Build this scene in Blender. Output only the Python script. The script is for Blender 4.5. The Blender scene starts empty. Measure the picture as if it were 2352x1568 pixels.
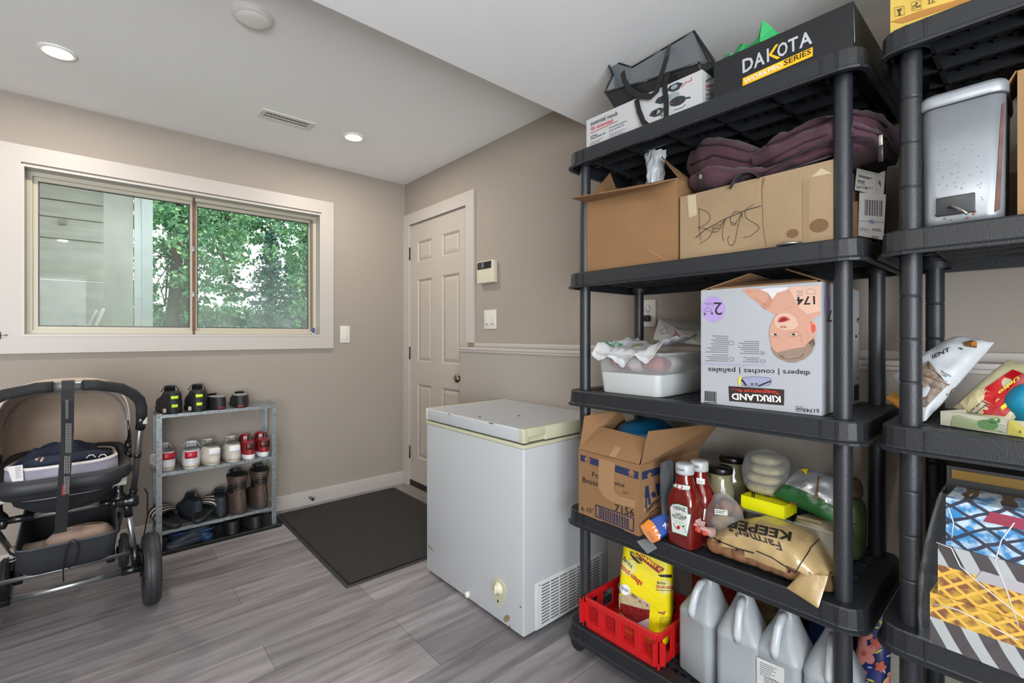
import bpy, bmesh, math, random
from mathutils import Vector, Matrix, noise
from mathutils.bvhtree import BVHTree
random.seed(7)
R_ = math.radians; PI = math.pi
sc = bpy.context.scene
COL = sc.collection
# ---------------------------------------------------------------- camera
FPX, U0, V0, EYE = 1076.0, 1176.0, 771.0, 1.181
YAW = R_(48.68)
CX, CY = -1.848, -3.411
cam = bpy.data.objects.new('camera', bpy.data.cameras.new('camera')); COL.objects.link(cam)
cam.location = (CX, CY, EYE); cam.rotation_euler = (R_(90), 0, YAW - R_(90))
cam.data.sensor_width = 36; cam.data.lens = FPX/2352*36; cam.data.shift_y = -13/2352; cam.data.clip_start = .02
sc.camera = cam
# ---------------------------------------------------------------- light
sc.view_settings.view_transform = 'Standard'; sc.view_settings.look = 'None'
sc.view_settings.gamma = 1; sc.view_settings.use_curve_mapping = False
sc.view_settings.exposure = 0.12
sc.cycles.max_bounces = 10; sc.cycles.diffuse_bounces = 6; sc.cycles.transparent_max_bounces = 24
sc.cycles.caustics_reflective = False; sc.cycles.caustics_refractive = False
sc.cycles.sample_clamp_indirect = 6
world = bpy.data.worlds.new('overcast_sky'); sc.world = world; world.use_nodes = True
bg = world.node_tree.nodes['Background']; bg.inputs[0].default_value = (.93, .97, 1, 1); bg.inputs[1].default_value = 1.9
def area(name, loc, size, power, col=(1, 1, 1), rot=(0, 0, 0), sy=None, shape=None, spread=180):
    l = bpy.data.lights.new(name, 'AREA'); l.energy = power; l.color = col; l.size = size; l.spread = R_(spread)
    if shape: l.shape = shape
    elif sy: l.shape = 'RECTANGLE'; l.size_y = sy
    o = bpy.data.objects.new(name, l); COL.objects.link(o); o.location = loc; o.rotation_euler = rot
    return o
WARM = (1, .90, .78)
DOWNLIGHTS = [(-1.985, -.615, 2.4), (-.682, -.615, 2.4)]
# added fill light behind the camera, tilted to the ceiling; portal of the window
area('rear_fill_light', (-3.1, -5.35, 1.25), 2.6, 215, (.92, .97, 1), (R_(128), 0, 0), 2.0)
po = area('window_portal', (-1.41, .145, 1.62), 1.44, 1, (1, 1, 1), (R_(-90), 0, 0), .84); po.data.cycles.is_portal = True
sun = bpy.data.lights.new('sun', 'SUN'); sun.energy = 1.6; sun.angle = R_(20); sun.color = (1, .97, .9)
so = bpy.data.objects.new('sun', sun); COL.objects.link(so); so.rotation_euler = (R_(40), R_(25), R_(60))

# ---------------------------------------------------------------- geometry of the view
FW = Vector((math.cos(YAW), math.sin(YAW))); RT = Vector((math.sin(YAW), -math.cos(YAW)))
CO = Vector((CX, CY, EYE))
def ray(px, py):
    w = RT*((px-U0)/FPX) + FW
    return Vector((w.x, w.y, -(py-V0)/FPX))
def onz(px, py, z=0): q = ray(px, py); return CO + q*((z-EYE)/q.z)
def onx(px, py, x=0): q = ray(px, py); return CO + q*((x-CX)/q.x)
def ony(px, py, y=0): q = ray(px, py); return CO + q*((y-CY)/q.y)
# ---------------------------------------------------------------- materials
def lin(h):
    h = h.lstrip('#'); c = [int(h[i:i+2], 16)/255 for i in (0, 2, 4)]
    return [x/12.92 if x <= .04045 else ((x+.055)/1.055)**2.4 for x in c]
MATS = {}
def M(name, col='#808080', r=.5, m=0, n=None, b=None, alpha=None, tr=0, em=0, sheen=0, coat=0, stretch=None):
    if name in MATS: return MATS[name]
    a = bpy.data.materials.new(name); a.use_nodes = True; nt = a.node_tree; P = nt.nodes['Principled BSDF']
    c = lin(col); P.inputs['Base Color'].default_value = (*c, 1); P.inputs['Roughness'].default_value = r
    P.inputs['Metallic'].default_value = m; P.inputs['Transmission Weight'].default_value = tr
    P.inputs['Sheen Weight'].default_value = sheen; P.inputs['Coat Weight'].default_value = coat
    if alpha is not None: P.inputs['Alpha'].default_value = alpha
    if em: P.inputs['Emission Color'].default_value = (*c, 1); P.inputs['Emission Strength'].default_value = em
    if n or b:
        tc = nt.nodes.new('ShaderNodeTexCoord'); mp = nt.nodes.new('ShaderNodeMapping')
        if stretch: mp.inputs['Scale'].default_value = stretch
        nt.links.new(tc.outputs['Object'], mp.inputs[0])
    if n:
        t = nt.nodes.new('ShaderNodeTexNoise'); t.inputs['Scale'].default_value = n[0]; t.inputs['Detail'].default_value = 5
        nt.links.new(mp.outputs[0], t.inputs[0])
        rp = nt.nodes.new('ShaderNodeValToRGB'); rp.color_ramp.elements[0].position = .3; rp.color_ramp.elements[1].position = .7
        c2 = lin(n[2]) if len(n) > 2 else [x*(1-n[1]) for x in c]
        c3 = c if len(n) > 2 else [min(1, x*(1+n[1])) for x in c]
        rp.color_ramp.elements[0].color = (*c2, 1); rp.color_ramp.elements[1].color = (*c3, 1)
        nt.links.new(t.outputs[0], rp.inputs[0]); nt.links.new(rp.outputs[0], P.inputs['Base Color'])
    if b:
        t = nt.nodes.new('ShaderNodeTexNoise'); t.inputs['Scale'].default_value = b[0]; t.inputs['Detail'].default_value = 4
        nt.links.new(mp.outputs[0], t.inputs[0]); bu = nt.nodes.new('ShaderNodeBump'); bu.inputs['Strength'].default_value = b[1]
        bu.inputs['Distance'].default_value = .004
        nt.links.new(t.outputs[0], bu.inputs['Height']); nt.links.new(bu.outputs[0], P.inputs['Normal'])
    MATS[name] = a; return a
def clear(name, col='#ffffff', amount=.8, r=.08, rim=.28):
    """thin clear film: mostly see-through, with a gloss"""
    if name in MATS: return MATS[name]
    a = bpy.data.materials.new(name); a.use_nodes = True; nt = a.node_tree; nt.nodes.clear()
    out = nt.nodes.new('ShaderNodeOutputMaterial'); mx = nt.nodes.new('ShaderNodeMixShader'); t = nt.nodes.new('ShaderNodeBsdfTransparent')
    p = nt.nodes.new('ShaderNodeBsdfPrincipled'); p.inputs['Base Color'].default_value = (*lin(col), 1); p.inputs['Roughness'].default_value = r
    lw = nt.nodes.new('ShaderNodeLayerWeight'); lw.inputs[0].default_value = .35
    mr = nt.nodes.new('ShaderNodeMapRange'); mr.inputs['To Min'].default_value = 1-amount; mr.inputs['To Max'].default_value = min(1, 1+rim-amount)
    nt.links.new(lw.outputs['Facing'], mr.inputs['Value']); nt.links.new(mr.outputs[0], mx.inputs[0])
    nt.links.new(t.outputs[0], mx.inputs[1]); nt.links.new(p.outputs[0], mx.inputs[2]); nt.links.new(mx.outputs[0], out.inputs[0])
    MATS[name] = a; return a
# ---------------------------------------------------------------- mesh builder
def fbm(v, s=1.0, seed=0.0):
    return noise.noise(Vector((v[0]*s+seed, v[1]*s-seed*.7, v[2]*s+seed*1.3)))
class MB:
    def __init__(s): s.v = []; s.f = []; s.mi = []; s.sm = []; s.mats = []; s.cur = 0; s.xf = None
    def mat(s, m):
        if m not in s.mats: s.mats.append(m)
        s.cur = s.mats.index(m); return s
    def add(s, vs, fs, smooth=False):
        k = len(s.v)
        for p in vs:
            p = Vector(p); s.v.append(s.xf @ p if s.xf else p)
        for f in fs: s.f.append([i+k for i in f]); s.mi.append(s.cur); s.sm.append(smooth)
        return s
    def box(s, a, b, bev=0):
        x0, y0, z0 = [min(a[i], b[i]) for i in range(3)]; x1, y1, z1 = [max(a[i], b[i]) for i in range(3)]
        if bev:
            bev = min(bev, (x1-x0)*.45, (y1-y0)*.45, (z1-z0)*.45)
            n = 3
            rings = []
            for k in range(n+1):
                t = k/n*PI/2; rings.append((bev*(1-math.sin(t)), z0+bev*(1-math.cos(t))))
            for k in range(n+1):
                t = PI/2 - k/n*PI/2; rings.append((bev*(1-math.sin(t)), z1-bev*(1-math.cos(t))))
            return s.rings([[Vector((p[0], p[1], z)) for p in rrect(x0+o, x1-o, y0+o, y1-o, max(bev-o, .0003), 3)] for o, z in rings], cap=True, smooth=True)
        v = [(x0, y0, z0), (x1, y0, z0), (x1, y1, z0), (x0, y1, z0), (x0, y0, z1), (x1, y0, z1), (x1, y1, z1), (x0, y1, z1)]
        return s.add(v, [(0, 3, 2, 1), (4, 5, 6, 7), (0, 1, 5, 4), (1, 2, 6, 5), (2, 3, 7, 6), (3, 0, 4, 7)])
    def frame(s, x0, x1, z0, z1, w, y0, y1):   # picture frame in the xz plane, mitred
        A = [(x0, z0), (x1, z0), (x1, z1), (x0, z1)]; B = [(x0+w, z0+w), (x1-w, z0+w), (x1-w, z1-w), (x0+w, z1-w)]
        return s.rings([[Vector((x, y, z)) for x, z in q] for q, y in ((A, y0), (B, y0), (B, y1), (A, y1))], smooth=False, wrap=True)
    def hexa(s, v):   # 8 points: bottom ring 4, top ring 4
        return s.add(v, [(0, 3, 2, 1), (4, 5, 6, 7), (0, 1, 5, 4), (1, 2, 6, 5), (2, 3, 7, 6), (3, 0, 4, 7)])
    def rings(s, R, cap=False, closed=True, smooth=True, wrap=False):
        n = len(R[0]); v = [p for r in R for p in r]; f = []
        for i in range(len(R)-(0 if wrap else 1)):
            i2 = (i+1) % len(R)
            for j in range(n if closed else n-1):
                j2 = (j+1) % n; f.append((i*n+j, i*n+j2, i2*n+j2, i2*n+j))
        s.add(v, f, smooth)
        if cap:
            k = len(s.v)-len(v)
            for base, rev in ((0, True), ((len(R)-1)*n, False)):
                c = [k+base+j for j in range(n)]
                if rev: c = c[::-1]
                s.f.append(c); s.mi.append(s.cur); s.sm.append(False)
        return s
    def tube(s, pts, r, n=10, cap=True, flat=1.0, up=None):
        pts = [Vector(p) for p in pts]; rs = r if isinstance(r, (list, tuple)) else [r]*len(pts); R = []
        prev = None
        for i, p in enumerate(pts):
            d = (pts[min(i+1, len(pts)-1)]-pts[max(i-1, 0)]).normalized()
            u = Vector(up) if up else (prev if prev else (Vector((0, 0, 1)) if abs(d.z) < .9 else Vector((1, 0, 0))))
            a = (u - d*u.dot(d)).normalized(); prev = a; c = d.cross(a)
            R.append([p+(a*math.cos(2*PI*k/n)*flat+c*math.sin(2*PI*k/n))*rs[i] for k in range(n)])
        return s.rings(R, cap=cap)
    def cyl(s, p0, p1, r, n=20, r1=None): return s.tube([p0, p1], [r, r if r1 is None else r1], n)
    def lathe(s, prof, c=(0, 0, 0), n=24, axis='z', cap=True):
        R = []
        for r, h in prof:
            ring = []
            for k in range(n):
                a = 2*PI*k/n; x, y = max(r, 1e-4)*math.cos(a), max(r, 1e-4)*math.sin(a)
                ring.append(Vector(c)+Vector({'z': (x, y, h), 'x': (h, x, y), 'y': (y, h, x)}[axis]))
            R.append(ring)
        return s.rings(R, cap=cap)
    def grid(s, fn, nu, nv, smooth=True, closed_u=False):
        v = [fn(i/nu, j/nv) for j in range(nv+1) for i in range(nu+1)]
        return s.add(v, [(j*(nu+1)+i, j*(nu+1)+i+1, (j+1)*(nu+1)+i+1, (j+1)*(nu+1)+i) for j in range(nv) for i in range(nu)], smooth)
    def slab(s, pts, d):      # flat polygon given thickness d (vector)
        n = len(pts); pts = [Vector(p) for p in pts]; d = Vector(d)
        return s.add(pts+[p+d for p in pts], [list(range(n))[::-1], list(range(n, 2*n))]+[(i, (i+1) % n, n+(i+1) % n, n+i) for i in range(n)])
    def strip(s, pts, w, t):  # ribbon along pts, w = half width vector, t = thickness vector
        pts = [Vector(p) for p in pts]; w = Vector(w); t = Vector(t)
        return s.rings([[p-w, p+w, p+w+t, p-w+t] for p in pts], cap=True, smooth=False)
    def blob(s, c, r, n=20, m=12, e=1.0, disp=0, ds=8, seed=0, flatb=None):
        c = Vector(c); R = []
        def sg(x, p): return math.copysign(abs(x)**p, x)
        for i in range(m+1):
            t = -PI/2+PI*i/m; ring = []
            for k in range(n):
                a = 2*PI*k/n
                p = Vector((r[0]*sg(math.cos(t), e)*sg(math.cos(a), e), r[1]*sg(math.cos(t), e)*sg(math.sin(a), e), r[2]*sg(math.sin(t), e)))
                q = c+p
                if disp: q += p.normalized()*disp*fbm(q, ds, seed) if p.length > 0 else p
                if flatb is not None and q.z < flatb: q.z = flatb
                ring.append(q)
            R.append(ring)
        return s.rings(R)
def rrect(x0, x1, y0, y1, r, n=4):
    r = min(r, (x1-x0)/2-1e-5, (y1-y0)/2-1e-5); r = max(r, 1e-5); o = []
    for cx, cy, a0 in ((x1-r, y1-r, 0), (x0+r, y1-r, 90), (x0+r, y0+r, 180), (x1-r, y0+r, 270)):
        for k in range(n+1):
            a = R_(a0+90*k/n); o.append((cx+r*math.cos(a), cy+r*math.sin(a)))
    return o
def setp(o, label=None, cat=None, group=None, kind=None):
    if label: o['label'] = label
    if cat: o['category'] = cat
    if group: o['group'] = group
    if kind: o['kind'] = kind
    return o
def thing(name, label, cat, loc=(0, 0, 0), rz=0, group=None):
    o = bpy.data.objects.new(name, None); COL.objects.link(o); o.location = loc; o.rotation_euler = (0, 0, rz)
    o.empty_display_size = .05
    return setp(o, label, cat, group)
def worldloc(o):
    v = Vector((0, 0, 0))
    while o: v = v+Vector(o.location); o = o.parent
    return v
def obj(name, mb, m=None, parent=None, world=True, label=None, base=None, auto=None):
    """link one mesh object; world=True: the builder holds world coordinates (parents are unrotated)"""
    if base is None:
        if parent is None and world and mb.v:
            xs = [v.x for v in mb.v]; ys = [v.y for v in mb.v]
            base = Vector(((min(xs)+max(xs))/2, (min(ys)+max(ys))/2, min(v.z for v in mb.v)))
        elif world and parent is not None: base = worldloc(parent)
        else: base = Vector((0, 0, 0))
    base = Vector(base)
    me = bpy.data.meshes.new(name); me.from_pydata([tuple(v-base) for v in mb.v], [], mb.f)
    mats = [m] if m else mb.mats
    for k in mats: me.materials.append(k)
    me.polygons.foreach_set('use_smooth', mb.sm)
    if not m: me.polygons.foreach_set('material_index', mb.mi)
    me.update()
    o = bpy.data.objects.new(name, me); COL.objects.link(o); o.parent = parent
    if parent is None: o.location = base
    if label: o['label'] = label
    return o
def dup(root, loc, rz=0, label=None, group=None, scale=None):
    def cp(o, par):
        c = o.copy(); COL.objects.link(c); c.parent = par
        for ch in list(o.children): cp(ch, c)
        return c
    r = cp(root, None); r.location = loc; r.rotation_euler = (0, 0, rz)
    if scale: r.scale = scale
    if label: r['label'] = label
    if group: r['group'] = group
    return r
def solid(o, t=.001, off=-1):
    md = o.modifiers.new('thickness', 'SOLIDIFY'); md.thickness = t; md.offset = off; return o
# ---------------------------------------------------------------- lettering and printing
_tx = {}
def text2d(s, bold=0, italic=0, fs=None):
    key = (s, bold, italic)
    if key not in _tx:
        c = bpy.data.curves.new('t', 'FONT'); c.body = s; c.resolution_u = 2; c.offset = bold; c.shear = italic; c.fill_mode = 'FRONT'
        o = bpy.data.objects.new('t', c); me = bpy.data.meshes.new_from_object(o)
        v = [(p.co.x, p.co.y) for p in me.vertices]; f = [list(p.vertices) for p in me.polygons]
        bpy.data.objects.remove(o); bpy.data.curves.remove(c); bpy.data.meshes.remove(me)
        x0 = min(p[0] for p in v); x1 = max(p[0] for p in v)
        caps = .72
        _tx[key] = ([((x-x0)/(x1-x0), y/caps) for x, y in v], f)
    return _tx[key]
class Print:
    """Printing on a surface. Points are read off the photograph and laid ON the given mesh."""
    def __init__(s, mb, lift=.0007, fine=None):
        s.t = BVHTree.FromPolygons([tuple(v) for v in mb.v], mb.f); s.mb = MB(); s.lift = lift; s.fine = fine; s.ref = None
    def put(s, x, y):
        d = ray(x, y).normalized(); h = s.t.ray_cast(CO, d)
        if h[0] is None:      # just off an edge: take the nearest point of the surface
            m = (s.ref-CO).dot(d) if s.ref else 1.5; q = s.t.find_nearest(CO+d*m, .02)
            if q[0] is None: return None
            return q[0]+(q[1] if q[1].dot(d) < 0 else -q[1])*s.lift-d*s.lift*.5
        n = h[1] if h[1].dot(d) < 0 else -h[1]; s.ref = h[0]
        return h[0]+n*s.lift-d*s.lift*.5
    def mesh(s, v, f, m):
        s.mb.mat(m)
        if s.fine:
            bm = bmesh.new(); bv = [bm.verts.new((x, y, 0)) for x, y in v]
            for q in f:
                try: bm.faces.new([bv[i] for i in q])
                except ValueError: pass
            bmesh.ops.triangulate(bm, faces=bm.faces[:])
            for _ in range(4):
                e = [e for e in bm.edges if e.calc_length() > s.fine]
                if not e: break
                bmesh.ops.subdivide_edges(bm, edges=e, cuts=1)
            bmesh.ops.triangulate(bm, faces=bm.faces[:])
            bm.verts.index_update(); v = [(q.co.x, q.co.y) for q in bm.verts]; f = [[q.index for q in g.verts] for g in bm.faces]; bm.free()
        P = [s.put(x, y) for x, y in v]; idx = {}; V = []
        for i, p in enumerate(P):
            if p is not None: idx[i] = len(V); V.append(p)
        s.mb.add(V, [[idx[i] for i in q] for q in f if all(i in idx for i in q)], False); return s
    def poly(s, pts, m): return s.mesh(pts, [list(range(len(pts)))], m)
    def rect(s, x0, y0, x1, y1, m, sl=0, sr=None):
        d = (x1-x0)*sl; d2 = d if sr is None else (x1-x0)*sr
        return s.poly([(x0, y0), (x1, y0+d), (x1, y1+d2), (x0, y1)], m)
    def disc(s, cx, cy, rx, ry, m, n=20, rot=0, a0=0, a1=360):
        c, q = math.cos(R_(rot)), math.sin(R_(rot)); pts = []
        for k in range(n+(0 if a1-a0 == 360 else 1)):
            a = R_(a0+(a1-a0)*k/n); x, y = rx*math.cos(a), ry*math.sin(a); pts.append((cx+x*c-y*q, cy+x*q+y*c))
        return s.poly(pts, m)
    def line(s, pts, w, m):
        for a, b in zip(pts, pts[1:]):
            dx, dy = b[0]-a[0], b[1]-a[1]; l = math.hypot(dx, dy) or 1; nx, ny = -dy/l*w/2, dx/l*w/2; ex, ey = dx/l*w*.3, dy/l*w*.3
            s.poly([(a[0]+nx-ex, a[1]+ny-ey), (b[0]+nx+ex, b[1]+ny+ey), (b[0]-nx+ex, b[1]-ny+ey), (a[0]-nx-ex, a[1]-ny-ey)], m)
        return s
    def text(s, t, p0, p1, up, m, bold=.0, italic=0):
        """baseline from p0 to p1, up = pixel vector of one capital height"""
        v, f = text2d(t, bold, italic)
        if not isinstance(up, tuple): 
            dx, dy = p1[0]-p0[0], p1[1]-p0[1]; l = math.hypot(dx, dy); up = (dy/l*up, -dx/l*up)
        return s.mesh([(p0[0]+(p1[0]-p0[0])*x+up[0]*y, p0[1]+(p1[1]-p0[1])*x+up[1]*y) for x, y in v], f, m)
    def lines(s, p, q, down, n, m, h=1.6, up=None, jag=(1, .8, .95, .7, .9, .6)):
        """rows of unreadable small print as thin rules"""
        for k in range(n):
            a = (p[0]+down[0]*k, p[1]+down[1]*k); j = jag[k % len(jag)]
            b = (a[0]+(q[0]-p[0])*j, a[1]+(q[1]-p[1])*j)
            nw = max(2, int(math.hypot(b[0]-a[0], b[1]-a[1])/6)); 
            for i in range(nw):
                t0 = i/nw; t1 = (i+.78)/nw
                s.line([(a[0]+(b[0]-a[0])*t0, a[1]+(b[1]-a[1])*t0), (a[0]+(b[0]-a[0])*t1, a[1]+(b[1]-a[1])*t1)], h, m)
        return s
    def bars(s, p, q, up, m, n=22, seed=1):
        rd = random.Random(seed); x = 0.0; W = []
        while x < 1: w = rd.choice((.6, 1, 1.6, 2))/n; W.append((x, min(1, x+w*.62))); x += w*1.1
        for a, b in W:
            A = (p[0]+(q[0]-p[0])*a, p[1]+(q[1]-p[1])*a); B = (p[0]+(q[0]-p[0])*b, p[1]+(q[1]-p[1])*b)
            s.poly([A, B, (B[0]+up[0], B[1]+up[1]), (A[0]+up[0], A[1]+up[1])], m)
        return s
    def done(s, name, parent, label=None): return obj(name, s.mb, None, parent, label=label)
INK = M('ink_black', '#16161a', .6); INKG = M('ink_grey', '#55565c', .6); INKR = M('ink_red', '#b01326', .5); WHT = M('ink_white', '#dcdcdc', .5)
INKB = M('ink_navy', '#1d2f5c', .6); INKY = M('ink_yellow', '#f2d500', .5)
# ================================================================ THE ROOM
PAINT = M('wall_paint', '#9b9289', .75, n=(1.3, .03), b=(160, .12)); TRIMP = M('trim_paint', '#b9b3ae', .45); CEILP = M('ceiling_paint', '#f3f4f5', .8, b=(220, .1))
DOORP = M('door_paint', '#b4aca3', .5)
def struct(name, mb, m=None, parent=None):
    o = obj(name, mb, m, parent)
    if parent is None: o['kind'] = 'structure'
    return o
def floor_mat():
    a = bpy.data.materials.new('grey_vinyl_planks'); a.use_nodes = True; nt = a.node_tree; P = nt.nodes['Principled BSDF']; L = nt.links.new
    tc = nt.nodes.new('ShaderNodeTexCoord'); mp = nt.nodes.new('ShaderNodeMapping'); L(tc.outputs['Object'], mp.inputs[0])
    br = nt.nodes.new('ShaderNodeTexBrick'); br.offset = .37; br.offset_frequency = 3; br.inputs['Scale'].default_value = 1
    br.inputs['Brick Width'].default_value = 1.22; br.inputs['Row Height'].default_value = .18; br.inputs['Mortar Size'].default_value = .0008; br.inputs['Mortar Smooth'].default_value = 0
    br.inputs['Color1'].default_value = (*lin('#868286'), 1); br.inputs['Color2'].default_value = (*lin('#a6a1a5'), 1); br.inputs['Mortar'].default_value = (*lin('#4c484a'), 1)
    L(mp.outputs[0], br.inputs[0])
    m2 = nt.nodes.new('ShaderNodeMapping'); m2.inputs['Scale'].default_value = (1.6, 14, 1); L(tc.outputs['Object'], m2.inputs[0])
    # each row of planks gets its own grain
    n1 = nt.nodes.new('ShaderNodeTexNoise'); n1.inputs['Scale'].default_value = 1.5; n1.inputs['Detail'].default_value = 6; n1.inputs['Distortion'].default_value = .6; L(m2.outputs[0], n1.inputs[0])
    rp = nt.nodes.new('ShaderNodeValToRGB'); rp.color_ramp.elements[0].position = .32; rp.color_ramp.elements[0].color = (.42, .40, .40, 1)
    rp.color_ramp.elements[1].position = .68; rp.color_ramp.elements[1].color = (1.0, 1.0, 1.0, 1); L(n1.outputs[0], rp.inputs[0])
    mx = nt.nodes.new('ShaderNodeMix'); mx.data_type = 'RGBA'; mx.blend_type = 'MULTIPLY'; mx.inputs[0].default_value = .85
    L(br.outputs[0], mx.inputs[6]); L(rp.outputs[0], mx.inputs[7]); L(mx.outputs[2], P.inputs['Base Color'])
    P.inputs['Roughness'].default_value = .42
    bu = nt.nodes.new('ShaderNodeBump'); bu.inputs['Strength'].default_value = .25; bu.inputs['Distance'].default_value = .002; L(n1.outputs[0], bu.inputs['Height']); L(bu.outputs[0], P.inputs['Normal'])
    return a
XL, YR = -4.3, -5.4
struct('floor', MB().box((XL-.1, YR-.1, -.05), (.1, .1, 0)), floor_mat())
ybk = onz(1000, 130, 2.2).y
c = MB(); c.box((XL-.1, YR-.1, 2.4), (.15, .15, 2.5)); c.box((XL-.1, YR-.1, 2.2), (.1, ybk, 2.4))
struct('ceiling', c, CEILP)
WX0, WX1, WZ0, WZ1 = -2.147, -.665, 1.177, 2.047
w = MB(); w.box((XL-.1, 0, 0), (WX0, .14, 2.4)); w.box((WX1, 0, 0), (.14, .14, 2.4)); w.box((WX0, 0, 0), (WX1, .14, WZ0)); w.box((WX0, 0, WZ1), (WX1, .14, 2.4))
struct('wall_left', w, PAINT)
DY0, DY1, DZ = -.862, -.080, 2.052
w = MB(); w.box((0, YR, 0), (.14, DY0, 2.4)); w.box((0, DY1, 0), (.14, 0, 2.4)); w.box((0, DY0, DZ), (.14, DY1, 2.4))
struct('wall_back', w, PAINT)
w = MB(); w.box((XL-.14, YR, 0), (XL, 0, 2.4)); struct('wall_side', w, PAINT)
w = MB(); w.box((XL, YR-.14, 0), (-4.2, YR, 2.4)); w.box((-2.0, YR-.14, 0), (0, YR, 2.4)); w.box((-4.2, YR-.14, 2.05), (-2.0, YR, 2.4)); w.box((-4.2, YR-.14, 0), (-2.0, YR, .2)); struct('wall_rear', w, PAINT)
LX = -.09
w = MB(); w.box((LX, YR, 0), (0, -.902, 1.092)); w.mat(TRIMP); struct('trim_1', MB().mat(M('ledge_paint', '#a09991', .7, b=(160, .1))).box((LX, YR, 0), (0, -.902, 1.092)))
w = MB(); w.box((LX-.012, YR, 1.092), (0, -.892, 1.108), .003); w.box((LX-.006, YR, 1.080), (LX, -.896, 1.092)); w.box((-.012, YR, 1.108), (0, -.948, 1.135), .003)
struct('trim_2', w, TRIMP)
w = MB(); w.box((XL, -.013, 0), (-.016, 0, .098), .003); struct('baseboard_left', w, TRIMP)
# ---------------------------------------------------------------- window
win = thing('window_1', None, None, ((WX0+WX1)/2, .07, WZ0)); win['kind'] = 'structure'
w = MB(); x0, x1, z0, z1, cw = WX0, WX1, WZ0, WZ1, .085
w.frame(x0-cw, x1+cw, z0-cw, z1+.095, cw+.0005, -.016, 0)
obj('casing', w, TRIMP, win)
w = MB(); t = .012
w.frame(x0, x1, z0, z1, t, -.018, .14)
obj('window_jamb', w, M('jamb_white', '#b9b6b1', .4), win)
FR = M('window_vinyl', '#b9b3a2', .4); x0 += t; x1 -= t; z0 += t; z1 -= t
w = MB(); f = .022; yA, yB = .062, .12
w.frame(x0+.0005, x1-.0005, z0+.0005, z1-.0005, f, yA, yB)
obj('window_frame', w, FR, win)
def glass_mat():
    a = bpy.data.materials.new('window_glass_painted_haze'); a.use_nodes = True; nt = a.node_tree; nt.nodes.clear(); L = nt.links.new
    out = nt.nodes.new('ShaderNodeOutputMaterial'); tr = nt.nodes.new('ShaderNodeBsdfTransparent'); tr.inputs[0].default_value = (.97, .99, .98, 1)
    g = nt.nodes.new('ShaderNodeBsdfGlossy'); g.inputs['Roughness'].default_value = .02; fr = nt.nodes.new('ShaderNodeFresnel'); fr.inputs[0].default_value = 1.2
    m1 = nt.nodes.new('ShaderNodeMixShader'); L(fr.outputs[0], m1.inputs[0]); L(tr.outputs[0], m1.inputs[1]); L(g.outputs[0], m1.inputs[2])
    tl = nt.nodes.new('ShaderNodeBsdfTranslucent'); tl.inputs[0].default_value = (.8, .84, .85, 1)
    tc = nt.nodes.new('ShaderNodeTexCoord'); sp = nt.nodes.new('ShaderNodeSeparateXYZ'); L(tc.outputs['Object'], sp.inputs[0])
    mr = nt.nodes.new('ShaderNodeMapRange'); mr.inputs['From Min'].default_value = .62; mr.inputs['From Max'].default_value = .02; mr.inputs['To Min'].default_value = .0; mr.inputs['To Max'].default_value = .44; L(sp.outputs[2], mr.inputs[0])  # pale haze painted low in the pane, standing in for its bright reflection
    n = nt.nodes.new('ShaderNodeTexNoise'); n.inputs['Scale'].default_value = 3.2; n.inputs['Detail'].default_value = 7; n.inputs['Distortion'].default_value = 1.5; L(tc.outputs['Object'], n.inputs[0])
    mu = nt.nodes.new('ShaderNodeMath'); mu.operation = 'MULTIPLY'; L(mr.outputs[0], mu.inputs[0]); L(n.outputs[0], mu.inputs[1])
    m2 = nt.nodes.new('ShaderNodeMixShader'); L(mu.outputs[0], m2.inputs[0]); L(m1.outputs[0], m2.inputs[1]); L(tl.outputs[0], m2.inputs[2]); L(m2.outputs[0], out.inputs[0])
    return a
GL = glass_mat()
GASK = M('black_gasket', '#3b3b3a', .5); xm = -1.415
for (a, b, y, nm) in ((x0+f, xm+.004, .080, 'l'), (xm+.004, x1-f, .098, 'r')):
    s_ = .020; w = MB(); za, zb = z0+f, z1-f
    w.frame(a, b, za, zb, s_, y, y+.0175)
    sash = obj('sash', w, FR, win)
    w = MB(); g = .006; a2, b2, za2, zb2 = a+s_, b-s_, za+s_, zb-s_
    w.frame(a2, b2, za2, zb2, g*.8, y+.002, y+.016)
    obj('gasket', w, GASK, sash)
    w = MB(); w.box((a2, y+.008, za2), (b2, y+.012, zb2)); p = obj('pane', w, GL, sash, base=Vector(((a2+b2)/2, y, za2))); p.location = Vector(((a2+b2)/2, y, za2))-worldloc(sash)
w = MB(); w.box((xm-.004, .060, z0), (xm+.008, .079, z1)); obj('meeting_rail', w, M('worn_brown_wood', '#6b4630', .6, n=(25, .4)), win)
w = MB(); w.box((x1-f-.012, .066, z0), (x1-f, .080, z1)); obj('latch_rail', w, M('brown_aluminium', '#7a6a5c', .4), win)
w = MB()
for z in (1.42, 1.70): w.box((xm-.006, .052, z), (xm+.008, .062, z+.035), .002)
obj('sash_catch', w, M('grey_metal', '#8d8d8b', .35, .8), win)
q = onz(711, 768, z0+.001)
g = thing('glue_tube', 'small white tube with blue cap at the right end of the window sill', 'tube', (-.705, .035, z0+.0005))
obj('tube_body', MB().lathe([(.007, 0), (.008, .002), (.008, .028), (.005, .032)], n=12), M('white_plastic', '#d9d9d6', .35), g, world=False)
obj('tube_cap', MB().lathe([(.0085, .012), (.0088, .02), (.0088, .045), (.005, .048)], n=12), M('blue_plastic', '#2b4a8e', .4), g, world=False)
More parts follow.
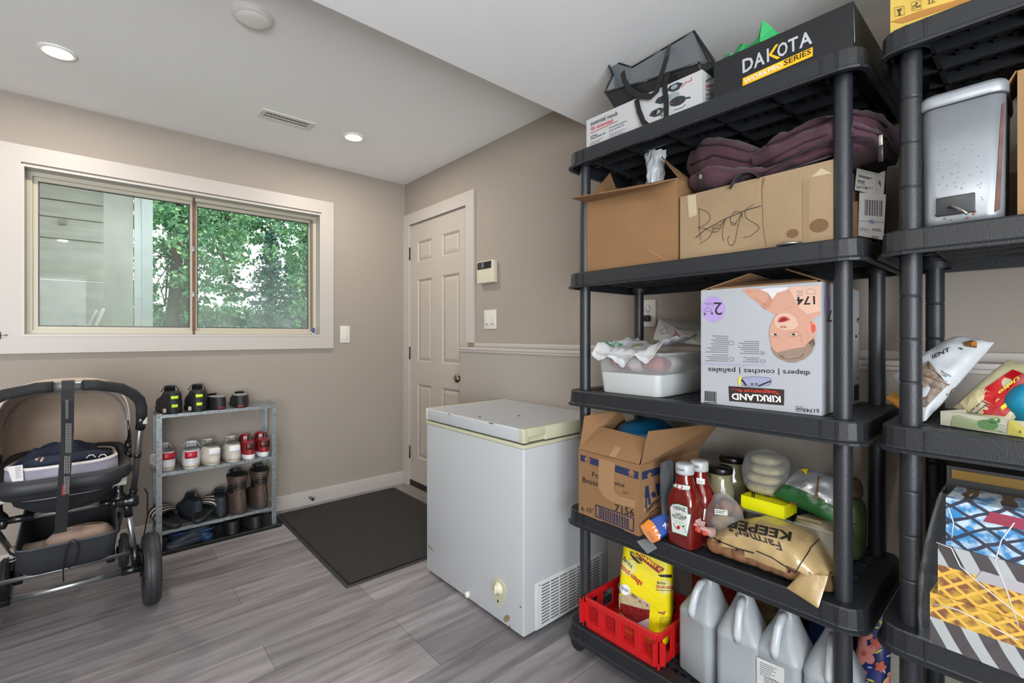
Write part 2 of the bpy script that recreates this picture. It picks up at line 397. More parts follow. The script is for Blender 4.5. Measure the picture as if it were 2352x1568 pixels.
# ---------------------------------------------------------------- door
dr = thing('door_1', None, None, (0, (DY0+DY1)/2, 0)); dr['kind'] = 'structure'
w = MB(); w.box((.016, DY0+.003, .035), (.05, DY1-.004, 2.046))
px_ = [(-.194, -.398), (-.54, -.758)]; pz = [(1.752, 1.912), (.982, 1.616), (.235, .808)]
ys = [DY1-.004, -.194, -.398, -.54, -.758, DY0+.003]; zs = [.035, .235, .808, .982, 1.616, 1.752, 1.912, 2.046]
for i in (0, 2, 4): w.box((.004, ys[i], .035), (.016, ys[i+1], 2.046))
for i in (0, 2, 4, 6):
    for j in (1, 3): w.box((.004, ys[j], zs[i]), (.016, ys[j+1], zs[i+1]))
for a, b in px_:
    for c0, c1 in pz:
        b_, a_ = min(a, b), max(a, b)
        m0, m1 = .012, .038
        # moulding slope into the panel, then the raised field
        for (o0, d0, o1, d1) in ((0, .004, m0, .0135), (m0+.006, .0135, m1, .007)):
            A = [(b_+o0, c0+o0), (a_-o0, c0+o0), (a_-o0, c1-o0), (b_+o0, c1-o0)]; B = [(b_+o1, c0+o1), (a_-o1, c0+o1), (a_-o1, c1-o1), (b_+o1, c1-o1)]
            w.rings([[Vector((d0, y, z)) for y, z in A], [Vector((d1, y, z)) for y, z in B]], smooth=False)
        w.box((.007, b_+m1, c0+m1), (.016, a_-m1, c1-m1))
obj('door_leaf', w, DOORP, dr)
w = MB(); w.box((-.016, DY1-.006, 0), (0, -.0005, 2.141)); w.box((-.016, DY0-.084, 1.136), (0, DY0+.006, 2.141)); w.box((-.016, DY0+.006, 2.055), (0, DY1-.006, 2.141))
w.box((0, DY1-.004, 0), (.09, DY1, 2.05)); w.box((0, DY0, 0), (.09, DY0+.003, 2.05)); w.box((0, DY0, 2.047), (.09, DY1, 2.055))
obj('door_casing', w, TRIMP, dr)
for z in (1.83, 1.045, .262):
    w = MB(); w.cyl((-.006, DY1-.004, z-.05), (-.006, DY1-.004, z+.05), .006, 10); w.box((-.002, DY1-.004, z-.048), (.003, DY1+.012, z+.048)); obj('hinge', w, M('hinge_bronze', '#4f463c', .4, .8), dr)
w = MB(); w.lathe([(.026, 0), (.028, -.004), (.026, -.008), (.011, -.012), (.011, -.03), (.022, -.036), (.028, -.048), (.026, -.058), (.015, -.064), (.001, -.066)], (.004, -.80, .893), 24, 'x'); obj('door_knob', w, M('knob_nickel', '#8c8072', .25, .95), dr)
w = MB(); w.box((-.004, DY0+.004, .003), (.01, DY1-.006, .045)); obj('door_sweep', w, M('black_rubber', '#1c1c1c', .5), dr)
w = MB(); w.box((-.06, DY0, 0), (.09, DY1, .004)); obj('threshold', w, M('threshold_wood', '#8f857b', .5, n=(12, .2)), dr)
# ---------------------------------------------------------------- wall fittings
FIT = M('fitting_white', '#d3cfc8', .4)
def fit(name, label, cat): return thing(name, label, cat)
a, b = ony(781, 748), ony(803, 787)
t = thing('wall_plate', 'blank white switch plate on the wall between window and door', 'plate', (( a.x+b.x)/2, 0, (a.z+b.z)/2))
obj('plate', MB().box((a.x, -.006, b.z), (b.x, 0, a.z), .002), FIT, t); obj('rocker', MB().box(((a.x+b.x)/2-.016, -.009, (a.z+b.z)/2-.033), ((a.x+b.x)/2+.016, -.005, (a.z+b.z)/2+.033), .001), FIT, t)
t = thing('light_switch', 'double white rocker switch on the wall right of the door', 'switch', (0, -1.105, 1.284))
obj('plate', MB().box((-.006, -1.166, 1.224), (0, -1.044, 1.345), .002), FIT, t)
for y in (-1.134, -1.076): 
    r = obj('rocker', MB().box((-.010, y-.017, 1.249), (-.005, y+.017, 1.318), .001), FIT, t)
    obj('indicator', MB().box((-.011, y-.012, 1.254), (-.0095, y+.012, 1.258)), M('grey_plastic', '#6e6e6e', .4), t)
t = thing('thermostat', 'cream digital thermostat with a dark display beside the door', 'thermostat', (0, -1.09, 1.58))
w = MB(); w.box((-.038, -1.175, 1.512), (0, -1.008, 1.652), .006); obj('housing', w, M('cream_plastic', '#cfc9b4', .4), t)
obj('display', MB().box((-.040, -1.16, 1.600), (-.037, -1.018, 1.645), .001), M('display_black', '#1d2021', .15), t)
w = MB()
for k in range(3): w.box((-.0405, -1.082, 1.613+k*.010), (-.0395, -1.070, 1.618+k*.010))
obj('display_digits', w, M('display_grey', '#b9bdb8', .4), t)
t = thing('power_outlet', 'white wall outlet behind the shelf unit above the ledge', 'outlet', (0, -2.238, 1.281))
obj('plate', MB().box((-.006, -2.275, 1.222), (0, -2.200, 1.342), .002), FIT, t)
for z in (1.262, 1.302): obj('socket', MB().lathe([(.016, 0), (.017, -.003), (.001, -.0035)], (-.005, -2.238, z), 16, 'x'), FIT, t)
obj('plug', MB().box((-.034, -2.255, 1.245), (-.006, -2.222, 1.272), .004), M('black_plastic', '#17181a', .4), t)
s = ony(711, 1133, 0)
t = thing('door_stop', 'short metal door stop screwed to the baseboard above the mat', 'door stop', (s.x, -.013, .05))
obj('stem', MB().lathe([(.011, 0), (.011, -.003), (.005, -.005), (.005, -.045)], n=12, axis='y'), M('bright_metal', '#a8a29a', .3, .9), t, world=False)
obj('tip', MB().lathe([(.008, -.042), (.010, -.046), (.010, -.056), (.006, -.06)], n=12, axis='y'), M('black_rubber'), t, world=False)
t = thing('catch_bracket', 'small dark metal bracket at the left edge of the window casing', 'bracket', (-2.222, -.016, 1.183))
obj('bracket_plate', MB().box((-.012, -.012, -.018), (.006, 0, .018), .002), M('black_plastic'), t, world=False)
obj('pin', MB().cyl((0, -.006, 0), (.03, -.006, .002), .003, 8), M('bright_metal'), t, world=False)
# ---------------------------------------------------------------- ceiling fittings
LENS = M('lamp_lens', '#fff3e2', .4, em=14)
def downlight(x, y, z, label, seen=True):
    t = thing('ceiling_light', label, 'ceiling light', (x, y, z), group='recessed ceiling lights')
    obj('trim_ring', MB().lathe([(.064, 0), (.064, -.004), (.058, -.009), (.047, -.007), (.046, 0)], n=40, cap=False), M('lamp_ring', '#e8e6e2', .4), t, world=False)
    obj('lens', MB().lathe([(.047, -.004), (.030, -.0055), (.001, -.006)], n=40, cap=False), LENS, t, world=False)
    l = area('disk_light', (x, y, z-.008), .085, 8.5, WARM, shape='DISK')
    return t
downlight(*DOWNLIGHTS[0], 'glowing round recessed light, the left one above the window')
downlight(*DOWNLIGHTS[1], 'glowing round recessed light near the corner above the door')
for x, y in ((-2.15, -3.30), (-3.3, -3.9)):
    area('disk_light', (x, y, 2.192), .085, 9, WARM, shape='DISK')  # added unseen lights behind the camera, with no fixtures
t = thing('ceiling_detector', 'round white ceiling detector disc by the bulkhead', 'detector', (-1.412, -1.425, 2.4))
obj('base', MB().lathe([(.070, 0), (.070, -.012), (.064, -.020), (.058, -.022)], n=48, cap=False), M('detector_white', '#dcdad6', .5), t, world=False)
obj('cover', MB().lathe([(.060, -.018), (.056, -.026), (.030, -.030), (.001, -.031)], n=48, cap=False), M('detector_cover', '#e6e5e2', .35), t, world=False)
t = thing('air_vent', 'white slotted air vent in the ceiling between the two lights', 'vent', (-1.056, -.59, 2.4))
w = MB(); W_, H_ = .14, .058
w.rings([[Vector((x, y, z)) for x, y in rrect(-W_+o, W_-o, -H_+o, H_-o, .004, 2)] for o, z in ((0, 0), (.001, -.005), (.003, -.006), (.024, -.0055), (.026, -.001))], smooth=False); w.box((-W_+.027, -.0015, -.0052), (W_-.027, .0015, -.001))
obj('vent_frame', w, M('vent_white', '#d9d7d2', .4), t, world=False)
w = MB()
for k in range(17):
    x = -W_+.03+k*(2*W_-.06)/16; w.hexa([(x-.003, -H_+.02, -.006), (x-.001, -H_+.02, -.006), (x-.001, H_-.02, -.006), (x-.003, H_-.02, -.006), (x+.003, -H_+.02, -.0005), (x+.005, -H_+.02, -.0005), (x+.005, H_-.02, -.0005), (x+.003, H_-.02, -.0005)])
obj('slats', w, M('vent_white'), t, world=False)
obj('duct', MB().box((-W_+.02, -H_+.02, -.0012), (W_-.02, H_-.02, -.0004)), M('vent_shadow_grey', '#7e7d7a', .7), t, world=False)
for x in (-W_+.011, W_-.011): obj('screw', MB().lathe([(.0035, -.006), (.003, -.0075), (.0005, -.008)], (x, 0, 0), 10), M('grey_metal'), t, world=False)
# ================================================================ OUTDOORS
g = MB(); g.box((-14, .2, .55), (26, 45, .6)); o = struct('ground', g, M('lawn', '#5b7a4a', .9, n=(3, .3)))
BW = M('weathered_white_board', '#dcdcd4', .7, n=(4, .12), stretch=(1, 1, 6)); PW = M('post_white', '#eef2f4', .6); PG = M('post_pale_green', '#d3dddd', .6)
YP = 1.35
xw = ony(240, 600, YP).x
hs = thing('deck_wall', 'weathered white board wall under the deck outside the left window pane', 'wall', ((-3.2+xw)/2, YP, .6))
zb = [ony(82, p, YP).z for p in (452, 492, 541, 638)]+[.6]
zt = zb[0]+.3
prev = zt
w = MB()
for k, z in enumerate(zb):
    d = (.0, .012, .018, .035, .035)[k]; w.box((-3.2, YP+d, z+.003), (xw, YP+.08, prev-.003)); prev = z
obj('boards', w, BW, hs)
w = MB(); p = ony(143, 508, YP); w.box((p.x-.022, YP-.004, p.z-.022), (p.x+.022, YP+.02, p.z+.022), .004); obj('screw_plate', w, M('old_plate', '#b6b0a4', .6), hs)
x2 = ony(306, 600, 1.25).x; x1_ = ony(238, 600, 1.25).x
obj('corner_board', MB().box((x1_, 1.25, .6), (x2, 1.34, zt)), M('grey_board', '#d6d6cf', .7, n=(5, .08)), hs)
t = thing('deck_post', 'white post with a grey green face outside, between board wall and trees', 'post', (x2+.05, 1.2, .6))
a, b = ony(309, 600, 1.2).x, ony(324, 600, 1.2).x; obj('post_board', MB().box((a, 1.2, .6), (b, 1.29, zt+.3)), PW, t)
b2 = ony(351, 600, 1.17).x; obj('post_face', MB().box((b+.001, 1.17, .6), (b2, 1.3, zt+.3)), PG, t)
obj('clip', MB().box((a, 1.19, ony(318, 682, 1.19).z-.01), (b, 1.2, ony(318, 682, 1.19).z+.012)), PW, t)
obj('deck_slab', MB().box((-3.2, .80, zt), (x2+.02, 1.60, zt+.12)), M('deck_soffit', '#dde1e3', .7), None); bpy.data.objects['deck_slab']['kind'] = 'structure'
t = thing('folding_chair', 'white folded chair leg leaning outside the left pane', 'chair', tuple(ony(200, 775, .95)))
t.location.z = .6
for (xa, ya, xb, yb, r) in ((192, 775, 222, 712, .014), (206, 775, 238, 708, .018)):
    w = MB(); A, B = ony(xa, ya, .95), ony(xb, yb, .95); d = (B-A); A = A+d*((.604-A.z)/d.z)
    w.tube([A, B-d*.06, B], [r, r, r*.6], 8, flat=.6); obj('leg', w, M('white_plastic'), t)
w = MB(); A, B = ony(196, 750, .95), ony(212, 748, .95); w.cyl(A, B, .012, 8); obj('crossbar', w, M('white_plastic'), t)
BARK = M('bark', '#5b5148', .9, n=(8, .3)); 
LEAVES = [M('leaf_a', '#74a681', .6), M('leaf_b', '#93bd84', .6), M('leaf_c', '#578a6b', .6), M('leaf_d', '#b4d18e', .6)]
FIRS = [M('needle_a', '#64908a', .7), M('needle_b', '#7ba697', .7), M('needle_c', '#4b756c', .7)]
def leafquad(m, c, s, rd):
    n = Vector((rd.gauss(0, 1), rd.gauss(0, 1), rd.gauss(0, 1)+.4)).normalized(); a = n.orthogonal().normalized(); b = n.cross(a); th = rd.random()*6.3
    a, b = a*math.cos(th)+b*math.sin(th), b*math.cos(th)-a*math.sin(th)
    m.add([c-a*s, c-b*s*.55+a*s*.1, c+a*s+n*s*.2, c+b*s*.6+a*s*.1], [(0, 1, 2, 3)])
def leafy(name, label, base, h, crowns, n, ls, mats, lean=0, seed=1, trunk=.12):
    rd = random.Random(seed); t = thing(name, label, 'tree', base, group=None); B = Vector(base); w = MB()
    pts = [B+Vector((lean*k/6*h+.05*math.sin(k*1.7+seed), 0, h*k/6)) for k in range(7)]
    w.tube(pts, [trunk*(1-.12*k) for k in range(7)], 8)
    for c, r in crowns:
        w.tube([pts[3], (pts[4]+Vector(c))/2+Vector((0, 0, .2)), Vector(c)], [trunk*.5, trunk*.3, trunk*.12], 6)
        for _ in range(5):
            d = Vector((rd.gauss(0, 1), rd.gauss(0, 1), rd.gauss(0, .7))).normalized(); w.tube([Vector(c), Vector(c)+Vector((d.x*r[0], d.y*r[1], d.z*r[2]))*.8], [trunk*.13, trunk*.04], 5)
    obj('trunk', w, BARK, t); lf = MB()
    tot = sum(r[0]*r[1]*r[2] for c, r in crowns)
    for c, r in crowns:
        k = int(n*r[0]*r[1]*r[2]/tot); cl = [Vector((rd.gauss(0, .5), rd.gauss(0, .5), rd.gauss(0, .5))) for _ in range(max(6, k//45))]
        for i in range(k):
            q = cl[i % len(cl)]; q = q+Vector((rd.gauss(0, .11), rd.gauss(0, .11), rd.gauss(0, .07)))
            lf.mat(mats[min(len(mats)-1, int(abs(rd.gauss(0, 1))*1.3))]); leafquad(lf, Vector(c)+Vector((q.x*r[0], q.y*r[1], q.z*r[2])), ls*(.6+.8*rd.random()), rd)
    obj('foliage', lf, None, t)
def P(px, py, y): return ony(px, py, y)
leafy('maple_tree', 'broad green maple outside, just right of the white deck post', (P(405, 700, 6).x, 6, .6), 5.2, [(P(385, 470, 6), (.8, .8, .8)), (P(400, 590, 6), (.7, .8, .8)), (P(470, 540, 6.4), (.8, .8, .8)), (P(380, 700, 6.2), (.7, .7, .6)), (P(440, 430, 6), (.9, .9, .7))], 8500, .042, LEAVES, seed=3, trunk=.10)
leafy('maple_tree', 'maple outside with boughs arching over the middle of the right pane', (P(428, 760, 8).x, 8, .6), 6.5, [(P(520, 500, 8), (1.3, 1, .7)), (P(600, 520, 8), (1.1, .9, .5)), (P(500, 580, 8), (.9, .9, .6)), (P(530, 660, 8), (.8, .8, .5)), (P(660, 500, 8), (.9, .9, .4)), (P(560, 460, 8), (1.3, .9, .5))], 7200, .046, LEAVES, seed=9, lean=.03, trunk=.12)
leafy('leafy_shrub', 'low green bushes outside along the bottom of the left pane', (P(385, 760, 9).x, 9, .6), 1.4, [(P(375, 745, 9), (.9, .7, .5)), (P(430, 750, 9), (.9, .7, .5))], 4200, .045, LEAVES, seed=12, trunk=.05)
leafy('leafy_shrub', 'low green bushes outside along the bottom of the right pane', (P(520, 760, 9.5).x, 9.5, .6), 1.3, [(P(480, 740, 9.5), (1.1, .7, .6)), (P(560, 755, 9.5), (1.2, .7, .6)), (P(660, 750, 9.5), (1.1, .7, .6))], 6000, .05, LEAVES, seed=14, trunk=.05)
leafy('cedar_tree', 'tall yellow green cedar outside at the right edge of the window', (P(705, 760, 6).x, 6, .6), 4.5, [(P(700, 540, 6), (.35, .5, .8)), (P(705, 640, 6), (.35, .5, .8)), (P(715, 460, 6), (.4, .5, .7)), (P(700, 720, 6), (.35, .5, .5))], 7500, .035, [LEAVES[0], LEAVES[1], LEAVES[2]], seed=21, trunk=.07)
leafy('maple_tree', 'maple far to the right outside, mostly hidden by the window edge', (3.4, 8.5, .6), 5.5, [((3.0, 8.5, 3.2), (1.3, 1, 1.2)), ((4.2, 8.5, 2.4), (1.2, 1, 1.1)), ((2.9, 8.8, 1.8), (1.0, .8, .8))], 7000, .055, LEAVES, seed=31, trunk=.12)
def fir(label, base, h, r0, seed, rows=26):
    rd = random.Random(seed); t = thing('fir_tree', label, 'tree', base); B = Vector(base); w = MB()
    w.tube([B, B+Vector((0, 0, h*.6)), B+Vector((0, 0, h))], [.07, .04, .008], 7); lf = MB()
    for k in range(rows):
        z = h*(.08+.90*k/rows); rr = r0*(1-k/rows)**.85+.04
        for j in range(9):
            a = rd.random()*6.28; d = Vector((math.cos(a), math.sin(a), 0)); e = rr*(.7+.5*rd.random())
            q0 = B+Vector((0, 0, z)); q1 = q0+d*e+Vector((0, 0, -.22*e+.06)); w.tube([q0, q1], [.012, .004], 4, cap=False)
            nn = int(5+e*30)
            for i in range(nn):
                s_ = (i+.5)/nn; p = q0.lerp(q1, s_); sd = d.cross(Vector((0, 0, 1)))*(rd.random()-.5)*.24*(1-s_*.5)
                lf.mat(FIRS[rd.randrange(3)]); leafquad(lf, p+sd+Vector((0, 0, rd.gauss(0, .03)-abs(sd.length)*.2)), .045*(.6+.7*rd.random()), rd)
    obj('trunk', w, BARK, t); obj('foliage', lf, None, t)
fir('dark blue green fir outside, centred in the right window pane', (P(622, 700, 7).x, 7, .6), P(622, 522, 7).z-.6, .62, 5)
fir('small dark fir outside behind the boughs of the right pane', (P(668, 700, 9).x, 9, .6), P(668, 560, 9).z-.6, .5, 8, 20)
# ================================================================ STORAGE SHELVES
SP = M('shelf_plastic', '#1f2226', .42, b=(420, .25)); SPB = M('post_plastic', '#24272c', .36, b=(500, .2))
def tray(name, parent, x0, x1, y0, y1, z, th=.055):
    w = MB(); N = 4
    def rg(o, zz): return [Vector((p[0], p[1], zz)) for p in rrect(x0-o, x1+o, y0-o, y1+o, .045+o, N)]
    w.rings([rg(.009, z-th), rg(.0095, z-th+.006), rg(.003, z-th+.009), rg(.001, z-th+.012), rg(-.001, z-.004), rg(-.004, z), rg(-.052, z), rg(-.053, z-.014), rg(-.006, z-.014), rg(-.005, z-th)], wrap=True, smooth=False)
    ax0, ax1, ay0, ay1 = x0+.051, x1-.051, y0+.051, y1-.051
    ny, nx = 26, 11
    for k in range(1, ny):
        y = ay0+(ay1-ay0)*k/ny; d = .034 if k % 5 == 0 else .012; w.box((ax0, y-.0042, z-.001-d), (ax1, y+.0042, z-.0012))
    for k in range(1, nx):
        x = ax0+(ax1-ax0)*k/nx; d = .034 if k % 3 == 2 else .012; w.box((x-.0045, ay0, z-.001-d), (x+.0045, ay1, z-.0008))
    for x in (x0-.0035, x1+.0015):
        for y in (y0+.05, y0+.082, y1-.05, y1-.082): w.box((x, y-.0012, z-th+.01), (x+.002, y+.0012, z-.003))
    for x in (x0+.05, x1-.05):
        for y in (y0+.05, y1-.05): w.lathe([(.034, z-.05), (.034, z-.013)], (x, y, 0), 16, cap=False)
    return obj(name, w, SP, parent)
def shelf_unit(label, ya, yb, zs, casters=True, grooves=True):
    X0, X1 = -.532, -.075
    u = thing('storage_shelf', label, 'shelf unit', ((X0+X1)/2, (ya+yb)/2, 0))
    for z in zs: tray('shelf', u, X0, X1, ya, yb, z)
    for x in (X0+.052, X1-.052):
        for y in (ya+.05, yb-.05):
            w = MB(); zb = [.035]+[z for z in zs[1:]]
            for a, b in zip(zs[:-1], zs[1:]):
                b_ = b-.048; n = 4 if grooves else 1; pr = [(.0195, a-.02)]
                for k in range(n):
                    q0 = a+(b_-a)*k/n; q1 = a+(b_-a)*(k+1)/n
                    if k: pr += [(.0187, q0-.0012), (.0187, q0+.0012)]
                    pr += [(.0200, q0+.002), (.0200, q0+.005), (.0200, q1-.005), (.0200, q1-.002)]
                pr += [(.0195, b_+.02)]; w.lathe(pr, (x, y, 0), 22)
            obj('post', w, SPB, u)
            if casters:
                c = obj('caster', MB().box((x-.012, y-.018, .052), (x+.012, y+.018, .062), .002), SP, u)
                o_ = -.02 if y < (ya+yb)/2 else .02
                obj('wheel', MB().lathe([(.02, -.013), (.029, -.010), (.030, 0), (.029, .010), (.02, .013)], (x-.015, y+o_, .0305), 20, 'x'), M('black_rubber'), c)
    return u
ZS = [.116, .538, .979, 1.413, 1.861]
shelf_unit('black plastic five tier shelf unit in full view beside the freezer', -3.134, -2.221, ZS, grooves=False)
ZS2 = [.114, .537, .981, 1.413, 1.858]
shelf_unit('black plastic shelf unit with ringed posts cut off by the right picture edge', -4.078, -3.162, ZS2)
# ================================================================ CHEST FREEZER
FZ = M('freezer_enamel', '#b7bbbf', .32, b=(300, .08)); FZC = M('freezer_cream', '#bfbea4', .4); SCR = M('scuff_dark', '#4a4640', .7)
fx0, fx1, fy0, fy1 = -.62, -.098, -2.082, -1.366
fr_ = thing('chest_freezer', 'small white chest freezer with a cream trimmed lid in front of the ledge', 'freezer', ((fx0+fx1)/2, (fy0+fy1)/2, 0))
w = MB(); w.box((fx0, fy0, .014), (fx1, fy1, .742), .006); w.mat(SCR)
body = obj('cabinet', w, FZ, fr_)
w = MB(); w.box((fx0-.003, fy0-.003, .742), (fx1+.002, fy1+.003, .757), .003); obj('rim', w, FZC, fr_)
w = MB(); w.box((fx0+.012, fy0+.012, .757), (fx1-.012, fy1-.012, .763)); obj('seal', w, M('seal_grey', '#55564c', .6), fr_)
w = MB(); w.box((fx0-.002, fy0+.020, .763), (fx1, fy1-.010, .818), .006); lid = obj('lid', w, FZ, fr_)
# cream end cap with the hand grip cut out of its lower edge
w = MB(); hy = fy0-.004
x_a, x_b = fx0+.022, fx0+.115
w.box((fx0-.004, hy, .764), (x_a, fy0+.021, .820), .003); w.box((x_b, hy, .764), (fx1+.002, fy0+.021, .820), .003); w.box((x_a-.002, hy, .786), (x_b+.002, fy0+.021, .820), .002); w.box((x_a-.002, fy0+.010, .764), (x_b+.002, fy0+.021, .788))
obj('lid_trim', w, FZC, lid)
w = MB(); w.box((fx0-.004, fy1-.011, .764), (fx1+.002, fy1+.003, .820), .003); obj('lid_end_cap', w, FZC, lid)
# grille on the side facing the shelves
gx0, gx1, gz0, gz1 = -.560, -.138, .018, .205
w = MB(); w.box((gx0, fy0-.006, gz0), (gx1, fy0, gz1), .004); gr = obj('grille', w, M('grille_white', '#c9cccd', .4), fr_)
w = MB()
for c0 in range(7):
    xa = gx0+.032+c0*(gx1-gx0-.05)/7; xb = xa+(gx1-gx0-.05)/7-.007
    for k in range(13):
        z = gz0+.016+k*.0125; w.hexa([(xa, fy0-.0065, z), (xb, fy0-.0065, z), (xb, fy0-.0045, z+.002), (xa, fy0-.0045, z+.002), (xa, fy0-.0065, z+.0045), (xb, fy0-.0065, z+.0045), (xb, fy0-.0045, z+.0065), (xa, fy0-.0045, z+.0065)])
obj('slots', w, M('slot_shadow', '#5d6060', .7), gr)
for x, z in ((gx0+.02, gz1-.012), (gx1-.012, gz1-.012), (gx0+.25, gz1-.008)): obj('screw', MB().lathe([(.003, 0), (.0028, -.0015), (.0003, -.002)], (x, fy0-.006, z), 10, 'y'), M('grey_metal'), gr)
k0 = onx(1147, 1360, fx0)
dial = MB(); pts = []
for (y, z) in ((.045, .047), (.0, .064), (-.045, .047), (-.050, .02), (-.026, -.05), (0, -.062), (.024, -.050), (.046, .018)): pts.append((fx0, k0.y+y*.9, k0.z+z*.95))
sm = []
for i in range(len(pts)):
    a, b = Vector(pts[i-1]), Vector(pts[i]); c = Vector(pts[(i+1) % len(pts)]); sm += [b.lerp(a, .3), b*.8+(a+c)*.1, b.lerp(c, .3)]
dial.slab(sm, (-.004, 0, 0)); dl = obj('thermostat_plate', dial, FZC, fr_)
w = MB(); w.lathe([(.026, 0), (.026, -.005), (.019, -.006), (.019, -.012), (.001, -.013)], (fx0-.004, k0.y, k0.z+.018), 28, 'x'); w.box((fx0-.026, k0.y-.005, k0.z+.002), (fx0-.016, k0.y+.005, k0.z+.036), .003)
obj('dial_knob', w, M('cream_knob', '#d8d6bd', .4), dl)
w = MB(); w.lathe([(.006, 0), (.005, -.002), (.0005, -.003)], (fx0-.004, k0.y+.004, k0.z-.036), 12, 'x'); obj('indicator_light', w, M('green_lens', '#0e5a4a', .3), dl)
w = MB(); w.lathe([(.014, 0), (.014, -.010), (.011, -.015), (.001, -.016)], (fx0, -1.722, .036), 20, 'x'); obj('drain_plug', w, M('white_plastic'), fr_)
SCB = MB().box((fx0, fy0, .014), (fx1, fy1, .742)); SCL = MB().box((fx0-.002, fy0+.020, .763), (fx1, fy1-.010, .818))
pr = Print(SCB, .0006); pr.disc(1164, 1420, 7, 9, M('rust_spot', '#8f7a66', .8), rot=30); pr.done('rust_spot', fr_)
for B_, par, a_, b_, w_ in ((SCB, fr_, (983, 1252), (994, 1263), 1.5), (SCB, fr_, (1171, 1436), (1172, 1442), 1.6), (SCB, fr_, (1223, 1456), (1228, 1452), 2.2), (SCB, fr_, (1194, 1392), (1197, 1395), 2), (SCL, lid, (1099, 957), (1105, 958), 2), (SCL, lid, (1124, 971), (1133, 973), 2.2), (SCL, lid, (1190, 954), (1193, 955), 2), (SCL, lid, (1030, 950), (1034, 952), 1.6)):
    pr = Print(B_, .0006); pr.line([a_, b_], w_, SCR); pr.done('scuff_mark', par)
# ================================================================ DOORMAT
m_ = thing('doormat', 'black ribbed carpet doormat with a rubber edge on the floor by the door', 'mat', (-.555, -.655, 0))
def matq(o, z): return [Vector((x, y, z)) for x, y in rrect(-.984+o, -.128-o, -1.256+o, -.062-o, .004, 2)]
w = MB(); w.rings([matq(0, 0), matq(.001, .003), matq(.022, .005), matq(.022, .0025)], cap=True); obj('rubber_border', w, M('mat_rubber', '#2f2f32', .55), m_)
w = MB(); rd = random.Random(4)
def pile(u, v): 
    x = -.962+u*.812; y = -1.234+v*1.150; return Vector((x, y, .0075+.0022*noise.noise(Vector((x*90, y*90, 0)))+.001*noise.noise(Vector((x*25, y*25, 4)))))
w.grid(pile, 150, 200, smooth=False); obj('carpet_pile', w, M('mat_pile', '#3b3937', .95, n=(170, .0, '#171616')), m_, base=None)['kind'] = 'stuff'
# ================================================================ SHOE RACK
GAL = M('galvanised_steel', '#9aa1a4', .38, .75, n=(60, .25)); 
rk = thing('shoe_rack', 'low galvanised steel shoe rack with three shelves against the window wall', 'shoe rack', (-1.325, -.135, .012))
rx0, rx1, ry0, ry1 = -1.622, -1.024, -.252, -.022
RZ = [.120, .436, .752]
for z in RZ:
    w = MB(); w.box((rx0+.003, ry0+.003, z-.002), (rx1-.003, ry1-.003, z)); 
    w.box((rx0+.004, ry0+.002, z-.018), (rx1-.004, ry0+.0035, z)); w.box((rx0+.004, ry1-.0035, z-.018), (rx1-.004, ry1-.002, z)); w.box((rx0+.004, ry0+.004, z-.018), (rx0+.0055, ry1-.004, z)); w.box((rx1-.0055, ry0+.004, z-.018), (rx1-.004, ry1-.004, z))
    obj('shelf', w, GAL, rk)
for x, sx in ((rx0, 1), (rx1, -1)):
    for y, sy in ((ry0, 1), (ry1, -1)):
        w = MB(); w.box((x, y, .013), (x+sx*.026, y+sy*.0015, .758)); w.box((x, y+sy*.0015, .013), (x+sx*.0015, y+sy*.026, .758)); lg = obj('leg', w, GAL, rk)
        if sy > 0:
            for z in RZ: obj('bolt', MB().lathe([(.0045, 0), (.004, -.002), (.0005, -.003)], (x+sx*.013, y, z-.009), 10, 'y'), M('bright_metal'), lg)
tr_ = thing('boot_tray', 'black plastic boot tray on the floor under the shoe rack', 'tray', (-1.31, -.155, 0))
def tq(o, z): return [Vector((x, y, z)) for x, y in rrect(-1.648+o, -.992-o, -.292+o, -.018-o, .02, 4)]
w = MB(); w.rings([tq(.006, 0), tq(0, .018), tq(.003, .020), tq(.012, .011)], cap=True, smooth=False); obj('tray_body', w, M('black_plastic'), tr_)
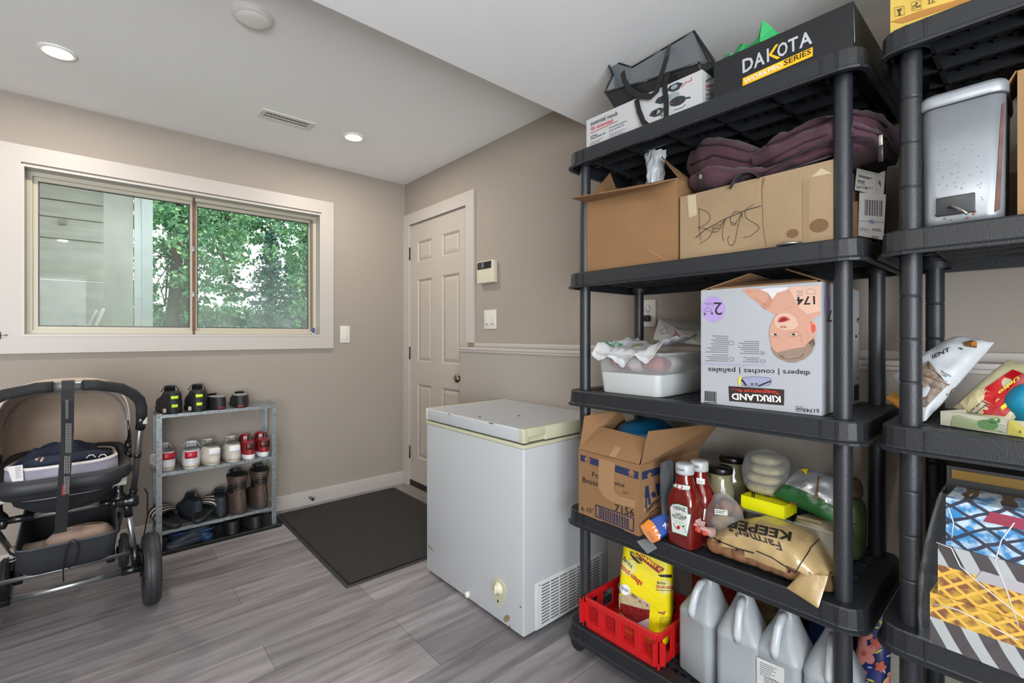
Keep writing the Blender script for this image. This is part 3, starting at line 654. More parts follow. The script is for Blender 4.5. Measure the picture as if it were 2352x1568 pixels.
# ================================================================ SHOES
def outline(t, L, W, toe=1.0, heel=.74):
    """half width of a foot outline at t (0 heel .. 1 toe)"""
    f = heel+(1-heel)*(.5-.5*math.cos(PI*min(1, max(0, (t-.2)/.45)))); e = max(0, 1-abs(2*t-1)**(4.6 if t < .5 else 2.6*toe)); return W/2*f*e**.5
def sring(h, L, W, yf=1.0, y0=0.0, sw=1.0, n=28, toe=1.0, heel=.74):
    """closed outline at height h, from y0*L to yf*L"""
    R = []
    for k in range(n):
        a = 2*PI*k/n; t = .5-.5*math.cos(a); s_ = 1 if a < PI else -1
        hw = outline(t, L, W, toe, heel)*sw; fl = (yf-y0)
        R.append(Vector((s_*hw, (y0+t*fl)*L, h)))
    return R
def shoe(name, label, c_up, c_sole, c_in, L=.285, W=.103, kind='low', tab=None, c_lace=None, c_toe=None, group=None, c_tongue=None, sole2=None, swoosh=None):
    """heel at the origin facing -y, toe towards +y"""
    t = thing(name, label, 'shoe' if kind != 'boot' else 'boot', group=group); hs = .030 if kind != 'flat' else .022
    w = MB(); w.rings([sring(0, L, W*.93), sring(.004, L, W), sring(hs*.6, L, W*1.01), sring(hs, L, W*.97)], cap=True); so_ = obj('sole', w, c_sole, t, world=False)
    if sole2: w = MB(); w.rings([sring(hs*.45, L, W*1.016), sring(hs*.55, L, W*1.016)]); obj('sole_line', w, sole2, so_, world=False)
    w = MB()
    if kind == 'boot': lv = [(hs-.002, 1, 0, .95), (.055, .985, .0, .98), (.075, .93, .01, .97), (.090, .72, .02, .9), (.105, .56, .03, .83), (.13, .50, .030, .76), (.17, .47, .025, .80), (.215, .48, .0, .98), (.225, .47, .01, .96)]; zi, k_in = .10, .80
    elif kind == 'flat': lv = [(hs-.002, 1, 0, .95), (.040, .98, .0, .96), (.050, .86, .01, .9), (.058, .66, .02, .84), (.068, .52, .02, .80), (.072, .51, .028, .76)]; zi, k_in = .035, .78
    elif kind == 'mid': lv = [(hs-.002, 1, 0, .95), (.052, .985, .0, .98), (.068, .90, .01, .93), (.080, .66, .02, .86), (.094, .52, .01, .78), (.112, .44, .012, .68), (.117, .43, .02, .62)]; zi, k_in = .06, .78
    else: lv = [(hs-.002, 1, 0, .95), (.050, .985, .0, .98), (.064, .90, .01, .93), (.074, .68, .02, .87), (.086, .54, .008, .76), (.098, .50, .010, .68), (.102, .49, .018, .64)]; zi, k_in = .055, .8
    w.rings([sring(h, L, W, yf, y0, sw, heel=.78) for h, yf, y0, sw in lv]); top = lv[-1]
    up = obj('upper', w, c_up, t, world=False)
    w = MB(); w.rings([sring(top[0], L, W, top[1], top[2], top[3], heel=.78), sring(top[0]-.008, L, W, top[1]-.03, top[2]+.03, top[3]*.86, heel=.78), sring(zi, L, W, top[1], top[2]+.05, top[3]*.8, heel=.78)][::1], cap=True); obj('lining', w, c_in, t, world=False)
    # tongue and laces
    ct = c_tongue or c_up; tw = MB(); z1 = top[0]+(.028 if kind in ('mid', 'low') else .02 if kind == 'boot' else .008); yb = top[1]*L
    tw.grid(lambda u, v: Vector(((u-.5)*.052*(1-.15*v), yb+.012+(1-v)*.055-.012*(2*u-1)**2, lv[3][0]-.012+(z1-lv[3][0]+.012)*v)), 5, 5)
    o = obj('tongue', tw, ct, t, world=False); solid(o, .005)
    if c_lace:
        w = MB()
        n = 5 if kind != 'boot' else 7
        for k in range(n):
            f = k/(n-1); 
            if kind == 'boot': y, z = (.66-.16*f)*L, .078+.12*f
            else: y, z = (.78-.27*f)*L, lv[2][0]+.004+(top[0]-lv[2][0]-.004)*f
            w.tube([(-.022, y, z), (0, y+.004, z+.006), (.022, y, z)], .0026, 6)
        w.tube([(-.008, yb+.01, z1-.015), (-.03, yb-.008, z1-.002), (-.043, yb-.004, z1-.03)], .0024, 6); w.tube([(.008, yb+.01, z1-.015), (.028, yb, z1-.004), (.042, yb+.002, z1-.035)], .0024, 6)
        obj('laces', w, c_lace, t, world=False)
    if c_toe: w = MB(); w.rings([sring(h, L, W, yf+.004, .70, sw*1.02) for h, yf, y0, sw in lv[:3]]); 
    if tab:
        for (z0, z1_, hw, m2) in tab:
            w = MB(); w.grid(lambda u, v: Vector(((u-.5)*2*hw, (-.0025 if kind != 'x' else 0)+((u-.5)*2*hw)**2*9+(.008*0 if v < .5 else 0)+max(0, (z0+(z1_-z0)*v)-.05)*.10-(.0 if z0 > .03 else .001), z0+(z1_-z0)*v)), 6, 3)
            o = obj('heel_tab', w, m2, t, world=False); solid(o, .002, 0)
    return t
def place(t, x, y, z, rz=0, rx=0):
    t.location = (x, y, z); t.rotation_euler = (rx, 0, rz); return t
BLK = M('shoe_black', '#1d1e20', .55, b=(300, .3)); BLK2 = M('shoe_black_rubber', '#191a1b', .6); NEON = M('neon_green', '#c4ef2a', .4); SW = M('shoe_white', '#dfe0e4', .45, n=(30, .04)); SWO = M('shoe_offwhite', '#cdc7bb', .6, n=(25, .10))
SR = M('shoe_red', '#b3132b', .35); DR = M('shoe_dark_red', '#8d1e22', .5, n=(20, .25)); GRY = M('shoe_lining_grey', '#8a8d8d', .8); REDD = M('red_print', '#6a1a1c', .5)
NAV = M('shoe_navy', '#252c38', .7, n=(25, .2)); BRN = M('boot_brown', '#4b3b33', .6, n=(18, .25)); BRNL = M('boot_stitch', '#85705f', .7); CLR = M('laces_white', '#cfcfcd', .7); CLG = M('laces_grey', '#7d8080', .8)
zt_ = RZ[2]+.0005; yh = -.262
a = shoe('sneaker', 'black sneaker with neon green heel marks, left end of the rack top', BLK, BLK2, BLK2, tab=[(.082, .098, .017, NEON), (.036, .052, .014, NEON)], W=.122, kind='mid', c_lace=BLK2)
w = MB(); w.box((-.051, .006, .010), (-.036, .020, .032), .002); obj('heel_clip', w, M('clip_pinkish', '#b8a59c', .5), a, world=False)
place(a, -1.541, yh, zt_, R_(4))
b = dup(a, (-1.428, yh, zt_), R_(-3), 'black sneaker with neon green heel marks, second on the rack top')
a = shoe('slip_on_shoe', 'low black shoe with a red heel stamp, third on the rack top', BLK, BLK2, GRY, kind='flat', tab=[(.004, .017, .019, REDD)], W=.108)
place(a, -1.318, yh+.004, zt_, R_(9)); dup(a, (-1.218, yh+.01, zt_), R_(-8), 'low black shoe with a red heel stamp, right end of the rack top')
zt_ = RZ[1]+.0005
a = shoe('sneaker', 'white sneaker with red heel, hidden partly by the left rack leg', SW, SWO, GRY, tab=[(.062, .098, .028, SR)], c_lace=CLR, W=.112, sole2=BRNL)
place(a, -1.562, -.222, zt_, R_(6)); dup(a, (-1.468, yh-.006, zt_), R_(-8), 'white sneaker with red heel, second on the middle shelf')
a = shoe('sneaker', 'scuffed all white sneaker, third on the middle shelf', SWO, M('old_sole', '#b9b3a6', .7, n=(20, .15)), GRY, tab=[(.062, .096, .030, SW)], c_lace=CLG, W=.114, kind='low', sole2=BRNL)
place(a, -1.352, yh, zt_, R_(6)); dup(a, (-1.252, yh, zt_), R_(-2), 'scuffed all white sneaker, fourth on the middle shelf')
a = shoe('sneaker', 'red and black sneaker with white sole, fifth on the middle shelf', DR, SW, SR, tab=[(.060, .100, .026, M('heel_black_red', '#4a1718', .4))], c_lace=BLK2, W=.097, kind='low', L=.262, c_tongue=SR)
w = MB(); w.box((-.011, .122, .100), (.011, .125, .122), .001); obj('tongue_label', w, M('label_grey', '#b9b2ae', .6), a, world=False)
place(a, -1.164, yh+.01, zt_, R_(3)); dup(a, (-1.084, -.238, zt_), R_(-1), 'red and black sneaker with white sole, right end of the middle shelf')
zt_ = RZ[0]+.0005
def slide(label, x, y, z, rz, rx=0):
    t = thing('slide_sandal', label, 'sandal'); L, W = .27, .102
    w = MB(); w.rings([sring(0, L, W*.94), sring(.012, L, W), sring(.026, L, W*.98)], cap=True); w.rings([sring(.0262, L, W*.9, .97, .03)], cap=True); obj('footbed', w, M('slide_black', '#26282c', .55), t, world=False)
    w = MB(); mat1, mat2 = M('strap_navy', '#1c2231', .6), M('strap_white', '#c9b9ae', .6)
    for k in range(7):
        w.mat(mat2 if k % 2 == 1 else mat1); y0 = .112+k*.0145; 
        w.grid(lambda u, v: Vector((-math.cos(PI*u)*(.0535+.001), y0+.0145*v-.01*math.sin(PI*u), .014+.052*math.sin(PI*u)**.7)), 14, 1)
    o = obj('strap', w, None, t, world=False); solid(o, .004); place(t, x, y, z, rz, rx); return t
slide('black slide with three pale stripes, left end of the lowest shelf', -1.530, -.300, zt_+.014, R_(20), R_(10))
slide('black slide with three pale stripes lying askew, second on the lowest shelf', -1.448, -.300, zt_+.014, R_(-32), R_(12))
a = shoe('canvas_shoe', 'dark navy lace up shoe behind the striped slides', NAV, BLK2, BLK2, c_lace=BLK, W=.095, kind='mid')
pass
dup(a, (-1.318, yh+.01, zt_), R_(-4), 'dark navy lace up shoe left of the brown boots')
place(a, -1.418, -.225, zt_, R_(14))
b = shoe('work_boot', 'brown leather work boot, left one at the right end of the lowest shelf', BRN, M('boot_sole', '#3d3733', .8), BLK2, kind='boot', W=.120, L=.30, c_lace=BLK, c_tongue=BLK)
w = MB()
for k in range(4): w.rings([[v*1.0+Vector((0, -.002, 0)) for v in sring(.150+k*.013, .30, .120, .478, .022, .80)], [v+Vector((0, -.005, 0)) for v in sring(.156+k*.013, .30, .120, .478, .016, .84)], [v+Vector((0, -.002, 0)) for v in sring(.162+k*.013, .30, .120, .478, .022, .80)]])
obj('collar_padding', w, M('boot_collar', '#25211f', .4), b, world=False)
w = MB()
for s_ in (-1, 1): w.tube([(s_*.010, .006, .138), (s_*.014, .001, .10), (s_*.022, .001, .045)], .0014, 5)
w.tube([(-.010, .006, .138), (0, .004, .141), (.010, .006, .138)], .0014, 5); obj('heel_stitching', w, BRNL, b, world=False)
w = MB(); w.box((-.014, .118, .180), (.014, .122, .218), .001); obj('tongue_label', w, M('label_grey'), b, world=False)
place(b, -1.218, yh, zt_, R_(4)); dup(b, (-1.098, -.238, zt_), R_(-1), 'brown leather work boot beside the right rack leg')
# in the boot tray
zt_ = .0125
def clog(label, x, y, rz, m, strap=True):
    t = thing('clog', label, 'clog'); L, W = .25, .10
    w = MB(); w.rings([sring(0, L, W*.92), sring(.02, L, W), sring(.03, L, W*.97)], cap=True); obj('sole', w, m, t, world=False)
    w = MB(); w.rings([sring(.029, L, W*.97, 1, 0), sring(.055, L, W*.9, .97, .35), sring(.072, L, W*.75, .88, .45), sring(.076, L, W*.4, .8, .5)], cap=True); obj('upper', w, m, t, world=False)
    if strap: w = MB(); w.tube([(-.044, .11, .045), (-.040, .03, .062), (0, -.004, .066), (.040, .03, .062), (.044, .11, .045)], .005, 6); obj('heel_strap', w, m, t, world=False)
    place(t, x, y, zt_, rz); return t
BLUE = M('clog_blue', '#1f3f66', .5); BLUEG = M('clog_slate', '#39424c', .6)
clog('dark blue clog in the boot tray, third shoe from its left end', -1.505, -.232, R_(0), BLUE)
clog('dark blue clog in the boot tray, below the lace up shoes', -1.372, -.262, R_(28), BLUE)
clog('slate grey clog lying at the left front of the boot tray', -1.575, -.270, R_(-62), BLUEG, False)
a = shoe('slip_on_shoe', 'dark flat shoe in the boot tray below the left work boot', BLK2, BLK, BLK, kind='flat', c_lace=CLG); place(a, -1.265, -.27, zt_, R_(-10))
dup(a, (-1.135, -.272, zt_), R_(6), 'dark flat shoe in the boot tray below the right work boot')
# ================================================================ STROLLER
FOAM = M('handle_foam', '#202124', .75, b=(600, .3)); ALU = M('brushed_aluminium', '#a9acae', .3, .9); ALUD = M('grey_tube', '#6b6c6c', .35, .8); PLK = M('black_gloss_plastic', '#141518', .22)
CANV = M('canopy_beige', '#b39f8e', .9, n=(14, .06), b=(300, .3), sheen=.2); CANE = M('canopy_edge', '#d2c8bf', .8); FABD = M('fabric_black', '#1b1d22', .85, b=(350, .3)); FABG = M('fabric_grey', '#8a8796', .9, b=(350, .3))
st = thing('stroller', 'beige hooded stroller with black handlebar and large rear wheel at the left edge', 'stroller', (-1.955, -.72, 0))
def Q(px, py, y): return ony(px, py, y)
YB = -.80
# rear wheels
def wheel(x, y, r, wd, nm='wheel'):
    w = MB(); n = 12; pr = []
    for k in range(n+1):
        a = PI*k/n; pr.append((r-.022+.022*math.sin(a)**.8, -wd/2*math.cos(a)))
    w.lathe([(r-.045, -wd/2+.008)]+pr+[(r-.045, wd/2-.008)], (x, y, r), 44, 'x', cap=False)
    o = obj(nm, w, M('tyre', '#2c2d30', .5, b=(90, .3)), st)
    w = MB(); w.lathe([(r-.04, -wd/2+.010), (r-.05, -wd/4), (.03, -wd/4), (.028, -wd/2-.008), (.001, -wd/2-.010)], (x, y, r), 30, 'x', cap=False); w.lathe([(r-.04, wd/2-.010), (r-.05, wd/4), (.03, wd/4), (.028, wd/2+.004), (.001, wd/2+.006)], (x, y, r), 30, 'x', cap=False)
    obj('hub', w, PLK, o)
    w = MB()
    for z in (-wd*.16, wd*.16): w.lathe([(r+.0004, z-.0015), (r+.0012, z), (r+.0004, z+.0015)], (x, y, r), 44, 'x', cap=False)
    obj('tread', w, BLK2, o)
wxr = Q(347, 1300, -.79).x
wheel(wxr, -.79, .152, .062); wheel(-2.248, -.79, .152, .062)
wheel(Q(284, 1255, -.30).x, -.30, .085, .040); wheel(-2.17, -.30, .085, .040)
w = MB()
A, B = Q(24, 1382, YB), Q(279, 1311, YB); zax = (A.z+B.z)/2
axr = Vector((wxr-.045, YB, zax)); axl = Vector((-2.20, YB, zax))
def seg(nm, a, b, r, m, n=12): return obj(nm, MB().cyl(a, b, r, n), m, st)
seg('axle_tube', (A.x, YB, zax), (B.x, YB, zax), .0125, ALU); 
seg('axle_sleeve', (B.x, YB, zax), (wxr-.03, YB, zax), .017, PLK); seg('axle_sleeve', (-2.215, YB, zax), (A.x, YB, zax), .017, PLK)
C_, D_ = Q(0, 1340, YB+.03), Q(303, 1268, YB+.03); zc = (C_.z+D_.z)/2
seg('cross_tube', (-2.19, YB+.03, zc), (D_.x, YB+.03, zc), .0085, ALU); seg('cross_tube_end', (D_.x, YB+.03, zc), (wxr-.03, YB+.03, zc), .0105, PLK)
# rear legs from the centre joints down to the axle
for sx, px_ in ((1, 296), (-1, 0)):
    jx = Q(290, 1150, YB).x if sx > 0 else -2.165
    jz = Q(290, 1150, YB).z
    top = Vector((jx+.0*sx, YB, jz)); bot = Vector((jx+.028*sx, YB+.015, zc+.01))
    seg('rear_leg', top.lerp(bot, .28), bot, .0105, ALU); seg('leg_socket', top, top.lerp(bot, .3), .015, PLK); seg('leg_foot', bot+Vector((0, 0, .02)), bot+Vector((.008*sx, 0, -(bot.z-zax)-.012)), .016, PLK)
    w = MB(); w.tube([(jx-.052*sx, YB, jz), (jx-.047*sx, YB, jz), (jx-.035*sx, YB, jz), (jx-.028*sx, YB, jz), (jx-.016*sx, YB, jz), (jx-.009*sx, YB, jz), (jx+.004*sx, YB, jz), (jx+.02*sx, YB, jz), (jx+.036*sx, YB, jz), (jx+.042*sx, YB, jz)], [.012, .024, .024, .018, .026, .020, .028, .030, .030, .02], 16); obj('joint', w, PLK, st)
    # carrier adapter: black neck and pale block
    nx = jx-.024*sx
    w = MB(); w.lathe([(.032, 0), (.03, .012), (.017, .03), (.015, .05), (.019, .062)], (nx, YB, jz+.015), 16); obj('adapter_neck', w, PLK, st)
    w = MB(); w.box((nx-.026, YB-.022, jz+.075), (nx+.026, YB+.03, jz+.122), .006); obj('adapter_block', w, M('adapter_grey', '#b4b5ae', .5), st)
    # front leg and spring behind
    fx = jx-.01*sx
    seg('front_leg', (fx, YB, jz), (fx-.01*sx, -.33, .20), .011, ALUD)
    w = MB(); w.tube([(fx-.012*sx+.012*math.cos(k*.9), -.33+.012*math.sin(k*.9), .155+k*.0022) for k in range(42)], .0025, 5); obj('spring', w, M('white_plastic'), st)
    w = MB(); w.box((fx-.03*sx-.02, -.335, .05), (fx-.03*sx+.012, -.30, .20), .005); obj('wheel_fork', w, PLK, st)
    # telescopic pole and clamp
    hy = -1.03; hp = Q(325, 950, hy); hx = hp.x if sx > 0 else -2.17
    p0 = Vector((jx+.022*sx, YB-.01, jz+.02)); p1 = Vector((hx, hy, hp.z-.01))
    seg('pole', p0, p0.lerp(p1, .93), .0115, ALUD, 14)
    for f in (.06, .52): seg('pole_ring', p0.lerp(p1, f), p0.lerp(p1, f+.035), .0145, PLK, 14)
    seg('clamp', p0.lerp(p1, .86), p1, .0165, PLK, 14)
    w = MB(); c_ = p0.lerp(p1, .95); w.box((c_.x+.004, c_.y-.018, c_.z-.014), (c_.x+.020, c_.y+.012, c_.z+.014), .004); obj('clamp_lever', w, M('clamp_grey', '#a5a5a0', .4), st)
    if sx > 0: pole_top = p1
seg('centre_tube', (Q(77, 1188, YB).x, YB, Q(150, 1172, YB).z), (Q(231, 1157, YB).x, YB, Q(150, 1172, YB).z), .011, ALU)
seg('centre_tube_cover', (-2.12, YB, Q(150, 1172, YB).z), (Q(77, 1188, YB).x, YB, Q(150, 1172, YB).z), .014, PLK); seg('centre_tube_cover', (Q(231, 1157, YB).x, YB, Q(150, 1172, YB).z), (Q(262, 1150, YB).x, YB, Q(150, 1172, YB).z), .014, PLK)
# handlebar arch
hc = Q(157, 886, -1.16); xr, xl = pole_top.x, -2.17; xc = hc.x
def hb(s):   # s in -1..1
    x = xc+(xr-xc)*min(1, abs(s)*1.0)**1.0*math.copysign(1, s) if s > 0 else xc+(xc-xl)*s
    return x
arch = [Vector((xr, -1.03, pole_top.z)), Vector((xr, -1.04, pole_top.z+.035)), Vector((xr-.008, -1.06, pole_top.z+.070)), Vector((xr-.030, -1.085, pole_top.z+.098)), Vector((xr-.065, -1.11, hc.z-.022)), Vector((xr-.11, -1.135, hc.z-.010)), Vector((xc+.075, -1.155, hc.z-.002)), Vector((xc+.037, -1.16, hc.z))]
obj('handle_grip', MB().tube(arch, .0185, 16), FOAM, st)
lft = [Vector((2*xc-p.x+(p.x-xr)*0, p.y, p.z)) for p in arch]; d = xl-lft[0].x
lft = [Vector((p.x+d*min(1, abs(p.x-xc)/abs(lft[0].x-xc))**2, p.y, p.z)) for p in lft]
obj('handle_grip', MB().tube(lft, .0185, 16), FOAM, st)
seg('handle_tube', arch[-1], lft[-1], .0150, ALU, 16)
# carrycot
zr = Q(150, 1100, -.98).z; cx0, cx1 = Q(6, 1100, -.95).x-.03, Q(290, 1060, -.93).x; cy0, cy1 = -.99, -.34
zr2 = Q(286, 1040, -.80).z
def cot(o, z, sx=1.0, sy=1.0, n=6, back=0):
    cxm, cym = (cx0+cx1)/2, (cy0+cy1)/2; hx, hy = (cx1-cx0)/2*sx+o, (cy1-cy0)/2*sy+o
    return [Vector((x, y, z-(back*min(1, max(0, (y-cy0-.12)/.25))))) for x, y in rrect(cxm-hx, cxm+hx, cym-hy, cym+hy, .10, n)]
w = MB(); w.rings([cot(-.012, zr), cot(-.004, zr-.03), cot(-.015, zr-.062), cot(-.035, zr-.066), cot(-.04, zr-.10, .97, .97), cot(-.07, zr-.14, .88, .92), cot(-.13, zr-.165, .82, .88)], cap=True); ct = obj('carrycot_shell', w, FABD, st)
w = MB(); rr = cot(0, zr-.012); w.tube(rr+[rr[0]], .021, 10, cap=False, flat=1.3); obj('carrycot_rail', w, M('rail_dark', '#26282d', .55), st)
w = MB(); w.rings([cot(-.022, zr-.02), cot(-.026, zr+.048, back=.05), cot(-.032, zr+.048, back=.05), cot(-.034, zr-.07)]); obj('liner', w, FABG, st)
w = MB(); w.rings([cot(-.024, zr+.046, back=.05), cot(-.027, zr+.053, back=.05), cot(-.036, zr+.053, back=.05), cot(-.038, zr+.034, back=.05)], wrap=True); obj('liner_edge', w, M('liner_white', '#cfc9c8', .9), st)
w = MB(); w.rings([cot(-.04, zr-.06)], cap=False); w.add(cot(-.036, zr-.020), [list(range(28))]); obj('mattress', w, M('mattress_beige', '#b59c83', .9), st)
w = MB(); a = ony(16, 1092, cy0-.002); 
pr = Print(MB().slab([(cx0-.05, cy0-.022, .3), (cx1+.05, cy0-.022, .3), (cx1+.05, cy0-.022, 1.2), (cx0-.05, cy0-.022, 1.2)], (0, .01, 0)), .001)
a = [Q(16, 1072, cy0+.030), Q(52, 1067, cy0+.030), Q(54, 1104, cy0+.020), Q(28, 1106, cy0+.020)]
w = MB(); w.slab(a, (0, .0015, 0)); tg = obj('care_tag', w, M('tag_white', '#c9c6c8', .8), st)
pr = Print(w, .0006); pr.lines((35, 1074), (50, 1072), (.2, 3.4), 8, INKG, 1.0); pr.done('printing', tg)
# canopy: hoops around the pivots
pvx0, pvx1, pvy, pvz = Q(8, 1040, -.72).x-.02, Q(287, 1040, -.72).x+.012, -.68, zr+.045
ctop = Q(165, 866, -.66); RH = ctop.z-pvz
def can(u, v, o=0):
    s = PI*u; th = R_(-22+130*v); e = .42
    cxm, hw = (pvx0+pvx1)/2, (pvx1-pvx0)/2*(.93+.07*abs(math.cos(s)))+o
    rad = (RH*(1.0 if v > .5 else .86+.14*math.sin(PI*v))+o)*abs(math.sin(s))**e
    x = cxm-hw*math.copysign(abs(math.cos(s))**(.62), math.cos(s))
    bul = 1-.030*(1-abs(math.cos(PI*v*3)))
    return Vector((x, pvy+.42*math.cos(th)*rad/RH*bul*(1 if math.cos(th) > 0 else .8), pvz+rad*math.sin(th)*bul))
w = MB(); w.grid(lambda u, v: can(u, v), 40, 24); cn = obj('canopy', w, CANV, st); solid(cn, .004)
w = MB(); w.tube([can(k/40, 1, .002) for k in range(41)], .0045, 8); obj('canopy_piping', w, CANE, cn)
w = MB(); w.tube([can(k/40, .55, -.006) for k in range(2, 39)], .005, 8); obj('canopy_hoop', w, M('canopy_seam', '#8d8580', .9), cn)
w = MB(); w.grid(lambda u, v: can(u, .99+.0*v, 0)+Vector((0, -.040*v*math.sin(PI*u), -.002-.010*v)), 40, 3); o = obj('canopy_visor', w, M('visor_grey', '#756d69', .85), cn); solid(o, .002)
for sx, x in ((1, pvx1), (-1, pvx0)):
    w = MB(); w.lathe([(.022, -.012), (.026, 0), (.022, .012)], (x, pvy, pvz), 16, 'x'); w.tube([(x, pvy, pvz), (x+.004*sx, pvy-.03, pvz+.05), (x-.002*sx, pvy-.05, pvz+.12)], [.009, .007, .003], 6); w.tube([(x, pvy, pvz), (x-.0*sx, pvy-.06, pvz-.04)], .012, 8); obj('canopy_hinge', w, PLK, st)
# hanging safety strap
w = MB(); s0 = Vector((xc, -1.182, hc.z+.016)); s1 = Q(146, 1120, -1.10); s2 = Q(139, 1223, -1.04)
w.strip([(xc, -1.142, hc.z+.005), (xc, -1.160, hc.z+.020), s0, (xc, -1.184, hc.z-.01), (xc-.001, -1.178, hc.z-.05), Q(155, 1000, -1.14), s1, s2], (.0165, 0, 0), (0, -.002, 0)); sp_ = obj('strap', w, M('strap_black', '#131316', .7), st)
pr = Print(w, .0008)
for (ya, yb_, xa, dx) in ((918, 962, 155, 0), (972, 1040, 155, -.5), (1047, 1088, 152, -1), (1094, 1135, 151, -1)):
    for k in range(4 if ya > 930 else 2):
        x = xa-3+k*3.6; pr.lines((x, ya), (x+dx, yb_), (0, 0), 1, M('strap_print', '#8f8f8c', .7), 1.4, jag=(1,))
pr.poly([(143, 1113), (151, 1112), (150, 1136), (141, 1137)], M('strap_red', '#7d2430', .6)); pr.done('printing', sp_)
# under-seat basket
bx0, bx1 = Q(30, 1270, -.86).x, Q(272, 1225, -.86).x; zt2, zb2 = Q(150, 1245, -.86).z, Q(150, 1310, -.84).z
w = MB()
def bq(o, z, yy=0): return [Vector((x, y, z+(0 if y < -.6 else yy))) for x, y in rrect(bx0+o, bx1-o, -.875+o, -.42-o, .04, 3)]
w.rings([bq(.03, zb2+.01, .01), bq(.012, zb2+.03, .02), bq(0, zt2, .075), bq(.006, zt2+.001, .076), bq(.020, zb2+.035, .02), bq(.035, zb2+.016, .01)], cap=True); bk = obj('basket', w, FABD, st)
w = MB(); rr = bq(.003, zt2+.001, .076); w.tube(rr+[rr[0]], .004, 6, cap=False); obj('basket_binding', w, M('binding_grey', '#4b4d55', .8), bk)
w = MB(); q0 = Q(150, 1243, -.885); w.tube([Q(146, 1335, -.885), Q(145, 1300, -.885), Q(152, 1262, -.887), Q(160, 1243, -.888), Q(170, 1238, -.888), Q(178, 1245, -.887), Q(180, 1260, -.886), Q(172, 1290, -.885), Q(158, 1305, -.885)], .0022, 6); obj('drawcord', w, PLK, bk)
w = MB(); w.tube([pole_top+Vector((.012, .04, -.30)), (xr+.025, -.93, .52), (xr+.03, -.84, .40), (xr+.012, -.80, .25), (xr-.01, YB, zax+.03)], .003, 6); obj('brake_cable', w, PLK, st)
# cap lying in the basket
cp = thing('cap', 'beige cap with a curved peak lying in the stroller basket', 'cap', (Q(150, 1230, -.74).x, -.72, zb2+.05))
bz = zb2+.035
c0_ = Q(185, 1225, -.72)
w = MB(); 
def crown(u, v):
    a = 2*PI*u; r = math.cos(PI/2*v)**.6; return Vector((c0_.x+.118*r*math.cos(a), c0_.y+.095*r*math.sin(a), bz+.020+.075*math.sin(PI/2*v)+.006*noise.noise(Vector((u*9, v*3, 1)))))
w.grid(crown, 28, 10); o = obj('crown', w, M('cap_beige', '#b3988a', .9, b=(300, .3)), cp)
w = MB(); w.grid(lambda u, v: Vector((c0_.x-.100-.085*v*math.sin(PI*(.12+.76*u))-.02*v, c0_.y-.085+.17*u, bz+.040+.022*math.sin(PI*u)-.012*v+.012*v*v)), 12, 6); o = obj('peak', w, M('cap_peak', '#a18d80', .9), cp); solid(o, .004)
# clothes in the carrycot
NVY = M('jersey_navy', '#1d2438', .9, b=(250, .4))
cl = thing('folded_hoodie', 'navy hooded top with two cream stripes heaped in the stroller', 'clothing', (-1.95, -.72, zr-.05))
w = MB(); cc = Q(140, 1040, -.78)
def heap(u, v):
    a = 2*PI*u; r = 1-v; x = cc.x+.165*r*math.cos(a)+.01*math.sin(5*a); y = -.74+.13*r*math.sin(a); h = (1-r**2.6)
    return Vector((x, y, zr-.030+.135*h+.020*h*noise.noise(Vector((x*14, y*9, 2)))+.014*h*noise.noise(Vector((x*32, y*26, 7)))))
w.grid(heap, 56, 18); bd = obj('body', w, NVY, cl)
w = MB(); w.tube([(cc.x-.13, -.86, zr+.02), (cc.x-.06, -.885, zr+.048), (cc.x+.02, -.875, zr+.050), (cc.x+.10, -.86, zr+.052), (cc.x+.15, -.82, zr+.045)], [.020, .03, .026, .024, .012], 12); sl_ = obj('sleeve', w, NVY, cl)
pr = Print(w, .001, fine=6); pr.poly([(80, 1057), (89, 1039), (94, 1040), (85, 1058)], M('stripe_cream', '#b3a193', .9)); pr.poly([(91, 1060), (101, 1041), (106, 1043), (96, 1060)], M('stripe_cream')); pr.done('stripes', sl_)
w = MB(); w.tube([Q(198, 1052, -.93), Q(205, 1045, -.93), Q(213, 1044, -.93), Q(220, 1050, -.93)], .002, 6); w.tube([Q(226, 1050, -.93), Q(232, 1044, -.93), Q(240, 1043, -.93), Q(246, 1049, -.93)], .002, 6); obj('drawstring', w, M('liner_white'), cl)
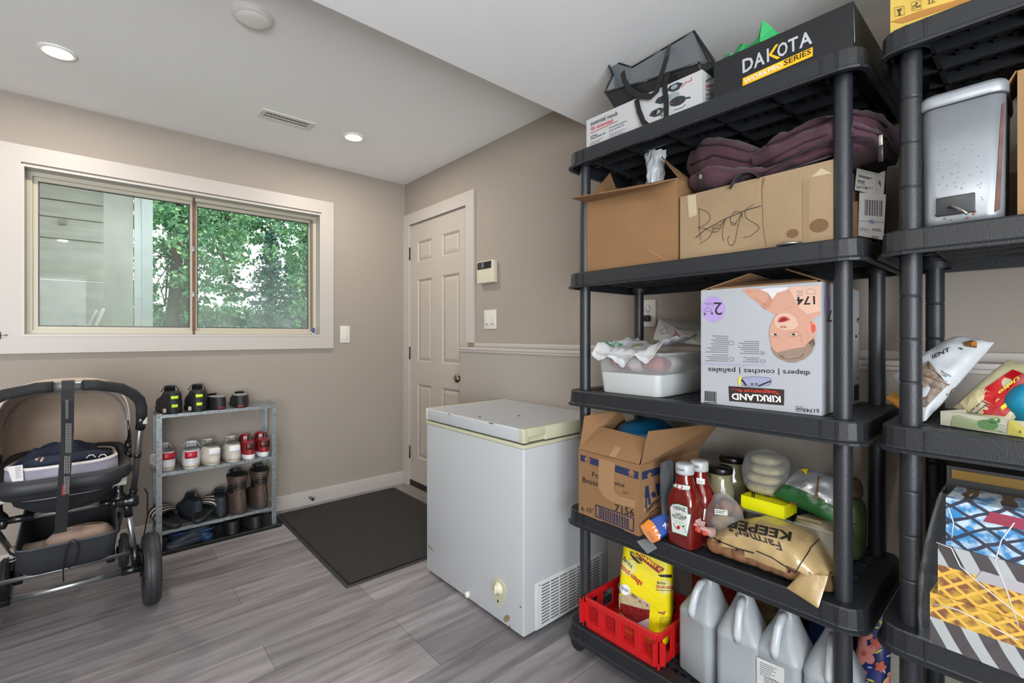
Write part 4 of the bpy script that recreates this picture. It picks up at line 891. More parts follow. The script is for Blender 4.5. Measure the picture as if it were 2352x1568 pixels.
# ================================================================ THINGS ON THE SHELVES
CARD = M('cardboard', '#866443', .85, n=(7, .07), b=(200, .15)); CARDI = M('cardboard_inside', '#8f6d4c', .9, n=(9, .08)); CARD2 = M('cardboard_pale', '#917b5e', .8, n=(5, .10), b=(60, .3)); EDGE = M('cardboard_edge', '#77583b', .9)
FILM = clear('clear_film', '#d8dde2', .90, .12); FILM2 = clear('clear_plastic', '#c9cfd2', .78, .18); TAPE = clear('clear_tape', '#d9c9ac', .45, .25)
def V(*a): return Vector(a)
def carton(name, label, cat, FL, FR, dep, z0, z1, m, mi=None, closed=False, t=.004, bev=0):
    """box standing on footprint FL-FR (front edge), dep metres deep; returns thing, print mesh, corners"""
    FL, FR = V(FL[0], FL[1], 0), V(FR[0], FR[1], 0); u = (FR-FL).normalized(); n = V(-u.y, u.x, 0)
    if n.x < 0: n = -n
    BL, BR = FL+n*dep, FR+n*dep
    t_ = thing(name, label, cat, tuple((FL+BR)/2+V(0, 0, z0))); w = MB(); Z0, Z1 = V(0, 0, z0), V(0, 0, z1)
    C = [FR, BR, BL, FL]
    if closed: w.hexa([c+Z0 for c in C]+[c+Z1 for c in C])
    else:
        I = [FR-u*t+n*t, BR-u*t-n*t, BL+u*t-n*t, FL+u*t+n*t]
        w.mat(m); w.rings([[c+Z0 for c in C], [c+Z1 for c in C]], smooth=False)
        w.mat(EDGE); w.rings([[c+Z1 for c in C], [c+Z1 for c in I]], smooth=False)
        w.mat(mi or CARDI); w.rings([[c+Z1 for c in I], [c+V(0, 0, z0+t) for c in I]], smooth=False); w.add([c+V(0, 0, z0+t) for c in I], [(0, 1, 2, 3)])
        w.mat(m); w.add([c+Z0 for c in C], [(3, 2, 1, 0)])
    obj('box_body', w, m if closed else None, t_)
    pm = MB(); pm.hexa([c+Z0 for c in C]+[c+Z1 for c in C])
    return t_, pm, dict(FL=FL+Z1, FR=FR+Z1, BL=BL+Z1, BR=BR+Z1, u=u, n=n)
def flap(t, pts, m, d=.003, nm='flap'):
    a, b, c = Vector(pts[0]), Vector(pts[1]), Vector(pts[2]); n = (b-a).cross(c-a).normalized()*d
    w = MB(); w.slab(pts, n); o = obj(nm, w, m, t); return w
# ---------------------------------------------------------------- tier 1 (top)
zt = ZS[0+4]+.001; X = -.478
zt = ZS[4]+.0012
WB = M('white_carton', '#b7b8ba', .5, n=(3, .03))
a, b = onx(1347, 300, X), onx(1613, 200, X)
t, pm, c = carton('cookware_box', 'white cookware box with pan picture at the left end of the top shelf', 'box', (X, a.y), (X, b.y), .27, zt, 1.988, WB, closed=True)
pr = Print(pm, .0008)
pr.text('essential needs', (1357, 289), (1419, 264), (0, -10), INK, .01, .25); pr.text('les essentiels', (1357, 300), (1409, 280), (0, -10), INKR, .01, .25); pr.line([(1357, 306), (1418, 278)], 1.2, INKR)
pr.text('6-Piece', (1357, 317), (1372, 310), (0, -5), INK, .01); pr.text('Fried Chicken Set', (1357, 322), (1391, 307), (0, -5), INK, .01)
pr.text('Ensemble 6 pièces', (1400, 296), (1440, 279), (0, -5), INK); pr.text('pour poulet frit', (1400, 303), (1434, 288), (0, -5), INK)
pr.lines((1357, 328), (1385, 317), (0, 4), 4, INKG, 1); pr.lines((1400, 309), (1437, 295), (0, 4), 4, INKG, 1)
# pan picture
PAN = M('pan_dark', '#2d2f33', .4); GLS = M('pan_glass', '#8b979c', .3); 
pr.disc(1557, 232, 20, 10, PAN, rot=-24); pr.disc(1546, 222, 17, 9, GLS, rot=-30); pr.line([(1572, 226), (1585, 224)], 4, PAN); pr.line([(1541, 238), (1566, 229)], 3, M('pan_copper', '#a77b5a', .4))
for (x, y) in ((1549, 200), (1521, 228), (1508, 258)): pr.poly([(x-17, y+8), (x-10, y-3), (x+7, y-11), (x+20, y-9), (x+10, y+6), (x-4, y+11)], PAN); pr.disc(x, y, 9, 4.5, M('food_pale', '#a9a58c', .6) if y > 240 else GLS, rot=-30)
pr.line([(1566, 200), (1574, 190), (1588, 185), (1588, 178)], 1.4, INKR); pr.line([(1521, 266), (1515, 262), (1525, 250)], 3, M('greens', '#2f6d55', .6)); pr.line([(1575, 240), (1567, 247), (1548, 253)], 1.6, INKG)
pr.text('esse', (1620, 190), (1637, 181), (0, -9), INK, .01, .2); pr.text('less', (1620, 202), (1637, 198), (0, -9), INKR, .01, .2); pr.line([(1620, 205), (1638, 209)], 1.2, INKR); pr.text('6-Pi', (1621, 220), (1636, 220), (0, -7), INK); pr.text('Frie', (1621, 230), (1636, 229), (0, -7), INK); pr.line([(1610.5, 152), (1610.5, 236)], 1.6, M('carton_crease', '#6f5d4c', .8))
pr.done('printing', t)
zb_ = 1.989
g = thing('gift_bag', 'open black gift bag with ribbon handles lying on the white cookware box', 'bag', (-.40, -2.52, zb_))
BAGB = M('gift_bag_black', '#18191b', .35); BAGI = M('gift_bag_grey_lining', '#686c70', .35)
f0, f1 = onx(1416, 242, -.455), onx(1612, 156, -.455); f0.z = f1.z = zb_
rL, rR = onx(1389, 212, -.468), onx(1604, 144, -.462)
bL, bR = V(-.37, f0.y+.01, zb_), V(-.37, f1.y-.01, zb_)
kL, kM, kR = onx(1393, 137, -.392), onx(1452, 155, -.39), onx(1594, 72, -.385); sR = onx(1645, 147, -.41); sL = onx(1408, 172, -.43)
w = MB()
w.mat(BAGB)
def panel(o, inn, pts):
    for m, off in ((BAGB, 0), (BAGI, .0012)):
        w.mat(m); q = [Vector(p)+Vector(inn)*off for p in pts]; w.add(q, [tuple(range(len(q)))])
def rib(w, a, b, r=.004): w.tube([a, (Vector(a)+Vector(b))/2, b], r, 6)
midF = (rL+rR)/2+V(0, 0, -.006)
w.mat(BAGB); w.slab([f0, f1, rR, midF, rL], (.0012, 0, 0)); w.mat(BAGI); w.slab([f0+V(.0015, 0, 0), f1+V(.0015, 0, 0), rR+V(.0015, 0, 0), midF+V(.0015, 0, 0), rL+V(.0015, 0, 0)], (.0008, 0, 0))
w.mat(BAGB); w.slab([bL, bR, kR, (kR+kM)/2+V(0, 0, .0), kM, kL], (.0012, 0, 0)); w.mat(BAGI); w.slab([bL-V(.0025, 0, 0), bR-V(.0025, 0, 0), kR-V(.0025, 0, .004), (kR+kM)/2-V(.0025, 0, .004), kM-V(.0025, 0, .004), kL-V(.0025, 0, .003)], (.001, 0, 0))
w.mat(BAGB); w.slab([f0, bL, kL, sL, rL], (0, .0012, 0)); w.mat(BAGI); w.slab([f0-V(0, .002, 0), bL-V(0, .002, 0), kL-V(0, .002, 0), sL-V(0, .002, 0), rL-V(0, .002, 0)], (0, .0008, 0))
w.mat(BAGI); w.slab([f1, bR, kR, sR, rR], (0, .001, 0)); w.mat(BAGB); w.slab([f1-V(0, .003, 0), bR-V(0, .003, 0), kR-V(0, .003, 0), sR-V(0, .003, 0), rR-V(0, .003, 0)], (0, .001, 0))
w.add([f0, f1, bR, bL], [(0, 1, 2, 3)])
for p, q in ((rL, midF), (midF, rR), (rR, sR), (sR, kR), (kR, (kR+kM)/2), ((kR+kM)/2, kM), (kM, kL), (kL, sL), (sL, rL)): rib(w, p, q)
obj('bag_body', w, None, g)
RIB = M('ribbon_black', '#101113', .45)
def ribbon(nm, pts, hw, par, m=RIB, t=.0012):
    P_ = [onx(x, y, d) for x, y, d in pts]; w = MB(); R = []
    for i, p in enumerate(P_):
        d = (P_[min(i+1, len(P_)-1)]-P_[max(0, i-1)]).normalized(); s = d.cross(V(1, 0, 0)).normalized()*hw
        R.append([p-s, p+s, p+s-V(t, 0, 0), p-s-V(t, 0, 0)])
    w.rings(R, cap=True, smooth=False); return obj(nm, w, m, par)
ribbon('ribbon_handle', [(1430, 165, -.474), (1434, 185, -.482), (1447, 207, -.488), (1470, 220, -.49), (1495, 222, -.49), (1508, 210, -.488), (1520, 170, -.482), (1532, 130, -.46), (1536, 106, -.398)], .0095, g)
ribbon('ribbon_handle', [(1462, 228, -.484), (1468, 255, -.488), (1478, 280, -.492), (1497, 297, -.494), (1517, 296, -.493), (1530, 275, -.490), (1531, 240, -.487), (1527, 200, -.486), (1534, 165, -.484)], .0085, g)
w = MB(); w.slab([onx(1443, 188, -.36), onx(1488, 182, -.36), onx(1480, 170, -.35), onx(1452, 178, -.35)], (.002, 0, .002)); w.slab([onx(1528, 168, -.36), onx(1575, 150, -.36), onx(1560, 140, -.34), onx(1540, 148, -.34)], (.002, 0, .002)); obj('tissue_paper', w, M('tissue_white', '#b9bcc0', .6), g)
# black printed carton
a, b = onx(1638, 200, X), onx(1960, 40, X)
DK = M('carton_black', '#191a1d', .45)
t, pm, c = carton('boot_box', 'black carton with grey and yellow lettering at the right of the top shelf', 'box', (X, a.y-.002), (X, b.y), .30, zt, 1.992, DK, M('carton_black_in', '#2a2b2e', .7))
pr = Print(pm, .0008); DG = M('print_silver', '#b3b5bd', .4); DY = M('print_yellow', '#f0b400', .4)
def dk(s, x0, x1, m=DG, **k):
    f = lambda x: 168-(x-1706)*(168-98)/(1867-1706); pr.text(s, (x0, f(x0)), (x1, f(x1)), (-1, -31), m, .022, **k)
dk('D', 1706, 1731); dk('A', 1732, 1757)
fy = lambda x, dy=0: 168-(x-1706)*.4348+dy
pr.poly([(1762, fy(1762)), (1761, fy(1761, -31)), (1766, fy(1766, -31)), (1767, fy(1767))], DG)
pr.poly([(1765, fy(1765, -15)), (1781, fy(1781, -32)), (1789, fy(1789, -32)), (1773, fy(1773, -14)), (1793, fy(1793, 2)), (1785, fy(1785, 3))], DY)
dk('O', 1786, 1810); dk('T', 1811, 1834); dk('A', 1836, 1866)
pr.poly([(1706, 180), (1867, 108), (1867, 129), (1706, 198)], DY)
pr.lift = .0014
pr.text('WORKPRO', (1709, 194), (1797, 154), (0, -12), M('print_pale', '#dcdce4', .4), .012); pr.text('SERIES', (1801, 151), (1863, 123), (0, -12), INK, .012)
pr.lift = .0008; pr.poly([(1959, 1), (1962, 1), (1963, 97), (1961, 97)], M('carton_edge_white', '#aeb0b2', .6)); pr.poly([(1994, 60), (2004, 76), (2003, 90), (1994, 76)], DY)
pr.done('printing', t)
g = thing('crepe_garland', 'bright green crepe paper poking out of the black carton', 'decoration', (-.40, -2.88, zt+.005))
GRN = M('crepe_green', '#35a862', .7, b=(120, .4))
for pts in ([(1722, 105), (1740, 82), (1755, 50), (1772, 62), (1787, 78), (1760, 130), (1730, 130)], [(1688, 120), (1696, 100), (1712, 104), (1722, 103), (1718, 135), (1692, 140)], [(1661, 140), (1661, 128), (1682, 126), (1700, 130), (1700, 150), (1665, 155)], [(1762, 78), (1790, 72), (1796, 80), (1770, 105)]):
    xx = -.40+.02*len(pts) % .07; P_ = [onx(x, y, xx) for x, y in pts]; cen = sum(P_, V(0, 0, 0))/len(P_)
    w = MB(); w.add([cen+V(-.02, 0, -.01)]+[p+V(.012*math.sin(i*2.3), 0, 0) for i, p in enumerate(P_)], [(0, 1+i, 1+(i+1) % len(P_)) for i in range(len(P_))]); low = [V(cen.x, p.y, zt+.01) for p in P_[-2:]]
    w.add([P_[-2], P_[-1], low[1], low[0]], [(0, 1, 2, 3)]); o = obj('crepe_strip', w, GRN, g); solid(o, .0015)
# ---------------------------------------------------------------- tier 2
zt = ZS[3]+.0012
FL, FR = onx(1347, 621, -.490), onx(1556, 600, -.482); z1 = onx(1350, 463, -.49).z
t, pm, c = carton('cardboard_box', 'plain brown open carton with a bent front flap at the left of the second shelf', 'box', FL, FR, .30, zt, z1, CARD)
o1, o2 = onx(1311, 454, FL.x-.065), onx(1503, 421, FR.x-.075); 
w_ = flap(t, [c['FL']+V(0, 0, .001), c['FR']+V(0, 0, .001), o2, o1], CARD)
pr = Print(w_, .0008); pr.poly([(1375, 452), (1452, 431), (1492, 438), (1418, 456)], M('shipping_label', '#b9b7b3', .6)); pr.lines((1390, 449), (1460, 433), (8, 2), 3, INKG, 1.2); pr.done('label_sticker', t)
flap(t, [c['FL']+V(.006, 0, .002), c['BL']+V(-.05, 0, .002), onx(1400, 397, -.35), onx(1376, 426, -.44)], CARD)
flap(t, [c['BL'], c['BR'], c['BR']+V(-.03, .03, .085), c['BL']+V(-.03, -.03, .085)], CARDI)
flap(t, [c['FR']+V(.004, 0, .001), c['BR']+V(-.10, 0, .001), onx(1550, 388, -.36), onx(1518, 360, -.40)], CARD)
pr = Print(pm, .0007); pr.line([(1549, 435), (1540, 601)], 2.4, M('card_crease', '#8d6a4b', .9)); pr.line([(1458, 550), (1462, 556), (1456, 553)], 1.2, M('card_crease')); pr.line([(1492, 574), (1530, 598)], 1.0, M('card_light', '#b28d68', .9)); pr.done('creases', t)
g = thing('bubble_wrap', 'clear bubble wrap sticking up out of the plain brown carton', 'packaging', (-.35, -2.46, zt+.02))
w = MB(); 
def bw(u, v):
    a = 2*PI*u; r = .026*(1.25-.5*math.sin(PI*v*.9))+.014*noise.noise(V(u*16, v*13, 1)); x = -.37+r*math.cos(a); c_ = onx(1500, 420, -.37)
    return V(x, c_.y+r*1.2*math.sin(a)+.012*math.sin(v*5), zt+.03+(onx(1500, 352, -.37).z-zt-.03)*v+.02*noise.noise(V(u*9, v*2, 5))*v)
w.grid(bw, 40, 30); obj('wrap_sheet', w, clear('bubble_film', '#cfd3d8', .35, .15), g)
FL, FR = V(-.480, onx(1562, 600, -.480).y, 0), V(-.490, onx(1916, 545, -.490).y, 0); z1 = onx(1912, 366, -.490).z
t, pm, c = carton('cardboard_box', 'wide pale carton marked Bags in crossed out pen on the second shelf', 'box', FL, FR, .34, zt, z1, CARD2)
pr = Print(pm, .0008, fine=40)
PEN = M('marker_ink', '#2b2725', .7)
def zz(pts): return [(1280+x/2.94, 330+y/2.94) for x, y in pts]
for s in ([(958, 437), (960, 560), (968, 650)], [(960, 437), (1005, 455), (1032, 480), (1034, 510), (1010, 540), (950, 568), (990, 570), (1030, 585), (1046, 605), (1020, 640), (962, 675)],
          [(1090, 545), (1060, 560), (1045, 585), (1055, 600), (1085, 592), (1105, 560), (1125, 530), (1140, 505), (1118, 570), (1115, 620), (1124, 655)], [(1040, 570), (1105, 572)], [(1050, 598), (1130, 520)],
          [(1205, 460), (1180, 475), (1168, 510), (1176, 545), (1195, 552), (1215, 520), (1240, 480), (1250, 465), (1228, 530), (1212, 600), (1205, 650), (1185, 688), (1160, 680), (1150, 645), (1165, 620)], [(1175, 530), (1215, 545)], [(1195, 460), (1225, 455), (1248, 478), (1250, 500)],
          [(1328, 408), (1280, 440), (1265, 465), (1275, 500), (1310, 525), (1350, 545), (1366, 565), (1350, 590), (1300, 625), (1255, 635)]): pr.line(zz(s), 1.1, PEN)
pr.line(zz([(935, 635), (1000, 580), (1130, 510), (1270, 450), (1375, 420)]), 1.8, PEN)
pr.line(zz([(1380, 225), (1386, 400), (1392, 560), (1410, 690)]), 1.6, EDGE); ST = M('oil_stain', '#6a4e32', .7); 

pr.poly(zz([(880, 350), (935, 345), (945, 480), (890, 500)]), TAPE); pr.poly(zz([(1710, 130), (1850, 95), (1855, 200), (1715, 225)]), TAPE); pr.poly(zz([(1655, 250), (1700, 240), (1700, 640), (1660, 650)]), M('card_worn', '#8a7456', .9)); 
pr.done('pen_marks', t)
for x_, y_, r_ in ((1590, 605, 14), (1770, 552, 22)): pr = Print(pm, .0008, fine=40); pr.disc(*zz([(x_, y_)])[0], r_, r_*.7, ST, rot=-12); pr.done('oil_stain', t)
t = thing('jar_lid', 'small round silvery lid on the shelf rim below the oil stains', 'lid', tuple(V(-.505, onx(1815, 560, -.505).y, zt)))
obj('disc', MB().lathe([(.030, 0), (.031, .003), (.030, .006), (.024, .007)], n=28), M('bright_metal'), t, world=False); obj('rim_ring', MB().lathe([(.0305, .001), (.032, .003), (.0305, .005)], n=28, cap=False), M('grey_metal'), t, world=False)
# garment bags
def roll(keys, xc, hx, n=22, e=.75, seed=0, amp=.006, sub=8):
    """soft folded mass: keys = (px, py_top, py_bottom, x offset, depth scale) along the shelf"""
    R = []; K = []
    for i in range(len(keys)-1):
        for k in range(sub):
            f = k/sub; f = f*f*(3-2*f); K.append([keys[i][j]+(keys[i+1][j]-keys[i][j])*(k/sub if j == 0 else f) for j in range(5)])
    K.append(list(keys[-1]))
    for px, pt, pb, ox, sc_ in K:
        x = xc+ox; a = onx(px, pt, x-hx*sc_*.55); b = onx(px, pb, x-hx*sc_*.85); zc, hz = (a.z+b.z)/2, max(.001, (a.z-b.z)/2); y = (a.y+b.y)/2; ring = []
        for k in range(n):
            g = 2*PI*k/n; cx_ = math.copysign(abs(math.cos(g))**e, math.cos(g)); sz = math.copysign(abs(math.sin(g))**e, math.sin(g))
            p = V(x+hx*sc_*cx_, y, zc+hz*sz); q = amp*noise.noise(V(p.x*11+seed, p.y*16, p.z*13)); q += amp*.5*noise.noise(V(p.x*30, p.y*42+seed, p.z*38)); q += amp*.9*noise.noise(V(p.y*9+seed, p.z*70+p.y*12, p.x*16)); ring.append(p+V(q*cx_, 0, q*sz))
        R.append(ring)
    return R
MAR = M('garment_maroon', '#432430', .85, n=(60, .12), b=(350, .4), sheen=.1); ZIP = M('zip_dark', '#2c2b30', .5)
t = thing('garment_bag', 'maroon fabric garment bags folded over the Bags carton on the second shelf', 'garment bag', (-.30, -2.85, z1))
o_ = .0
k1 = [(1580, 372, 395, .05, .3), (1592, 345, 420, .03, .75), (1625, 312, 425, .01, .95), (1680, 318, 420, 0, 1), (1740, 338, 410, 0, 1), (1800, 300, 390, 0, 1), (1900, 262, 370, 0, 1), (1960, 248, 350, 0, .98), (2020, 260, 340, 0, .9), (2048, 285, 318, .02, .5)]
bf = MB().rings(roll(k1, -.30, .14, seed=1), cap=True); obj('back_fold', bf, MAR, t)
k2 = [(1587, 420, 436, .03, .3), (1596, 398, 440, .0, .8), (1640, 378, 441, -.01, 1), (1690, 388, 428, -.01, 1), (1760, 388, 410, -.01, 1), (1830, 365, 386, 0, 1), (1912, 338, 366, 0, 1), (1970, 325, 352, 0, .9), (2030, 322, 345, 0, .6)]
obj('front_fold', MB().rings(roll(k2, -.335, .135, seed=4, amp=.005), cap=True), MAR, t)
k3 = [(1727, 372, 390, 0, .3), (1738, 358, 392, -.005, .8), (1790, 330, 384, -.01, 1), (1860, 300, 365, -.01, 1), (1910, 283, 350, -.01, 1), (1965, 280, 335, -.005, 1), (2015, 300, 338, 0, .9), (2046, 318, 335, .02, .5)]
f3 = MB().rings(roll(k3, -.345, .135, seed=8, amp=.005), cap=True); obj('top_fold', f3, MAR, t)
CREASE = M('crease_shade_maroon', '#2a141c', .85)  # darker maroon for tubes that draw the shade in the fold creases
def seam_or_crease(pts, mesh, r=.0032):
    pr = Print(mesh, .001); q = []
    for a_, b_ in zip(pts, pts[1:]):
        for k in range(6): p = pr.put(a_[0]+(b_[0]-a_[0])*k/6, a_[1]+(b_[1]-a_[1])*k/6); q += [p] if p is not None else []
    if len(q) > 2: w = MB(); w.tube(q, r, 6); obj('seam_or_crease', w, CREASE, t)
for pts in ([(1588, 378), (1640, 356), (1700, 368), (1728, 372)], [(1610, 335), (1660, 332), (1720, 350), (1742, 346)], [(1752, 336), (1800, 318), (1850, 296), (1912, 272), (1960, 262)], [(1960, 262), (2010, 272), (2040, 296)]): seam_or_crease(pts, bf)
for pts in ([(1742, 380), (1790, 356), (1850, 326), (1912, 304)], [(1752, 386), (1820, 358), (1912, 328)], [(1962, 292), (2010, 306), (2040, 322)]): seam_or_crease(pts, f3, .0026)
def zipl(pts, d, r=.003):
    w = MB(); w.tube([onx(x, y, d) for x, y in pts], r, 6, flat=.6); return obj('zip', w, ZIP, t)
zipl([(1600, 402), (1620, 395), (1660, 397), (1700, 402), (1720, 408)], -.473); zipl([(1752, 398), (1800, 375), (1850, 345), (1905, 322), (1960, 312), (2000, 316), (2025, 326)], -.488); zipl([(1755, 408), (1830, 384), (1912, 357)], -.476, .004)
for x, y, l in ((1609, 400, 30), (2023, 310, 62)):
    d = -.490 if x > 1900 else -.486
    w = MB(); a, b = onx(x, y, d), onx(x, y+l*.4, d); w.box((d-.002, a.y-.004, b.z), (d+.002, a.y+.004, a.z), .001); pl = obj('zip_slider', w, M('bright_metal'), t)
    c2 = onx(x, y+l, d); w = MB(); w.box((d-.002, a.y-.005, c2.z), (d+.001, a.y+.005, b.z+.002), .001); obj('zip_pull', w, PLK, t)
w = MB(); P_ = [onx(x, y, -.482) for x, y in ((1680, 432), (1692, 412), (1706, 400), (1722, 396), (1738, 400), (1746, 408))]; w.strip(P_, (.016, 0, 0), (0, 0, -.003)); obj('carry_strap', w, M('strap_grey', '#2a2d31', .7), t)
t = thing('black_cloth', 'black cloth corner hanging below the garment bags at the right end', 'cloth', (-.36, -3.09, 1.6))
w = MB(); 
A = [onx(1962, 340, -.33), onx(2000, 345, -.33), onx(2046, 338, -.33)]; B = [onx(1962, 372, -.33), onx(1990, 388, -.33), onx(2030, 398, -.33)]
w.rings([[a, (a+b)/2+V(-.012, 0, 0), b, b+V(.02, 0, .004), (a+b)/2+V(.02, 0, 0), a+V(.02, 0, 0)] for a, b in zip(A, B)], cap=True); obj('cloth_body', w, M('cloth_black', '#101314', .95, b=(200, .4)), t)
t = thing('luggage_tag_stack', 'white printed airline luggage tags hanging beside the right posts of the second shelf', 'tags', (-.35, -3.09, zt))
PAP = M('tag_paper', '#c3c4c6', .55)
w = MB(); w.slab([onx(x, y, -.34) for x, y in ((1968, 386), (2018, 398), (2012, 448), (1963, 436))], (.004, 0, 0)); w.slab([onx(x, y, -.338) for x, y in ((2012, 400), (2033, 392), (2030, 444), (2010, 452))], (.003, 0, 0)); o = obj('upper_tag', w, PAP, t)
pr = Print(w, .0008); pr.text('YYC', (1970, 420), (1987, 424), (0, -8), INK, .03); pr.lines((1973, 402), (2004, 410), (0, 3), 2, INK, 1.6); pr.lines((1975, 427), (2006, 432), (0, 3), 2, INKG, 1); pr.text('2', (1987, 434), (1991, 435), (0, -5), INK, .02); pr.text('WS', (1968, 432), (1974, 433), (0, -4), INK, .02); pr.poly([(2022, 412), (2024, 430), (2017, 420)], M('print_blue', '#3d4f8e', .5)); pr.done('printing', o)
w = MB(); Q2 = [onx(x, y, -.345) for x, y in ((1974, 442), (2035, 446), (2029, 551), (1971, 541))]; Q2[2].z = max(Q2[2].z, zt); Q2[3].z = max(Q2[3].z, zt); w.slab(Q2, (.004, 0, 0)); o = obj('lower_tag', w, PAP, t)
pr = Print(w, .0008); pr.bars((1986, 494), (2026, 497), (1, -36), INKG, 16); pr.text('S', (1997, 513), (2008, 514), (0, -9), M('print_blue2', '#5b76a8', .5), .02); pr.lines((1976, 523), (1998, 527), (0, 4), 2, INKG, 1); pr.bars((2004, 530), (2024, 532), (0, -6), INKG, 14); pr.bars((2002, 546), (2020, 548), (0, -5), INKG, 14); pr.line([(1973, 507), (2030, 511)], .8, INKG); pr.done('printing', o)
t = thing('narrow_carton', 'narrow carton edge standing on the second shelf beside the luggage tags', 'box', (-.33, -3.06, zt))
w = MB(); q = onx(1963, 540, -.36); w.box((-.355, q.y-.004, zt), (-.20, q.y+.012, zt+.12)); obj('box_body', w, CARD, t)
# ---------------------------------------------------------------- tier 3
zt = ZS[2]+.0012
t = thing('storage_tub', 'translucent plastic tub full of craft things at the left of the middle shelf', 'tub', (-.346, -2.47, zt))
def tub(o, z, s): 
    cxm, cym, hx, hy = -.346, -2.470, .144+s, .116+s
    return [V(x, y, z) for x, y in rrect(cxm-hx+o, cxm+hx-o, cym-hy+o, cym+hy-o, .022, 5)]
TUBM = clear('tub_plastic', '#ccd0d0', .72, .25)
zr_ = zt+.145
w = MB(); w.mat(M('tub_white', '#b9bcbd', .5)); w.rings([tub(.002, zt, 0), tub(0, zt+.004, 0), tub(0, zt+.072, .006)], cap=False); w.add(tub(.002, zt+.001, 0), [list(range(24))]); obj('tub_base', w, None, t)
w = MB(); w.rings([tub(0, zt+.072, .006), tub(0, zr_-.012, .013), tub(-.004, zr_-.011, .014), tub(-.006, zr_, .015), tub(0, zr_, .015)]); obj('tub_wall', w, TUBM, t)
g = thing('craft_supplies', 'red and white craft pieces seen through the wall of the plastic tub', 'craft supplies', (-.346, -2.47, zt+.07)); g['group'] = 'tub contents'
w = MB(); w.rings([tub(.012, zt+.074, .004)]+[tub(.012, zt+.1, .008)]); 
rd = random.Random(5)
for k, (dx, dy, r, m) in enumerate(((-.09, -.07, .05, 'r'), (-.10, .05, .05, 'r'), (.0, -.06, .06, 'w'), (.02, .06, .06, 'r'), (.09, -.03, .05, 'w'), (.09, .07, .05, 'r'), (-.1, -.01, .045, 'w'))):
    w = MB(); w.blob((-.346+dx, -2.470+dy, zt+.105), (r, r, .030), disp=.012, ds=22, seed=k, flatb=zt+.074); obj('craft_piece', w, M('craft_red', '#8e2430', .7) if m == 'r' else M('craft_white', '#b5a8a6', .8), g)
t = thing('plastic_sack', 'crumpled white plastic sack draped over the top of the tub', 'bag', (-.346, -2.47, zr_))
SK = M('sack_white', '#bdbec2', .35, b=(40, .3))
def sack(u, v):
    x = -.520+.30*v; y = -2.335-.262*u
    z = zr_+.016+.020*math.sin(PI*u*1.0)*0+.030*abs(2*u-.9)**2+.012*noise.noise(V(u*5, v*4, 3))+.010*noise.noise(V(u*13, v*9, 1))-.020*(1-v)**3+.008*v
    if v < .12: z -= .030*(1-v/.12)*(1+.5*math.sin(u*17)); x += .004
    return V(x+.006*noise.noise(V(u*9, 3, v)), y-.03*(u-.5)*(1-v)*.3, z)
w = MB(); w.grid(sack, 50, 24); o = obj('sack_film', w, SK, t); solid(o, .001)
pr = Print(w, .0015, fine=5); GP = M('print_green', '#4d9a72', .6)
for q in ([(1385, 777), (1400, 783), (1393, 789)], [(1400, 782), (1418, 786), (1410, 794)], [(1416, 788), (1432, 790), (1424, 797)], [(1395, 788), (1412, 794), (1402, 797)]): pr.poly(q, GP)
pr.poly([(1455, 790), (1475, 788), (1480, 796), (1450, 798)], M('print_tan', '#a39a7c', .6)); pr.done('printing', o)
t = thing('colouring_page', 'paper sheet with an outline drawing of a child lying behind the tub sack', 'paper', (-.15, -2.55, zr_))
w = MB(); P_ = [onx(1500, 780, -.26), onx(1612, 792, -.34), onx(1612, 742, -.14), onx(1514, 731, -.14)]; w.slab(P_, (.0015, 0, 0)); o = obj('sheet', w, M('paper_sheet', '#b3b2b0', .8), t)
pr = Print(w, .0008); PC = M('pencil_grey', '#5d5a58', .8)
pr.poly([(1550, 756), (1572, 762), (1569, 782), (1548, 779)], M('crayon_red', '#a0757a', .8)); pr.disc(1585, 771, 12, 9, M('crayon_yellow', '#a5a076', .8), rot=10); pr.disc(1581, 772, 7, 6, M('crayon_skin', '#b3a595', .8))
pr.line([(1514, 762), (1530, 752), (1552, 752), (1574, 758), (1590, 757), (1600, 768), (1596, 780), (1580, 783)], 1, PC); pr.line([(1514, 762), (1520, 768), (1535, 764), (1548, 770), (1546, 780)], 1, PC); pr.line([(1530, 752), (1533, 764)], 1, PC); pr.line([(1518, 758), (1524, 767)], 1, PC); pr.done('drawing', o)
# diaper carton, standing upside down
FL, FR = V(-.492, onx(1610, 925, -.492).y, 0), V(-.489, onx(1888, 955, -.489).y, 0); z1 = onx(1745, 657, -.49).z
DB = M('diaper_carton', '#a5a8af', .45, n=(2.5, .05))
t, pm, c = carton('diaper_carton', 'big white diaper carton standing upside down with a baby photo', 'box', FL, FR, .37, zt, z1, DB)
flap(t, [c['FL']+V(.002, 0, .001), c['BL']+V(0, 0, .001), c['BL']+V(0, -.12, .035), c['FL']+V(.03, -.13, .042)], CARDI)
flap(t, [c['FR']+V(.002, 0, .001), c['BR']+V(0, 0, .001), c['BR']+V(0, .12, .055), c['FR']+V(.05, .10, .045)], CARDI)
flap(t, [c['FL']+V(0, -.03, .001), c['FR']+V(0, .01, .001), c['FR']+V(.09, .04, .020), c['FL']+V(.09, -.06, .022)], CARDI)
def dd(*p): return [(1600+x/4.75, 630+y/4.75) for x, y in p]
def d1(x, y): return (1600+x/4.75, 630+y/4.75)
pr = Print(pm, .0008)
SKN = M('baby_skin', '#bd8f7c', .55); SK2 = M('baby_skin_shade', '#b27f6b', .55); SK3 = M('baby_skin_light', '#c9a593', .55); HAIR = M('baby_hair', '#8a7466', .7); LIP = M('baby_lips', '#b35555', .5); MOU = M('baby_mouth', '#7c1f26', .5); EYE_ = M('baby_eye', '#33261f', .4)
